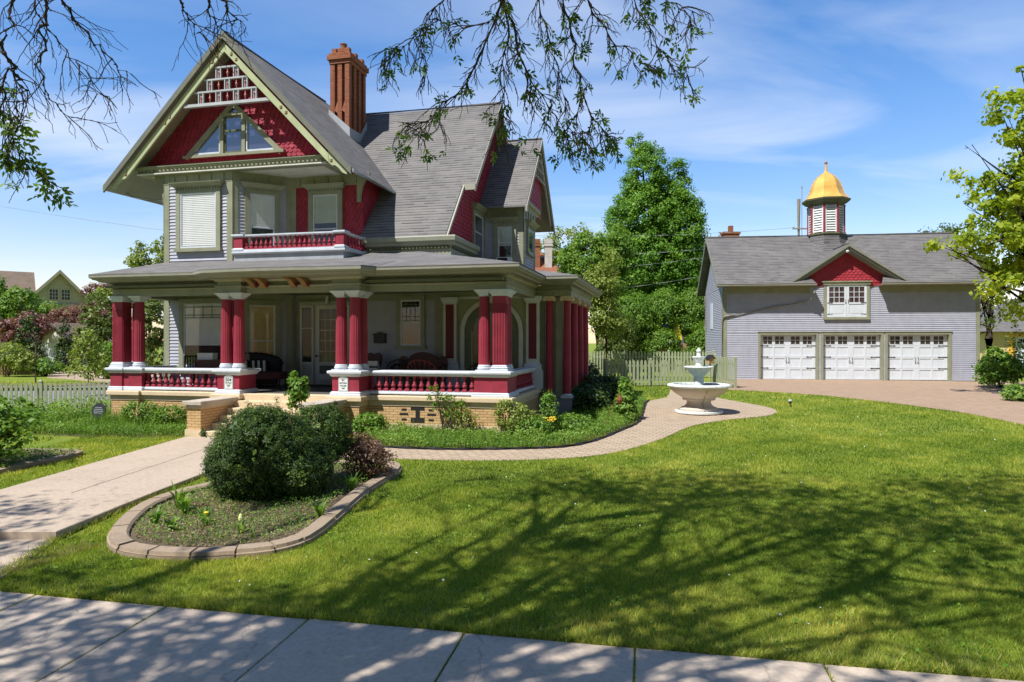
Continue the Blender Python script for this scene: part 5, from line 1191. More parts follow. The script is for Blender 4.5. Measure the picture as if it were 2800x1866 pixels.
# ---------------- porch furniture
PZ=1.112
def hthing(n,l,c,u,v,rz=0): return thing(n,l,c,(*hw(u,v),PZ),-HA+rz)
t=hthing('wicker_settee','dark wicker settee with rounded back under the tan window blind','settee',-8.85,2.35,R(40))
m=MB(); m.box(-.75,.75,-.35,.35,.08,.42); m.build('settee_seat',WICK,t)
m=MB(); P=[(-.85+1.7*k/16,.36+.22*math.sin(PI*k/16)**.6*0,0) for k in range(17)]
arc=[]; 
for k in range(17):
    a=PI*k/16; arc.append((.88*math.cos(a),-.32+.66*math.sin(a)**.7, .72+.32*math.sin(a)**.8))
m.tube(arc,.05,6)
V=[];Fq=[]
for k,(x,y,z) in enumerate(arc): V+=[(x,y,z),(x*.92,y-.03,.38),(x*.98,y+.03,.38)]
for k in range(16): Fq+=[(k*3,k*3+1,k*3+4,k*3+3),(k*3,k*3+3,k*3+5,k*3+2)]
m.add(V,Fq); m.build('settee_back',WICK,t)
for x,y in ((-.7,-.3),(.7,-.3),(-.7,.3),(.7,.3)): m=MB(); m.box(x-.03,x+.03,y-.03,y+.03,0,.1); m.build('settee_leg',WICK,t)
CU=None
for i,(x,l) in enumerate(((-.32,'left of the pair of black and cream striped cushions on the wicker settee'),(.22,'right of the pair of black and cream striped cushions on the wicker settee'))):
    p=T2(0,0)@Matrix.Translation((*hw(-8.85,2.35),PZ))@Matrix.Rotation(-HA+R(40),4,'Z')
    q=p@Vector((x,.05,.42)); c=thing('striped_cushion',l,'cushion',tuple(q),-HA+R(40),'striped cushions on the settee')
    m=MB(); m.T=Matrix.Rotation(R(-15),4,'X'); m.frus(0,0,0,.2,.24,.04,.25,.075); m.frus(0,0,.2,.42,.25,.075,.23,.03); m.build('cushion_pad',BLACK,c,smooth=True)
    m=MB(); m.T=Matrix.Rotation(R(-15),4,'X')
    for k in range(3): xx=-.16+k*.16; m.box(xx-.035,xx+.035,-.085,-.05,.02,.38)
    m.build('cushion_stripe',CUSH,c)
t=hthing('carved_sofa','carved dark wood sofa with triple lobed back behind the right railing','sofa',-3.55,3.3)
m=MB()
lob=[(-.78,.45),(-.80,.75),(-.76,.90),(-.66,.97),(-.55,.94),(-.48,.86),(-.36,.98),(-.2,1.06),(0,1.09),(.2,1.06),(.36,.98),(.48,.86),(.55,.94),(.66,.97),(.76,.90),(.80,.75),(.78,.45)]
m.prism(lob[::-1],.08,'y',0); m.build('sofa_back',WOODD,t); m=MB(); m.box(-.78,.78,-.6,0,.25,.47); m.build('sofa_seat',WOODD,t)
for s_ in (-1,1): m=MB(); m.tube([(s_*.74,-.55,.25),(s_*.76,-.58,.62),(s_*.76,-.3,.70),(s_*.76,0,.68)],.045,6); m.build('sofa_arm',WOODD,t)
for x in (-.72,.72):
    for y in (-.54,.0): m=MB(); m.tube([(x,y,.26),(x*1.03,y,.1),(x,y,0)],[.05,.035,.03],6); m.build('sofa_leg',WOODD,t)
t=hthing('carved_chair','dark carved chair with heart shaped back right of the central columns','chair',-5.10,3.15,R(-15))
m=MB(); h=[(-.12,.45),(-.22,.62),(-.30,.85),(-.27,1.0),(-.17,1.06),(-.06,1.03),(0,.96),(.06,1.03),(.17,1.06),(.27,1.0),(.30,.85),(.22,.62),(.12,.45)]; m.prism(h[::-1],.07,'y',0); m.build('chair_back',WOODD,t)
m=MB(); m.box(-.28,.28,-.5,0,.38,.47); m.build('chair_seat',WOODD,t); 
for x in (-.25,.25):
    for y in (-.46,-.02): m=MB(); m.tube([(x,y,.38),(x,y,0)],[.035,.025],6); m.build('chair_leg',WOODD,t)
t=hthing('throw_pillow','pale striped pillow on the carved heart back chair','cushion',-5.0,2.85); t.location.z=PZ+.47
m=MB(); m.frus(0,0,0,.16,.2,.05,.21,.08); m.frus(0,0,.16,.34,.21,.08,.18,.03); m.build('pillow_pad',CUSH,t,smooth=True); m=MB(); m.box(-.205,.205,-.083,.0,.13,.19); m.build('pillow_stripe',BLACK,t)
def tubchair(label,u,v,rz,mat,group=None,spokes=7,r=.34,h=.82):
    t=hthing('tub_chair',label,'chair',u,v,rz)
    m=MB(); arc=[(r*math.cos(a),r*.5*math.sin(a)*0+ .25*math.sin(a),.48+(h-.48)*math.sin(a)**.6) for a in [PI*k/18 for k in range(19)]]; m.tube(arc,.028,6)
    for k in range(1,spokes+1): a=PI*k/(spokes+1); m.tube([(r*.5*math.cos(a),.16*math.sin(a),.45),(r*math.cos(a),.25*math.sin(a),.48+(h-.48)*math.sin(a)**.6)],.014,5)
    m.build('chair_back',mat,t); m=MB(); m.lathe([(.30,.40),(.31,.43),(.29,.46)],18,(0,-.05,0)); m.build('chair_seat',mat,t)
    for x in (-.22,.22):
        for y in (-.25,.15): m=MB(); m.tube([(x,y,.41),(x*1.15,y,0)],.02,5); m.build('chair_leg',mat,t)
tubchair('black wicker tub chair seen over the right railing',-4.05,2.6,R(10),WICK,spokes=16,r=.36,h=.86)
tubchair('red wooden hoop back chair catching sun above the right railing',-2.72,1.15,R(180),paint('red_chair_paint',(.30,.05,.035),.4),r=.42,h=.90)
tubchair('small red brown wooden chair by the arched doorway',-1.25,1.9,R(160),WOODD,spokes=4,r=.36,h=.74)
t=hthing('side_table','low dark table between the porch chairs','table',-4.62,3.2)
m=MB(); m.box(-.3,.3,-.3,.3,.5,.55); m.build('table_top',WOODD,t)
for x in (-.25,.25):
    for y in (-.25,.25): m=MB(); m.tube([(x,y,0),(x,y,.5)],.025,5); m.build('table_leg',WOODD,t)
t=hthing('porch_table','dark red wooden table below the big front window','table',-9.25,1.35,R(8))
m=MB(); m.box(-.62,.62,-.35,.35,.80,.86); m.build('table_top',WOODD,t); m=MB(); m.box(-.55,.55,-.3,.3,.62,.80); m.build('table_apron',WOODD,t)
for x in (-.55,.55):
    for y in (-.28,.28): m=MB(); m.box(x-.035,x+.035,y-.035,y+.035,0,.62); m.build('table_leg',WOODD,t)
t=hthing('slat_chair','dark wooden chair left of the porch table','chair',-10.25,1.55,R(80))
m=MB(); framed(m,-.22,.22,.45,.98,.04,.18,.22); 
for k in range(3): m.box(-.1+k*.1-.015,-.1+k*.1+.015,.19,.21,.48,.94)
m.build('chair_back',WOODD,t); m=MB(); m.box(-.24,.24,-.22,.24,.42,.46); m.build('chair_seat',WOODD,t)
for x in (-.2,.2):
    for y in (-.18,.2): m=MB(); m.box(x-.02,x+.02,y-.02,y+.02,0,.42); m.build('chair_leg',WOODD,t)
t=hthing('planter_box','pale cream box standing on the porch table','box',-9.95,1.3); t.location.z=PZ+.862-.14
m=MB(); m.box(-.26,.26,-.12,.12,0,.18); m.build('box_body',CUSH,t); m=MB(); m.box(-.27,.27,-.13,.13,.18,.20); m.build('box_lid',CUSH,t); t.location=(*hw(-9.62,1.30),PZ+.862)
t=hthing('ottoman','dark red upholstered bench in front of the wicker settee','bench',-8.05,1.75,R(12))
m=MB(); m.box(-.65,.65,-.3,.3,.28,.50); m.build('bench_cushion',paint('dark_maroon_fabric',(.06,.015,.015),.8),t,bevel=.03)
for x in (-.6,.6):
    for y in (-.25,.25): m=MB(); m.tube([(x,y,.28),(x,y,0)],.025,5); m.build('bench_leg',WOODD,t)
t=hthing('door_mat','dark woven door mat before the front door','mat',-6.6,3.0); m=MB(); m.box(-.75,.75,-.35,.35,0,.015); m.build('mat_body',paint('mat_brown',(.06,.045,.035),.9,.4,20),t)
def P3(x,y,dz=0): return (x,y,gz(x,y)+dz)
def tree(name,label,x,y,th,tr,blobs,ncl,per,csz,lsz,mat,bark=None,group=None,seed=1,limbs=7,cat='tree',shell=.5,gzo=0,updir=.5):
    t=thing(name,label,cat,P3(x,y,gzo),0,group); g=t.location; rg=random.Random(seed); bark=bark or BARK
    bl=[(b[0]-g.x,b[1]-g.y,b[2]-g.z)+tuple(b[3:]) for b in blobs]
    m=MB(); top=max(bl,key=lambda b:b[2]); pts=[(0,0,-.2)]+[(top[0]*f*.6+rg.uniform(-.1,.1)*tr*5,top[1]*f*.6,th+(top[2]-th)*f) if f>0 else (0,0,th) for f in (0,.35,.7,1)]
    m.tube(pts,[tr*1.25,tr,tr*.7,tr*.4,tr*.12],8)
    for b in bl:
        for k in range(max(1,limbs//len(bl))):
            f=rg.uniform(0,.7); s=Vector(pts[1]).lerp(Vector(pts[-1]),f); e=Vector((b[0]+rg.uniform(-.6,.6)*b[3],b[1]+rg.uniform(-.6,.6)*b[4],b[2]+rg.uniform(-.4,.7)*b[5]))
            mid=s.lerp(e,.5)+Vector((rg.uniform(-.2,.2),rg.uniform(-.2,.2),.1*b[5])); r=tr*.45*(1-f*.6)
            m.tube([s,mid,e],[r,r*.6,r*.15],5,cap=False)
            for j in range(3):
                q=s.lerp(e,rg.uniform(.4,1)); m.tube([q,q+Vector((rg.gauss(0,.5)*b[3],rg.gauss(0,.5)*b[4],rg.gauss(.15,.4)*b[5]))],[r*.3,r*.08],3,cap=False)
    m.build('trunk',bark,t,smooth=True)
    cloud('crown',bl,ncl,per,csz,lsz,mat,t,np.random.default_rng(seed),shell,updir)
    return t
def bush(name,label,x,y,blobs,ncl,per,csz,lsz,mat,group=None,seed=1,cat='shrub',stems=9,bark=None,shell=.55,aspect=.65,updir=.5):
    t=thing(name,label,cat,P3(x,y),0,group); rg=random.Random(seed); m=MB()
    for k in range(stems):
        b=rg.choice(blobs); e=Vector((b[0]+rg.uniform(-.7,.7)*b[3],b[1]+rg.uniform(-.7,.7)*b[4],b[2]+rg.uniform(-.2,.7)*b[5])); s=Vector((rg.uniform(-.12,.12),rg.uniform(-.12,.12),-.03))
        m.tube([s,s.lerp(e,.5)+Vector((0,0,.1*b[5])),e],[.018,.012,.004],4,cap=False)
    m.build('stem',bark or BARK,t); cloud('foliage',blobs,ncl,per,csz,lsz,mat,t,np.random.default_rng(seed),shell,updir,aspect); return t
# --- globe evergreen in the oval bed
g=thing('globe_evergreen','large rounded dark evergreen bush filling the oval bed','shrub',P3(-3.72,10.75))
m=MB(); rg=random.Random(2)
for k in range(26):
    a=rg.uniform(0,2*PI); r=rg.uniform(.3,.85); m.tube([(rg.uniform(-.2,.2),rg.uniform(-.1,.1),0),(r*.6*math.cos(a),r*.6*math.sin(a),.4),(r*math.cos(a),r*math.sin(a),rg.uniform(.5,.95))],[.03,.02,.006],4,cap=False)
m.build('stem',BARK,g)
GB=[(-.18,-.05,.66,.80,.80,.76,5),(.26,.0,.50,.62,.68,.58,3),(-.46,-.1,.48,.54,.62,.52,2),(.50,.75,.86,.50,.50,.50,2.2),(-.30,.1,.96,.46,.50,.44,1.5),(.40,-.15,.40,.46,.5,.40,1.2)]
cloud('foliage',GB,2200,70,.095,.040,LEAF_DARK,g,np.random.default_rng(3),.80,.6,.30,flat=1.0)
V=[];rgn=np.random.default_rng(8)
m=MB()
for k in range(46):
    b=GB[rgn.integers(0,len(GB))]; d=unit(rgn.normal(size=(1,3))+np.array([[0,-.2,.5]]))[0]; p=np.array(b[:3])+d*np.array(b[3:6])*1.0; q=p+(d*.6+np.array([0,0,.6]))*rgn.uniform(.08,.17); m.tube([p-d*.1,q],[.006,.003],3,cap=False); V.append(tuple(q))
m.build('shoot',BARK,g); cloud('shoot_foliage',[(x_,y_,z_,.05,.05,.07,1) for x_,y_,z_ in V],150,26,.05,.035,LEAF_DARK,g,np.random.default_rng(6),.2,.5,.3)
cloud('inner_foliage',[(b[0],b[1],b[2],b[3]*.8,b[4]*.8,b[5]*.82) for b in GB],420,22,.16,.11,LEAF_DARK,g,np.random.default_rng(4),.55,.2,.6)
bush('barberry','russet dry leaved barberry bush right of the globe evergreen','x',0,0) if False else None
bush('barberry','russet dry leaved barberry bush right of the globe evergreen',-2.55,11.85,[(0,0,.42,.36,.4,.38),(.25,.1,.3,.28,.3,.26),(-.15,.2,.55,.28,.3,.25)],240,22,.10,.042,LEAF_BARB,seed=5,stems=26,updir=.2)
# small plants in the oval bed
def sprout(name,label,x,y,n,h,w,mat,seed,cat='plant',group=None,lean=.5,base=.03,dz=.05):
    t=thing(name,label,cat,P3(x,y,dz),0,group); rg=np.random.default_rng(seed); V=[];rn=[]
    for k in range(n):
        a=rg.uniform(0,2*PI); l=h*rg.uniform(.6,1.1); o=np.array([math.cos(a),math.sin(a),0]); s=np.array([-math.sin(a),math.cos(a),0])*w*rg.uniform(.7,1.2); b0=o*base*rg.uniform(0,1)
        p1=b0+o*l*lean*.3+np.array([0,0,l*.6]); p2=b0+o*l*lean*rg.uniform(.6,1.1)+np.array([0,0,l*rg.uniform(.75,1.0)])
        V+=[b0-s*.5,b0+s*.5,p1+s,p1-s, p1-s,p1+s,p2+s*.1,p2-s*.1]; r=rg.random(); rn+=[r,r]
    npmesh('blade',np.array(V),4,mat,t,np.array(rn)); return t
sprout('tulip_plant','small tulip with one pale closed bud in the oval bed',-3.42,8.62,6,.20,.022,LEAF_BED,1)
m=MB(); m.tube([(0,0,0),(0,0,.16)],.006,4); m.lathe([(.008,.15),(.028,.17),(.03,.20),(.018,.235),(.004,.25)],8); o=m.build('tulip_bud',paint('pale_yellow_green_petal',(.62,.66,.25),.5),[t for t in COL.objects if t.name=='tulip_plant'][0])
sprout('dandelion','yellow flowered dandelion at the middle of the oval bed',-4.0,8.95,10,.15,.02,LEAF_BED,2)
m=MB(); m.tube([(0,0,0),(.01,0,.16)],.004,4); m.lathe([(.005,.15),(.028,.165),(.03,.175),(.01,.185)],10); m.build('dandelion_flower',FLOW,[t for t in COL.objects if t.name=='dandelion'][0])
for i,(x,y,h,l) in enumerate([(-4.75,9.75,.42,'tall leafy weed at the left shoulder of the globe evergreen'),(-4.55,9.5,.34,'leafy weed in front of the taller one by the globe evergreen'),(-2.62,9.3,.26,'strappy green plant beside the right inner edge of the oval bed'),(-4.35,8.75,.2,'low strappy plant near the front left of the oval bed'),(-2.55,10.9,.3,'narrow leaved plant under the right side of the globe evergreen'),(-4.1,9.1,.22,'broad leaved plant just behind the dandelion'),(-4.7,9.0,.25,'grassy clump inside the left curve of the oval bed')]):
    sprout('bed_plant',l,x,y,16,h,.02,LEAF_BED,20+i,group='plants in the oval bed',lean=.7)
x=[];
def cover(name,label,poly,n,h,lsz,mat,seed,cat='ground cover',hn=None,avoid=(),hvar=.5,dz=0):
    rg=np.random.default_rng(seed); Pp=np.array(poly); X=rg.uniform(Pp[:,0].min(),Pp[:,0].max(),n*3); Y=rg.uniform(Pp[:,1].min(),Pp[:,1].max(),n*3)
    k=inpoly(X,Y,poly)
    for a in avoid: k&=~inpoly(X,Y,a)
    X,Y=X[k][:n],Y[k][:n]; n=len(X); cl=ln(X,Y,1.7,seed+1)*.6+ln(X,Y,4.5,seed+2)*.4; hh=h*(1-hvar+2*hvar*cl)*(1 if hn is None else hn(X,Y))
    Z=gzv(Y)+dz+hh*rg.random(n)**.6; c=np.stack([X,Y,Z],1); nor=unit(rg.normal(size=(n,3))*.7+np.array([0,-.2,.8]))
    o=npmesh(name,leafco(c,np.full(n,lsz),nor,.5,rng=rg),4,mat,None,np.clip(cl*.9+rg.normal(.05,.18,n),0,1)); tag(o,label,cat,kind='stuff'); return o
BED_IN=[tuple(BC+(Vector(p)-BC)*(1-.34/(Vector(p)-BC).length)) for p in BED_OUT]
cover('bed_litter','dry leaf litter and low weeds on the soil of the oval bed',BED_IN,9000,.03,.035,STRAW,3,dz=.05)
cover('bed_weeds','low green weeds over the soil of the oval bed',BED_IN,9000,.10,.035,LEAF_BED,4,dz=.05,hvar=.9)
cover('foundation_plants','bright green low planting along the porch foundation',BEDR,36000,.19,.055,LEAF_BED,5,hvar=.9)
cover('left_weeds','tall green weeds in front of the left porch wing',BEDL,13000,.24,.055,LEAF_BED,6,hvar=.95,hn=lambda X,Y:np.clip(1.4-1.1*np.abs((Y-16.9)),.5,1.3))
WB=[(-17,19.3),(-12.7,17.4),(-12.0,18.0),(-11.8,20.5),(-16,20.2)]
cover('left_weeds','tall weeds in front of the left picket fence',WB,9000,.42,.07,LEAF_BED,7,hvar=.95)
def blades_area(name,label,poly,n,h,w,mat,seed):
    rg=np.random.default_rng(seed); Pp=np.array(poly); X=rg.uniform(Pp[:,0].min(),Pp[:,0].max(),n*3); Y=rg.uniform(Pp[:,1].min(),Pp[:,1].max(),n*3); k=inpoly(X,Y,poly); x,y=X[k][:n],Y[k][:n]; n=len(x)
    cl=ln(x,y,1.2,seed); hh=h*rg.uniform(.5,1.2,n)*(.4+cl); a=rg.uniform(0,2*PI,n); b=rg.uniform(0,2*PI,n); l=hh*rg.uniform(.1,.6,n); z=gzv(y)
    Q=np.stack([np.stack([x-np.cos(a)*w,y-np.sin(a)*w,z],1),np.stack([x+np.cos(a)*w,y+np.sin(a)*w,z],1),np.stack([x+np.cos(b)*l,y+np.sin(b)*l,z+hh],1)],1)
    o=npmesh(name,Q.reshape(-1,3),3,mat,None,np.clip(rg.normal(.55,.2,n),0,1)); tag(o,label,'grass',kind='stuff')
blades_area('long_grass','long unmown grass before the left porch wing',BEDL,4500,.34,.007,LEAF_BED,8)
blades_area('long_grass','long grass blades among the planting right of the steps',BEDR,4200,.36,.007,LEAF_BED,9)
# individual plants along the foundation
for i,(u,v,blobs,ncl,lsz,mat,l) in enumerate([
 (-1.45,-.55,[(0,.3,.75,.42,.15,.28),(-.35,.3,1.05,.2,.12,.2),(.3,.3,.5,.4,.15,.2)],60,.055,LEAF_MID,'thin climbing vine reaching the stone cap on the brick wall'),
 (-.95,-.5,[(0,.15,.4,.3,.2,.3)],30,.05,LEAF_YEL,'sparse yellowish twiggy plant before the right end of the brick wall'),
 (.15,-.35,[(0,0,.55,.45,.4,.4),(.35,.1,.45,.35,.3,.3)],110,.07,LEAF_YEL,'leafy pale green shrub at the porch corner'),
 (.95,.35,[(0,0,.6,.22,.2,.5)],60,.06,LEAF_BED,'upright slender plant right of the porch corner'),
 (-3.4,-.75,[(0,0,.28,.42,.35,.26)],110,.07,LEAF_BED,'feathery bright green mound beside the steps'),
 (.7,-.4,[(0,0,.3,.5,.4,.24)],110,.055,LEAF_BED,'low rounded plant by the yellow flowers'),
 (1.55,.7,[(0,0,.25,.6,.5,.24)],120,.055,LEAF_BED,'wide low green mound at the bend of the brick path'),
 (-10.1,-.8,[(0,0,.35,.5,.35,.33)],130,.06,LEAF_BED,'leafy weed mound in front of the left brick wall'),
 (-9.0,-1.0,[(0,0,.32,.45,.35,.3)],110,.06,LEAF_MID,'darker leafy weed mound left of the stair wall'),
 ]):
    x,y=hw(u,v); bush('foundation_plant',l,x,y,blobs,ncl,18,.11,lsz,mat,'plants along the porch foundation',40+i,'plant',12)
bush('yellow_lily','clump of yellow flowers in the foundation bed',*hw(1.05,-.15),[(0,0,.3,.16,.12,.16)],22,8,.07,.05,LEAF_BED,seed=71,cat='flower')
m=MB(); rg=random.Random(9)
for k in range(14):
    p=Vector((rg.uniform(-.14,.14),rg.uniform(-.1,.1),rg.uniform(.38,.52)))
    for j in range(5): a=2*PI*j/5; m.add([p,p+Vector((math.cos(a)*.05+.012,math.sin(a)*.05,.03)),p+Vector((math.cos(a)*.07,math.sin(a)*.07,.02)),p+Vector((math.cos(a)*.05-.012,math.sin(a)*.05+.01,.03))],[(0,1,2,3)])
m.build('flower_head',FLOW,[t for t in COL.objects if t.name=='yellow_lily'][0])
bush('leafy_plant','tall bright green leafy plant at the path by the sunroom',3.2,19.4,[(0,0,.45,.28,.25,.4),(.05,0,.9,.2,.2,.3)],130,18,.12,.10,LEAF_BED,seed=72,cat='plant')
for i,(x,y,r,h,l) in enumerate([(2.3,21.2,.8,.75,'dark low yew shrub in the shade of the sunroom plinth'),(2.9,23.2,.9,.95,'dark rounded yew shrub between the sunroom and the picket fence'),(2.4,25.6,1.0,1.25,'taller dark yew shrub at the back of the sunroom')]):
    bush('yew_shrub',l,x,y,[(0,0,h*.5,r,r,h*.55)],260,22,.16,.09,LEAF_DARK,'yews beside the sunroom',80+i,stems=10)
bush('porch_sapling','young light green sapling in front of the porch steps',-4.55,14.55,[(0,0,1.35,.22,.16,.24),(-.12,0,1.58,.15,.12,.15),(.14,.02,1.5,.15,.12,.15),(-.08,0,1.0,.12,.1,.16),(.1,0,.8,.12,.1,.14)],62,14,.10,.085,LEAF_BED,seed=90,stems=6,updir=.3)
bush('young_weed','yellowish leafy stems at the foot of the porch steps',-5.0,14.4,[(0,0,.35,.3,.2,.28)],26,12,.11,.07,LEAF_YEL,seed=91,stems=8)
# left foreground shrub
bush('viburnum_shrub','spreading broad leaved shrub in the concrete edged bed at the left edge',-10.15,13.05,[(0,0,.85,.75,.7,.45),(.45,-.2,.55,.55,.5,.4),(-.5,0,1.0,.7,.6,.45),(.3,.3,1.1,.55,.5,.3),(-.8,.1,.5,.6,.6,.45),(.75,.1,.95,.35,.35,.2)],230,13,.16,.12,LEAF_MID,seed=95,stems=30,shell=.3,updir=.9)
cover('bed_groundcover','dark low ground cover under the left edge shrub',LB,7000,.14,.05,LEAF_MID,12,dz=.03)
# --- middle distance saplings and shrubs on the left
tree('young_tree','young light green tree behind the left picket fence',-15.8,25.5,1.0,.035,[(-15.8,25.5,2.4,.45,.4,.55),(-16.2,25.5,1.9,.5,.4,.4),(-15.4,25.5,1.9,.5,.4,.4),(-15.8,25.5,1.45,.75,.7,.3)],120,14,.2,.12,LEAF_YEL,BARKL,seed=11,limbs=12)
t=thing('bare_sapling','thin leafless sapling with short side twigs on the street verge','tree',P3(-21.6,31.0))
m=MB(); rg=random.Random(3); m.tube([(0,0,-.1),(.02,0,1.4),(0,.02,2.4)],[.045,.03,.008],6)
for k in range(26): z=rg.uniform(.9,2.3); a=rg.uniform(0,2*PI); l=.55*(2.6-z)/1.6+.12; m.tube([(0,0,z),(l*math.cos(a)*.6,l*math.sin(a)*.6,z+l*.4),(l*math.cos(a),l*math.sin(a),z+l*.75)],[.012,.008,.003],3,cap=False)
m.build('trunk',BARKL,t); m=None
BT=[('maple_tree','tall dense dark green maple behind the picket fence, largest tree in view',11.8,58,3.5,.4,[(11.3,58,16.8,1.9,2.0,2.7),(14.0,58,15.8,1.0,1.5,2.2),(11.2,58,12.7,3.2,2.7,3.4),(14.0,58,12.1,2.2,3.0,3.7),(11.5,58,9.0,4.0,3.2,3.4),(14.3,58,8.7,1.9,2.7,3.4),(9.0,58,9.4,2.2,2.0,2.5),(10.4,58,19.2,.7,.7,.9),(12.6,58,5.6,3.4,3,2.4)],1900,95,.62,.20,LEAF_MAPLE),
 ('leafy_tree','rounded green tree between the house and the tall maple',6.0,48,2.5,.2,[(5.4,48,7.9,2.1,1.8,2.3),(6.7,48,6.9,1.5,1.8,2.3),(4.6,48,6.1,1.5,1.2,1.5),(7.2,48,9.2,1.3,1.2,1.5)],420,60,.5,.18,LEAF_MID),
 ('young_maple','slender yellow green tree with pale trunk just right of the sunroom columns',4.55,33,2.4,.085,[(4.4,33,3.9,.75,1.0,1.1),(4.2,33,5.1,.9,1.0,1.1),(4.9,33,3.3,.6,.7,.7),(3.5,33,4.8,.8,.8,1.0),(4.6,33,6.3,.6,.6,.9)],260,36,.34,.13,LEAF_YEL),
 ('distant_tree','pale feathery spring tree behind the red roofed house',5.6,75,5,.25,[(5.6,75,13.3,2.0,1.6,2.0),(4.0,75,12.1,1.8,1.6,2.0),(7.6,75,13.7,1.6,1.6,2.0),(5.4,75,10,3,2,3)],230,24,.7,.3,LEAF_YEL),
 ('narrow_tree','narrow light green tree between the tall maple and the carriage house',17.3,62,3,.15,[(17.2,62,10.1,.9,1.3,1.7),(17.4,62,8.1,.8,1.3,1.7),(17.2,62,5.6,1,1.2,1.6)],90,26,.5,.28,LEAF_MID),
 ('distant_tree','sparse treetop above the left part of the carriage house ridge',25.2,80,12,.25,[(25.2,80,14.6,1.1,.9,.9),(24.6,80,13.6,1.3,.9,.8)],26,16,.5,.3,LEAF_OLD),
 ('distant_tree','dark green tree behind the right end of the carriage house',38.8,60,6,.3,[(37.5,60,12.0,1.4,1.2,1.1),(38.8,60,11.2,1.8,1.3,1.6),(40.1,60,10.2,2.0,1.5,1.9),(40,60,7.5,2.5,2,2.6)],190,30,.6,.26,LEAF_OLD),
 ('bare_tree','grey half leafed tree beyond the right corner of the carriage house',27.9,40,2,.22,[(27.6,40,4.9,1.0,1.4,1.7),(26.7,40,3.1,.5,.7,.9),(28.6,40,7,1.6,1.4,1.8)],60,14,.4,.2,LEAF_OLD),
 ('leafy_tree','light green treetop left of the upper clapboard bay',-31.8,60,4,.25,[(-31.8,60,10.2,1.4,1.2,1.4),(-32.9,60,9.7,1.0,.9,1.1),(-30.5,60,10.5,1.0,1.0,1.3),(-31.5,60,7.5,2,1.5,2)],170,26,.5,.26,LEAF_YEL),
 ('leafy_tree','broad green tree at the left edge in front of the cream house',-36,50,1.5,.2,[(-36.1,50,5.2,1.9,1.5,1.3),(-37.2,50,4.6,1.6,1.3,1.6),(-34.9,50,4.4,1.3,1.1,1.1),(-33.4,50,4.6,1.1,.9,.8),(-38.5,50,6,1.6,1.3,1.5)],260,30,.45,.22,LEAF_MID),
 ('plum_tree','dark purple leaved plum tree behind the left columnar arborvitae',-29.9,42,1,.12,[(-29.9,42,3.4,1.2,1.0,1.0),(-30.8,42,3.1,.9,.7,.9),(-29.0,42,3.6,.7,.5,.7)],150,24,.36,.17,LEAF_PURP),
 ('plum_tree','pinkish purple plum tree below the cream gable',-29.3,46,1,.12,[(-29.5,46,4.0,1.5,1.2,1.0),(-30.5,46,3.5,1.2,1.0,.9),(-28.3,46,4.3,1.1,.8,.9),(-27.2,46,4.3,.9,.8,.7),(-30.0,46,3.0,1.0,.8,.7)],240,24,.36,.17,LEAF_PURP),
 ('plum_tree','small far purple treetop over the hedge beside the porch gutter',-42.3,70,5,.15,[(-42.5,70,7.9,1.1,.9,.6),(-41.2,70,8.1,.7,.5,.5),(-43.6,70,7.6,.6,.4,.4)],70,20,.4,.22,LEAF_PURP),
 ('leafy_tree','light green rounded tree just left of the porch gutter',-28.3,48,2,.15,[(-28.5,48,5.6,1.0,.8,.8),(-27.6,48,5.2,.9,.8,.8),(-28,48,4,1.2,1,1.2)],130,24,.36,.2,LEAF_YEL)]
for i,a in enumerate(BT): tree(a[0],a[1],a[2],a[3],a[4],a[5],a[6],a[7],a[8],a[9],a[10],a[11],seed=100+i,group='trees around the neighbouring gardens',bark=BARKL if 'pale trunk' in a[1] else None,limbs=16)
for i,(l,x,y,bl,ncl,m_) in enumerate([('left clump of the tall lilac hedge behind the picket fence',7.4,42,[(7.5,42,3.9,1.4,1.3,1.6),(7.4,42,2.2,1.4,1.2,1.4)],400,LEAF_MID),('middle clump of the tall lilac hedge, over the blue and yellow slide',9.4,42.3,[(9.4,42.3,4.2,1.3,1.2,1.5),(9.0,41.0,2.2,1.0,.9,1.1)],390,LEAF_MID),('right clump of the tall lilac hedge beside the carriage house',11.2,42,[(11.2,42,4.2,1.1,1.3,1.6),(11.3,40.2,2.2,1.0,.9,1.4),(10.5,40.0,1.5,.6,.5,.5)],390,LEAF_MID),('low clump of the lilac hedge by the slender pale trunk',6.0,40.5,[(6.2,40.5,3.0,1.1,1.1,1.3),(6.0,40.5,1.6,1.2,1.1,1.0)],230,LEAF_OLD)]):
    bush('lilac_hedge',l,x,y,[(b[0]-x,b[1]-y,b[2]-gz(x,y),b[3],b[4],b[5]) for b in bl],ncl,70,.36,.115,m_,'clumps of the lilac hedge',130+i,'hedge',20)
for i,(l,x,y,bl,ncl,m_) in enumerate([
 ('dark columnar arborvitae in front of the white shed',-26.9,38,[(0,0,1.0,.75,.8,1.2),(0,0,2.1,.52,.5,1.0),(0,0,2.9,.3,.3,.5)],150,LEAF_DARK),
 ('narrow pointed dark arborvitae right of the white shed',-27.4,42.0,[(0,0,.9,.6,.7,1.1),(0,0,2.1,.38,.4,.9),(0,0,2.9,.18,.2,.45)],120,LEAF_DARK)]):
    bush('arborvitae',l,x,y,bl,ncl,30,.22,.12,m_,'arborvitae by the neighbour drive',140+i,'shrub',4)
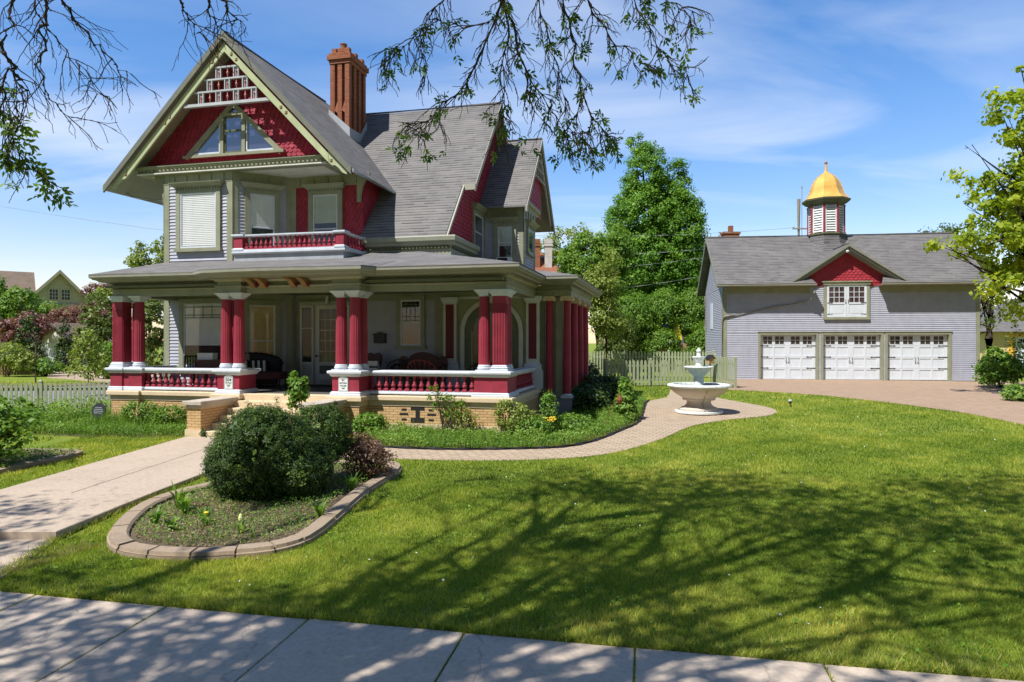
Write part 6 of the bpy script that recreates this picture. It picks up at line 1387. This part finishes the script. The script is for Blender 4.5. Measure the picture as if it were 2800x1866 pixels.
for i,(l,x,y,bl,ncl,m_,ls) in enumerate([
 ('tall mixed green hedge left of the porch corner pier',-24.2,40,[(.1,0,3.4,1.0,1.0,1.3),(.5,0,1.9,1.0,1.2,1.5),(-.4,0,2.1,.9,.9,1.1),(-.6,0,1.0,1.0,.8,.9)],330,LEAF_OLD,.16),
 ('dark hedge seen between the left porch columns',-20.0,38,[(.1,0,2.9,.9,1.1,1.4),(.3,0,1.2,.9,.8,1.0),(-.3,0,3.6,.6,.7,.8)],230,LEAF_OLD,.16),
 ('yellow green leafy bush at the left edge by the board fence',-26.3,35.6,[(0,0,1.2,.9,.7,.6),(.8,0,.8,.9,.7,.5)],110,LEAF_YEL,.14),
 ('low green shrub in front of the white shed',-24.6,36,[(0,0,.5,.9,.6,.4)],80,LEAF_BED,.13),
 ('bright green bush behind the young tree by the drive',-19.9,33.6,[(0,0,.9,.9,.8,.9),(.9,.3,1.2,.8,.8,1.0)],150,LEAF_MID,.15),
 ('sunlit leafy bush beside the right corner of the carriage house',20.7,29.0,[(0,0,.95,.9,.7,.5),(-.55,-.2,.55,.6,.5,.4),(.5,0,.7,.6,.5,.4),(-.2,0,1.3,.4,.4,.4)],230,LEAF_MID,.13),
 ('clump of long grass right of the driveway',17.9,24.2,[(0,0,.25,.5,.4,.25)],60,LEAF_BED,.10)]):
    bush('garden_bush',l,x,y,bl,ncl,22,.24,ls,m_,None,150+i,'bush',14)
bush('spindly_shrub','tall spindly few leaved shrub in front of the yellow garage',21.6,29.4,[(0,0,2.0,.35,.3,.7),(.1,0,1.3,.4,.3,.5)],36,9,.2,.12,LEAF_OLD,seed=160,stems=10)
# right-hand maple
RB=[(18.2,25,10.9,.8,1.0,1.2),(18.9,25,9.3,1.2,1.0,1.2),(18.1,25,8.0,1.3,1.1,.9),(16.9,25,8.5,.9,.7,.4),(17.8,25,6.6,1.5,1.2,.8),(16.6,25,5.6,.8,.7,.5),(18.5,25,5.3,1.3,1.1,1.1),(17.6,25,4.5,1.0,.9,.7),(16.0,25,6.1,.8,.6,.22),(18.9,25,3.8,.9,.9,.6),(16.9,25,9.6,.4,.4,.25),(18.7,25,12.4,.4,.4,.5),(20.5,25.5,7,2,2,3.5),(21,25.5,11,2,2,2.5),(17.2,25,7.4,.8,.7,.4)]
tree('lime_maple','bright lime green maple reaching in at the right edge before the carriage house roof',20.3,25.3,2.6,.22,RB,760,36,.34,.19,LEAF_LIME,BARK,seed=170,limbs=30,shell=.3)
# utility pole and wires
t=thing('utility_pole','grey wooden utility pole behind the carriage house roof','pole',P3(21.8,52))
m=MB(); m.tube([(0,0,-.2),(0,0,12.6)],[.17,.13],10); m.build('pole_shaft',POLEW,t); m=MB(); m.tube([(.2,-.1,9),(.2,-.1,13.5)],.04,6); m.lathe([(.0,0),(.09,.03),(.05,.1),(.07,.14),(0,.16)],8,(.2,-.1,13.45)); m.build('pole_conduit',GREYM,t)
m=MB(); m.box(-.5,.9,-.12,-.02,10.3,10.4); 
for x in (-.4,.0,.8): m.lathe([(.03,0),(.05,.05),(.03,.12)],8,(x,-.07,10.4))
m.build('crossarm',POLEW,t)
for i,(a,b,l) in enumerate([((-6,50,10.6),(21.4,52,11.2),'highest overhead wire crossing in front of the tall maple'),((-6,50.5,9.0),(21.8,52,10.45),'second overhead wire across the tall maple'),((-6,50,7.6),(22.6,52,10.4),'third overhead wire across the tall maple, sagging most'),((-6,50.6,6.0),(21.8,51.9,9.2),'lowest overhead wire in front of the tall maple')]):
    A=Vector(a);B=Vector(b); pts=[A.lerp(B,k/16)+Vector((0,0,-(.5+.2*i)*4*(k/16)*(1-k/16))) for k in range(17)]
    m=MB(); m.tube(pts,.016,4); tag(m.build('power_line',GREYM),l,'wire','overhead wires behind the gardens')
m=MB(); A=Vector((-48,40,14.5));B=Vector((-13.6,30,7.2)); m.tube([A.lerp(B,k/12)+Vector((0,0,-2.2*(k/12)*(1-k/12))) for k in range(13)],.009,4); tag(m.build('power_line',GREYM),'single thin wire sloping across the sky left of the house','wire','overhead wires behind the gardens')
# neighbours
def gablehouse(name,label,x,y,rz,w,d,eave,ridge,wallm,roofm,ov=.4):
    z=gz(x,y); t=thing(name,label,'house',(x,y,z),rz); m=MB()
    m.box(-w/2,w/2,0,d,-.3,eave); m.prism([(-w/2,eave),(w/2,eave),(0,ridge-.1)],d,'y',0); m.build('wall',wallm,t)
    m=MB(); s=(ridge-eave)/(w/2); e=w/2+ov
    m.slab([(-e,-ov,ridge-e*s),(0,-ov,ridge),(0,d+ov,ridge),(-e,d+ov,ridge-e*s)][::-1],.15); m.slab([(0,-ov,ridge),(e,-ov,ridge-e*s),(e,d+ov,ridge-e*s),(0,d+ov,ridge)][::-1],.15); m.build('roof',roofm,t); return t
def simplewin(t,x,y,z0,w,h,mat=None,panes=(2,2)):
    m=MB(); framed(m,x-w/2-.12,x+w/2+.12,z0-.12,z0+h+.12,.12,y-.08,y); o=m.build('window',WHITE2 if mat is None else mat,t)
    g=MB(); g.box(x-w/2,x+w/2,y-.03,y-.01,z0,z0+h); g.build('window_glass',MATS['door_glass_dark'],o)
    m=MB()
    for k in range(1,panes[0]): m.box(x-w/2+w*k/panes[0]-.02,x-w/2+w*k/panes[0]+.02,y-.05,y-.03,z0,z0+h)
    for k in range(1,panes[1]): m.box(x-w/2,x+w/2,y-.05,y-.03,z0+h*k/panes[1]-.02,z0+h*k/panes[1]+.02)
    m.build('window_muntins',WHITE2,o)
t=gablehouse('cream_house','cream stucco house with brown gabled roof beyond the street trees','x',0) if False else gablehouse('cream_house','cream stucco house with brown gabled roof beyond the street trees',-49.6,75,.66,6.9,16,5.8,9.6,CREAM,ROOFB,.55)
m=MB(); m.box(-3.6,3.6,-.35,.05,5.65,5.85); m.build('gable_belt',WHITE2 if False else CREAM,t)
for x in (-.55,.55): simplewin(t,x,0,6.35,.75,1.1,CREAM,(3,3))
m=MB(); m.prism([(x,z) for x,z in [(.9,5.9),(3.2,5.9),(3.0,6.3),(2.2,7.2),(1.8,7.4),(1.3,6.7)]],-.3,'y',-.36); m.build('gable_shadow_panel',PURPR,t) if False else None
m=MB()
for s_ in (-1,1):
    m.add([(s_*3.9,-.62,5.2),(0,-.62,9.55),(0,-.62,9.2),(s_*3.6,-.62,5.2),(s_*3.9,-.5,5.2),(0,-.5,9.55),(0,-.5,9.2),(s_*3.6,-.5,5.2)],[(0,1,2,3),(7,6,5,4),(0,4,5,1),(1,5,6,2),(2,6,7,3),(3,7,4,0)])
m.build('rake_board',CREAM,t)
for s_ in (-.55,.55): m=MB(); m.prism([(s_+.45*math.cos(PI*k/10),7.6+.4*math.sin(PI*k/10)) for k in range(11)],-.05,'y',0); m.build('fanlight',CREAM,t)
m=MB(); m.box(-13,-2.5,1.5,10,-.3,5.9); m.build('side_wing_wall',CREAM,t)
m=MB(); m.add([(-13.6,.9,5.7),(-2,.9,5.7),(-2,6,9.7),(-13.6,6,9.7),(-13.6,11,5.7),(-2,11,5.7)],[(0,1,2,3),(3,2,5,4)]); m.build('side_wing_roof',ROOFB,t)
m=MB(); m.box(-8.3,-6.3,.6,3,5.7,6.9); m.prism([(-8.6,6.9),(-6.0,6.9),(-7.3,8.0)],3.2,'y',.4); o=m.build('dormer',CREAM,t); m=MB(); m.box(-7.9,-6.7,.55,.6,5.9,6.8); m.build('dormer_window',MATS['door_glass_dark'],o)
t=gablehouse('white_shed','small white shed with a simple gable behind the arborvitae',-28.8,43,-.35,2.6,5,2.0,3.0,paint('shed_white',(.62,.60,.58),.6),ROOFB,.25); t['category']='shed'
m=MB(); framed(m,-.9,.9,-.0,1.75,.08,-.04,0); m.box(-.82,.82,-.03,0,0,1.67); m.build('shed_door',WHITE2,t)
fence('board_fence','low grey board fence at the far left edge',(-29.5,34.3),(-25.6,36.9),1.1,FENCEB,.13,.06)
# red-roofed house behind the sunroom
t=thing('red_roofed_house','brick house with a red tiled roof and two chimneys behind the porch','house',P3(2.2,55))
m=MB(); m.box(-6,3.0,0,8,-.3,5.8); m.build('wall',CHIM,t)
m=MB(); m.add([(-6.6,-.5,5.5),(3.8,-.5,5.5),(.2,4,9.6),(-6.6,4,9.6),(3.8,8.5,5.5),(-6.6,8.5,5.5)],[(0,1,2,3),(1,4,2),(3,2,4,5)]); m.build('roof',TILER,t)
for x,mm,l in ((-.15,CHIM,''),(.85,paint('whitewashed_chimney',(.50,.45,.42),.8,.2),'')):
    m=MB(); m.box(x-.3,x+.3,2.2,2.9,6.5,10.0); m.box(x-.36,x+.36,2.14,2.96,9.75,9.95); m.box(x-.33,x+.33,2.17,2.93,10.0,10.35); m.build('chimney',mm,t)
t=gablehouse('slate_roofed_house','house with slate blue roof just left of the carriage house',18.6,64,0,5,8,5.8,9.2,paint('pale_grey_wall',(.5,.5,.52),.7),PURPR,.4)
t=gablehouse('brick_house','distant brick house whose chimney tops the carriage house ridge',20.9,64,0,7,8,6.5,9.9,CHIM,ROOFB,.4)
m=MB(); m.box(-.72,.72,1,2,8,11.6); m.box(-.8,.8,.95,2.05,11.6,11.75); m.box(-.72,.72,1,2,11.75,12.0); m.box(-.82,.82,.93,2.07,12.0,12.2); m.box(-.2,.2,1.2,1.6,12.2,12.8); m.build('chimney',CHIM,t)
# yellow garage
t=thing('yellow_garage','pale yellow garage with grey hipped roof and white arched window door','garage',P3(31.9,46),-.15); 
m=MB(); m.siding(0,1.35,.0,2.5,.12); m.box(0,8,.005,7,-.3,2.5); m.build('wall',YELL,t)
m=MB(); m.add([(-.6,-.6,2.45),(8.6,-.6,2.45),(8.6,7.6,2.45),(-.6,7.6,2.45),(3.6,3.5,4.9),(4.6,3.5,4.9)],[(0,1,5,4),(1,2,5),(2,3,4,5),(3,0,4),(3,2,1,0)]); m.build('roof',ROOFG,t)
m=MB(); m.box(1.35,1.75,-.05,.0,0,2.45); m.box(1.75,6,-.05,0,2.1,2.45); m.build('door_casing',YELT,t)
m=MB(); m.box(1.75,5.6,-.03,.0,.02,2.1)
for k in range(1,4): m.box(1.75,5.6,-.04,-.03,k*.52-.01,k*.52+.01)
dd=m.build('garage_door',WHITE2,t); m=MB()
for k in range(4):
    c=2.2+k*.9
    for j in range(4): a0=PI*(j+.12)/4; a1=PI*(j+.88)/4; m.add([(c+.1*math.cos(a0),-.042,1.65+.1*math.sin(a0)),(c+.34*math.cos(a0),-.042,1.65+.34*math.sin(a0)),(c+.34*math.cos(a1),-.042,1.65+.34*math.sin(a1)),(c+.1*math.cos(a1),-.042,1.65+.1*math.sin(a1))],[(0,1,2,3)])
m.build('fan_window',DARK,dd)
# wheelbarrow by the bush, play slide
t=thing('wheelbarrow','dark green wheelbarrow heaped with a pale sack behind the bush','wheelbarrow',P3(24.7,35.2),.3)
m=MB(); m.frus(0,0,.45,.85,.45,.25,.75,.42); m.build('barrow_tray',GREENP,t); m=MB(); m.frus(-.05,0,.84,1.12,.42,.3,.25,.18); m.build('sack',WHITE2,t)
m=MB(); m.T=Matrix.Translation((-.75,0,.2))@Matrix.Rotation(R(90),4,'X'); m.lathe([(.12,-.05),(.2,-.05),(.2,.05),(.12,.05)],16); m.build('barrow_wheel',BLACK,t)
m=MB()
for y in (-.25,.25): m.tube([(-.75,y*.3,.2),(0,y,.45),(1.1,y*1.2,.62)],.03,6); m.tube([(.35,y,.45),(.45,y,0)],.025,5)
m.build('barrow_handle',BLACK,t)
t=thing('play_slide','blue and yellow plastic climbing set half hidden in the lilac hedge','playset',P3(10.0,42.0),0)
m=MB(); m.box(-.75,-.3,-.3,.3,2.65,2.85); m.box(.25,.7,-.3,.3,2.65,2.83); m.build('play_roof',BLUE,t)
m=MB(); m.frus(0,-.35,1.9,2.9,.32,.2,.15,.15); m.build('slide_chute',YPL,t); m=MB()
for x in (-.6,.6): m.box(x-.05,x+.05,-.05,.05,0,2.6)
m.build('play_post',FENCEB,t)
LIMB={'l1': [(-5.52, 7.6, 6.47), (-5.5, 7.55, 6.25), (-5.49, 7.5, 5.97), (-5.56, 7.45, 5.75), (-5.6, 7.4, 5.64)] ,
'l2': [(-5.6, 7.5, 5.77), (-5.51, 7.56, 5.55), (-5.48, 7.61, 5.41), (-5.46, 7.67, 5.34), (-5.55, 7.73, 5.2), (-5.64, 7.79, 5.02), (-5.71, 7.84, 4.8), (-5.59, 7.9, 4.52)] ,
'l3': [(-5.28, 7.8, 6.57), (-5.35, 7.86, 6.41), (-5.41, 7.92, 6.2), (-5.51, 7.99, 6.01), (-5.57, 8.05, 5.81), (-5.59, 8.11, 5.6), (-5.55, 8.18, 5.46), (-5.49, 8.24, 5.32), (-5.35, 8.3, 5.23)] ,
'l4': [(-5.33, 8.0, 6.68), (-5.3, 8.1, 6.53), (-5.2, 8.2, 6.29), (-5.06, 8.3, 6.1), (-4.95, 8.4, 5.99), (-4.92, 8.5, 5.93), (-4.79, 8.6, 5.87)] ,
'l5': [(-5.67, 8.1, 6.73), (-5.69, 8.16, 6.56), (-5.7, 8.22, 6.39), (-5.54, 8.29, 6.21), (-5.43, 8.35, 6.0), (-5.33, 8.41, 5.94), (-5.23, 8.47, 5.8), (-5.19, 8.54, 5.63), (-5.08, 8.6, 5.57)] ,
'l6': [(-5.55, 7.6, 5.56), (-5.69, 7.66, 5.45), (-5.77, 7.71, 5.33), (-5.82, 7.77, 5.16), (-5.81, 7.83, 5.03), (-5.76, 7.89, 4.81), (-5.69, 7.94, 4.66), (-5.55, 8.0, 4.5)] ,
'm1': [(-4.27, 8.6, 6.94), (-4.22, 8.68, 6.81), (-4.17, 8.75, 6.67), (-4.08, 8.82, 6.51), (-3.99, 8.9, 6.58)] ,
'm2': [(-3.9, 8.7, 6.99), (-3.89, 8.77, 6.86), (-3.91, 8.85, 6.76), (-3.83, 8.93, 6.63), (-3.81, 9.0, 6.54)] ,
'm3': [(-3.74, 8.7, 6.99), (-3.72, 8.8, 6.88), (-3.71, 8.9, 6.82), (-3.61, 9.0, 6.74), (-3.54, 9.1, 6.69)] ,
'c1': [(0.08, 7.6, 6.93), (-0.06, 7.7, 6.49), (-0.21, 7.8, 6.13), (-0.42, 7.9, 5.71), (-0.64, 8.0, 5.41), (-0.95, 8.1, 5.19), (-1.23, 8.2, 4.87)] ,
'c2': [(0.0, 7.8, 7.05), (-0.11, 7.9, 6.56), (0.04, 8.0, 6.05), (0.19, 8.1, 5.71), (0.35, 8.2, 5.44), (0.62, 8.3, 5.12), (0.9, 8.4, 4.97)] ,
'c3': [(0.68, 8.0, 7.16), (0.6, 8.08, 6.61), (0.7, 8.17, 6.17), (0.77, 8.25, 5.85), (0.85, 8.33, 5.53), (0.83, 8.42, 5.2), (0.91, 8.5, 4.91)] ,
'c4': [(0.8, 7.9, 7.1), (0.85, 7.96, 6.54), (1.03, 8.02, 6.27), (1.25, 8.08, 6.04), (1.44, 8.14, 5.85), (1.71, 8.2, 5.81)] ,
'c5': [(-0.25, 7.8, 6.13), (-0.55, 7.9, 6.14), (-0.86, 8.0, 6.24), (-1.13, 8.1, 6.12), (-1.4, 8.2, 5.99), (-1.58, 8.3, 5.92)] ,
'c6': [(0.35, 8.2, 7.1), (0.35, 8.28, 6.53), (0.45, 8.37, 6.12), (0.59, 8.45, 5.8), (0.66, 8.53, 5.42), (0.74, 8.62, 4.94)] ,
'c7': [(-0.1, 7.8, 6.5), (-0.06, 7.9, 5.96), (-0.09, 8.0, 5.62), (-0.11, 8.1, 5.27), (-0.13, 8.2, 4.96)] ,
'c8': [(-0.46, 7.9, 6.94), (-0.73, 8.03, 6.58), (-1.0, 8.15, 6.42), (-1.11, 8.28, 6.08), (-1.08, 8.4, 5.78)] ,
'c9': [(1.28, 8.0, 6.99), (1.43, 8.1, 6.61), (1.58, 8.2, 6.31), (1.78, 8.3, 6.05), (1.98, 8.4, 5.91), (2.18, 8.5, 5.82)] ,
'c10': [(1.67, 8.0, 6.82), (1.85, 8.07, 6.51), (2.04, 8.13, 6.44), (2.15, 8.2, 6.31)] ,
'c11': [(0.84, 8.3, 5.52), (0.99, 8.4, 5.24), (1.14, 8.5, 5.09), (1.29, 8.6, 5.08)] ,
'c12': [(0.17, 8.1, 5.71), (0.22, 8.2, 5.35), (0.44, 8.3, 5.12)] ,
'c13': [(-0.96, 8.2, 5.22), (-1.1, 8.25, 5.15), (-1.29, 8.3, 5.12)] ,
}
def limbtree(t,keys,seed,r0,tw,ln_,leafn,leafsz,mat,dens=1.0,depth=1,leafkeys=None,grav=-.06,stick=None):
    rg=random.Random(seed); tips=[]; g=Vector(t.location)
    for k in keys:
        m=MB()
        P=[Vector(p)-g for p in LIMB[k]]; Q=[]
        for i in range(len(P)-1):
            for j in range(3): Q.append(P[i].lerp(P[i+1],j/3)+Vector((rg.gauss(0,.02),rg.gauss(0,.03),rg.gauss(0,.02))))
        Q.append(P[-1]); n=len(Q); r=r0*(1.0 if k[1:] in ('1','2','3','4') else .6)
        m.tube(Q,[max(.006,r*(1-.85*i/(n-1))) for i in range(n)],6,cap=False)
        tt=[]
        for i in range(2,n):
            for j in range(tw):
                if rg.random()<dens:
                    d=(Q[i]-Q[i-1]).normalized(); dd=(d+Vector((rg.gauss(0,.7),rg.gauss(0,.7),rg.gauss(-.35,.45)))).normalized()
                    branchy(m,Q[i],dd,ln_*rg.uniform(.35,1.25),max(.009,r*.34*(1-.6*i/n)),depth,rg,tt,.6,grav,3,7,.17,.55,.0042,5)
        if leafkeys is None or k in leafkeys: tips+=tt
        m.build('branch',BARK,t)
    V=[];rn=[];q=np.random.default_rng(seed); rg.shuffle(tips)
    for p,d in tips[:leafn]:
        base=q.random()*.6+.15
        for c in range(q.integers(1,4)):
            ax=unit(q.normal(size=(1,3))*.8+np.array([d])*.6+np.array([[0,0,-.5]]))[0]; side=unit(np.cross(ax,q.normal(size=3))[None])[0]; nn=np.cross(ax,side); k=q.integers(5,8); L=leafsz*q.uniform(.75,1.2)
            for j in range(k):
                if j<k-1: o=np.array(p)+ax*L*(.35+.5*(j//2)); dr=unit((ax*.75+side*(1 if j%2 else -1)+q.normal(size=3)*.25)[None])[0]
                else: o=np.array(p)+ax*L*(.35+.5*((k-1)//2)); dr=ax
                w=unit(np.cross(dr,nn+q.normal(size=3)*.4)[None])[0]*L*.21; l=L*q.uniform(.8,1.2); dp=np.array([0,0,-.06*l])
                V+=[o,o+dr*l*.28+w*.75,o+dr*l*.55+w,o+dr*l+dp*2,o+dr*l*.55-w,o+dr*l*.28-w*.75]; rn.append(min(1,max(0,base+q.normal(0,.12))))
    if V: npmesh('foliage',np.array(V),6,mat,t,np.array(rn))
def street_tree(name,label,x,y,h,r,crown,keys,seed,ncl,per,lsz,mat,links,paths=(),**kw):
    t=thing(name,label,'tree',(x,y,gz(x,y))); rg=random.Random(seed); g=Vector(t.location); m=MB()
    fork=Vector((rg.uniform(-.2,.2),rg.uniform(-.1,.3),h)); m.tube([(0,0,-.2),(.03,0,.4),(0,.02,h*.5),fork],[r*1.35,r*1.05,r,r*.95],12)
    tips=[]
    for b in crown:
        c=Vector(b[:3])-g
        for k in range(4):
            e=c+Vector((rg.uniform(-.7,.7)*b[3],rg.uniform(-.7,.7)*b[4],rg.uniform(-.6,.5)*b[5])); mid=fork.lerp(e,.45)+Vector((rg.uniform(-.4,.4),rg.uniform(-.3,.3),.5)); rr_=r*.5*rg.uniform(.6,1)
            m.tube([fork,fork.lerp(mid,.5)+Vector((0,0,.15)),mid,mid.lerp(e,.5)+Vector((rg.gauss(0,.2),rg.gauss(0,.2),0)),e],[rr_,rr_*.85,rr_*.65,rr_*.4,rr_*.12],7,cap=False)
            for j in range(5): q=mid.lerp(e,rg.uniform(0,1)); branchy(m,q,(e-mid).normalized()+Vector((rg.gauss(0,.6),rg.gauss(0,.6),rg.gauss(0,.4))),rg.uniform(1.2,2.4),rr_*.28,2,rg,tips,.8,-.02,3,4,.2,.6,.005,4)
    for a,b,ra,rb in links:
        A=fork if a is None else Vector(a)-g; B=Vector(b)-g; mid=A.lerp(B,.5)+Vector((0,-.4,.9)); m.tube([A,A.lerp(mid,.5)+Vector((0,0,.25)),mid,mid.lerp(B,.6)+Vector((0,.1,.2)),B],[ra,ra*.9,(ra+rb)/2,rb*1.2,rb],8,cap=False)
    for pth,ra,rb in paths:
        Q=[fork]+[Vector(p)-g for p in pth]; n=len(Q); m.tube(Q,[ra+(rb-ra)*i/(n-1) for i in range(n)],8,cap=False)
        for i in range(1,n):
            for j in range(4): branchy(m,Q[i].lerp(Q[i-1],rg.random()),(Q[i]-Q[i-1]).normalized()+Vector((rg.gauss(0,.8),rg.gauss(0,.8),rg.gauss(.1,.4))),rg.uniform(1.0,2.2),.03,2,rg,tips,.7,-.02,3,4,.2,.6,.006,4)
    m.build('trunk',BARK,t,smooth=True)
    bl=[(b[0]-g.x,b[1]-g.y,b[2]-g.z)+tuple(b[3:]) for b in crown]
    if ncl: cloud('crown',bl,ncl,per,.72,lsz,mat,t,np.random.default_rng(seed),.25,.4)
    if keys: limbtree(t,keys,seed+1,mat=mat,**kw)
    return t
street_tree('street_tree','ash tree by the street whose leafy twigs hang into the top of the picture',-5.2,1.2,4.8,.28,[(-6.4,1.6,9.2,1.9,1.6,1.4),(-4.4,2.6,9.6,2.0,1.8,1.5),(-2.6,.9,9.6,2.2,1.3,1.4),(-1.4,6.0,10.4,2.4,1.6,1.3),(.2,3.4,10.0,2.4,2.0,1.5),(2.0,5.8,10.6,2.0,1.5,1.2),(-3.6,6.6,10.2,1.8,1.5,1.2)],['c%d'%k for k in range(1,14)],31,150,50,.17,LEAF_ASH,[(None,(-3.8,5.0,8.5),.16,.12),((-3.8,5.0,8.5),(-.1,7.6,6.93),.09,.045),((-3.8,5.0,8.5),(.66,8.0,7.15),.07,.04),((-3.8,5.0,8.5),(.9,7.95,7.1),.06,.04),((-3.8,5.0,8.5),(.45,8.2,7.1),.05,.03),((-3.8,5.0,8.5),(1.3,8.0,7.0),.05,.03),((-3.8,5.0,8.5),(1.7,8.0,6.8),.04,.025),((-3.8,5.0,8.5),(-.5,7.9,6.9),.04,.025)],[([(-4.2,3.0,6.5),(-4.0,3.9,7.5),(-3.8,5.0,8.5),(-4.2,6.5,9.4)],.22,.09),([(-4.0,3.9,7.5),(-3.7,5.2,8.8),(-3.3,6.9,9.6)],.15,.07),([(-3.6,2.6,7.2),(-2.4,4.2,8.3),(-2.2,5.4,9.0),(-1.6,6.8,9.8)],.18,.07),([(-3.0,1.6,7.4),(-.6,3.0,8.6),(1.2,4.6,9.6)],.16,.06)],r0=.027,tw=3,ln_=.30,leafn=190,leafsz=.066,grav=-.10,dens=.85,depth=1)
street_tree('street_tree','bare twigged tree by the street reaching in at the top left corner',-10.2,-1.6,4.0,.28,[(-8.8,0.9,9.4,2.6,2.2,1.9),(-11.9,3.0,9.5,2.6,2.6,1.9),(-6.0,-0.1,9.8,2.4,2.0,1.8)],['l1','l2','l3','l4','l5','l6','m1','m2','m3'],37,150,40,.17,LEAF_ASH,[(None,(-7.2,5.0,9.0),.17,.09),((-7.2,5.0,9.0),(-5.53,7.6,6.5),.08,.045),((-7.2,5.0,9.0),(-5.35,7.8,6.55),.06,.035),((-7.2,5.0,9.0),(-5.3,8.0,6.65),.06,.03),((-7.2,5.0,9.0),(-5.7,8.1,6.7),.05,.03),((-7.2,5.0,9.0),(-4.3,8.6,6.95),.05,.02),((-4.3,8.6,6.95),(-3.9,8.7,7.0),.02,.018),((-4.3,8.6,6.95),(-3.75,8.7,7.0),.02,.018)],r0=.030,tw=1,ln_=.45,leafn=60,leafsz=.085,dens=.9,depth=1,leafkeys=['l6'])
street_tree('street_tree','maple by the street, outside the right of the frame, shading the lawn',8.6,-3.2,3.8,.32,[(2.6,1.7,9.4,2.6,1.8,1.6),(5.2,3.7,9.4,2.6,2.2,1.6),(3.6,6.5,10.2,2.2,1.6,1.3),(7.2,6.3,10.0,2.2,1.8,1.4),(9.0,3.1,9.4,3.0,2.4,1.8),(5.6,0.5,9.6,2.6,1.6,1.6)],[],43,125,50,.18,LEAF_MAPLE,[],[([(5.5,1.0,5.5),(3.0,3.2,6.6),(1.5,3.4,7.2),(.2,3.6,7.8)],.15,.06),([(7.5,1.0,6.5),(6.0,3.0,8.0),(4.6,4.8,9.2)],.17,.07),([(8.8,0,7),(8.6,3.4,9),(8.2,5.6,10)],.13,.04)])
w=bpy.data.worlds.new('World'); S.world=w; w.use_nodes=True; nt=w.node_tree; nt.nodes.clear()
out=nt.nodes.new('ShaderNodeOutputWorld'); bg=nt.nodes.new('ShaderNodeBackground'); sky=nt.nodes.new('ShaderNodeTexSky'); sky.sky_type='NISHITA'; sky.sun_disc=False
SD=Vector((-.49,-.47,1.0)).normalized(); el=math.asin(SD.z); az=math.atan2(SD.x,SD.y)
sky.sun_elevation=el; sky.sun_rotation=az; sky.air_density=1.25; sky.dust_density=.3; sky.ozone_density=3.0
tc=nt.nodes.new('ShaderNodeTexCoord'); sep=nt.nodes.new('ShaderNodeSeparateXYZ'); nt.links.new(tc.outputs['Generated'],sep.inputs[0])
# thin cirrus: noise over the direction projected on a high layer
dv=nt.nodes.new('ShaderNodeMath'); dv.operation='ADD'; nt.links.new(sep.outputs[2],dv.inputs[0]); dv.inputs[1].default_value=.12
def div(a):
    n=nt.nodes.new('ShaderNodeMath'); n.operation='DIVIDE'; nt.links.new(sep.outputs[a],n.inputs[0]); nt.links.new(dv.outputs[0],n.inputs[1]); return n.outputs[0]
cb=nt.nodes.new('ShaderNodeCombineXYZ'); nt.links.new(div(0),cb.inputs[0]); nt.links.new(div(1),cb.inputs[1])
mp=nt.nodes.new('ShaderNodeMapping'); mp.inputs['Scale'].default_value=(.55,1.5,1); mp.inputs['Rotation'].default_value=(0,0,R(-28)); mp.inputs['Location'].default_value=(.35,.2,0); nt.links.new(cb.outputs[0],mp.inputs[0])
n1=noise(nt,mp.outputs[0],.95,7,.52,.9); n2=noise(nt,cb.outputs[0],.45,2,.5)
mu=nt.nodes.new('ShaderNodeMath'); mu.operation='MULTIPLY'; nt.links.new(ramp(nt,n1,[(.42,0.0),(.78,1.0)]),mu.inputs[0]); nt.links.new(ramp(nt,n2,[(.36,0.0),(.62,1.0)]),mu.inputs[1])
mv=nt.nodes.new('ShaderNodeMath'); mv.operation='MULTIPLY'; nt.links.new(mu.outputs[0],mv.inputs[0]); mv.inputs[1].default_value=.9
hs=nt.nodes.new('ShaderNodeHueSaturation'); hs.inputs['Saturation'].default_value=1.32; hs.inputs['Value'].default_value=1.0; nt.links.new(sky.outputs[0],hs.inputs['Color'])
col=mixc(nt,mv.outputs[0],mixc(nt,1,hs.outputs[0],(1.16,.97,1.05,1),'MULTIPLY'),(5.9,6.2,6.7,1))
# added falloff: sky dimmed behind the camera to cut fill light on the fronts
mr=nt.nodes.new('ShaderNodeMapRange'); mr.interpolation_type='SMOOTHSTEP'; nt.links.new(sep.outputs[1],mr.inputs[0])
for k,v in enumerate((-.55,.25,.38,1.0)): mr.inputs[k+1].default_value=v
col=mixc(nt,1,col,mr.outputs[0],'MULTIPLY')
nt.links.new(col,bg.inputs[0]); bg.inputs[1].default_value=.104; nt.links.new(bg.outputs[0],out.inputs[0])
sun=bpy.data.lights.new('sun','SUN'); sun.energy=4.3; sun.angle=R(.53); sun.color=(1,.975,.925); so=bpy.data.objects.new('sun',sun); COL.objects.link(so)
so.rotation_euler=SD.to_track_quat('Z','Y').to_euler()
cam=bpy.data.cameras.new('camera'); cam.sensor_width=36; cam.lens=1870/2800*36; cam.shift_y=(930-933)/2800*-1; cam.clip_start=.05; cam.clip_end=3000
co=bpy.data.objects.new('camera',cam); COL.objects.link(co); co.location=(0,0,2.5); co.rotation_euler=(R(90),0,0); S.camera=co
S.view_settings.view_transform='Standard'; S.view_settings.look='None'; S.view_settings.exposure=0.74; S.view_settings.gamma=1; S.view_settings.use_curve_mapping=False
S.render.engine='CYCLES'; S.cycles.use_denoising=True; S.cycles.max_bounces=6; S.cycles.transparent_max_bounces=12; S.cycles.sample_clamp_indirect=8
try: S.cycles.denoiser='OPENIMAGEDENOISE'
except Exception: pass
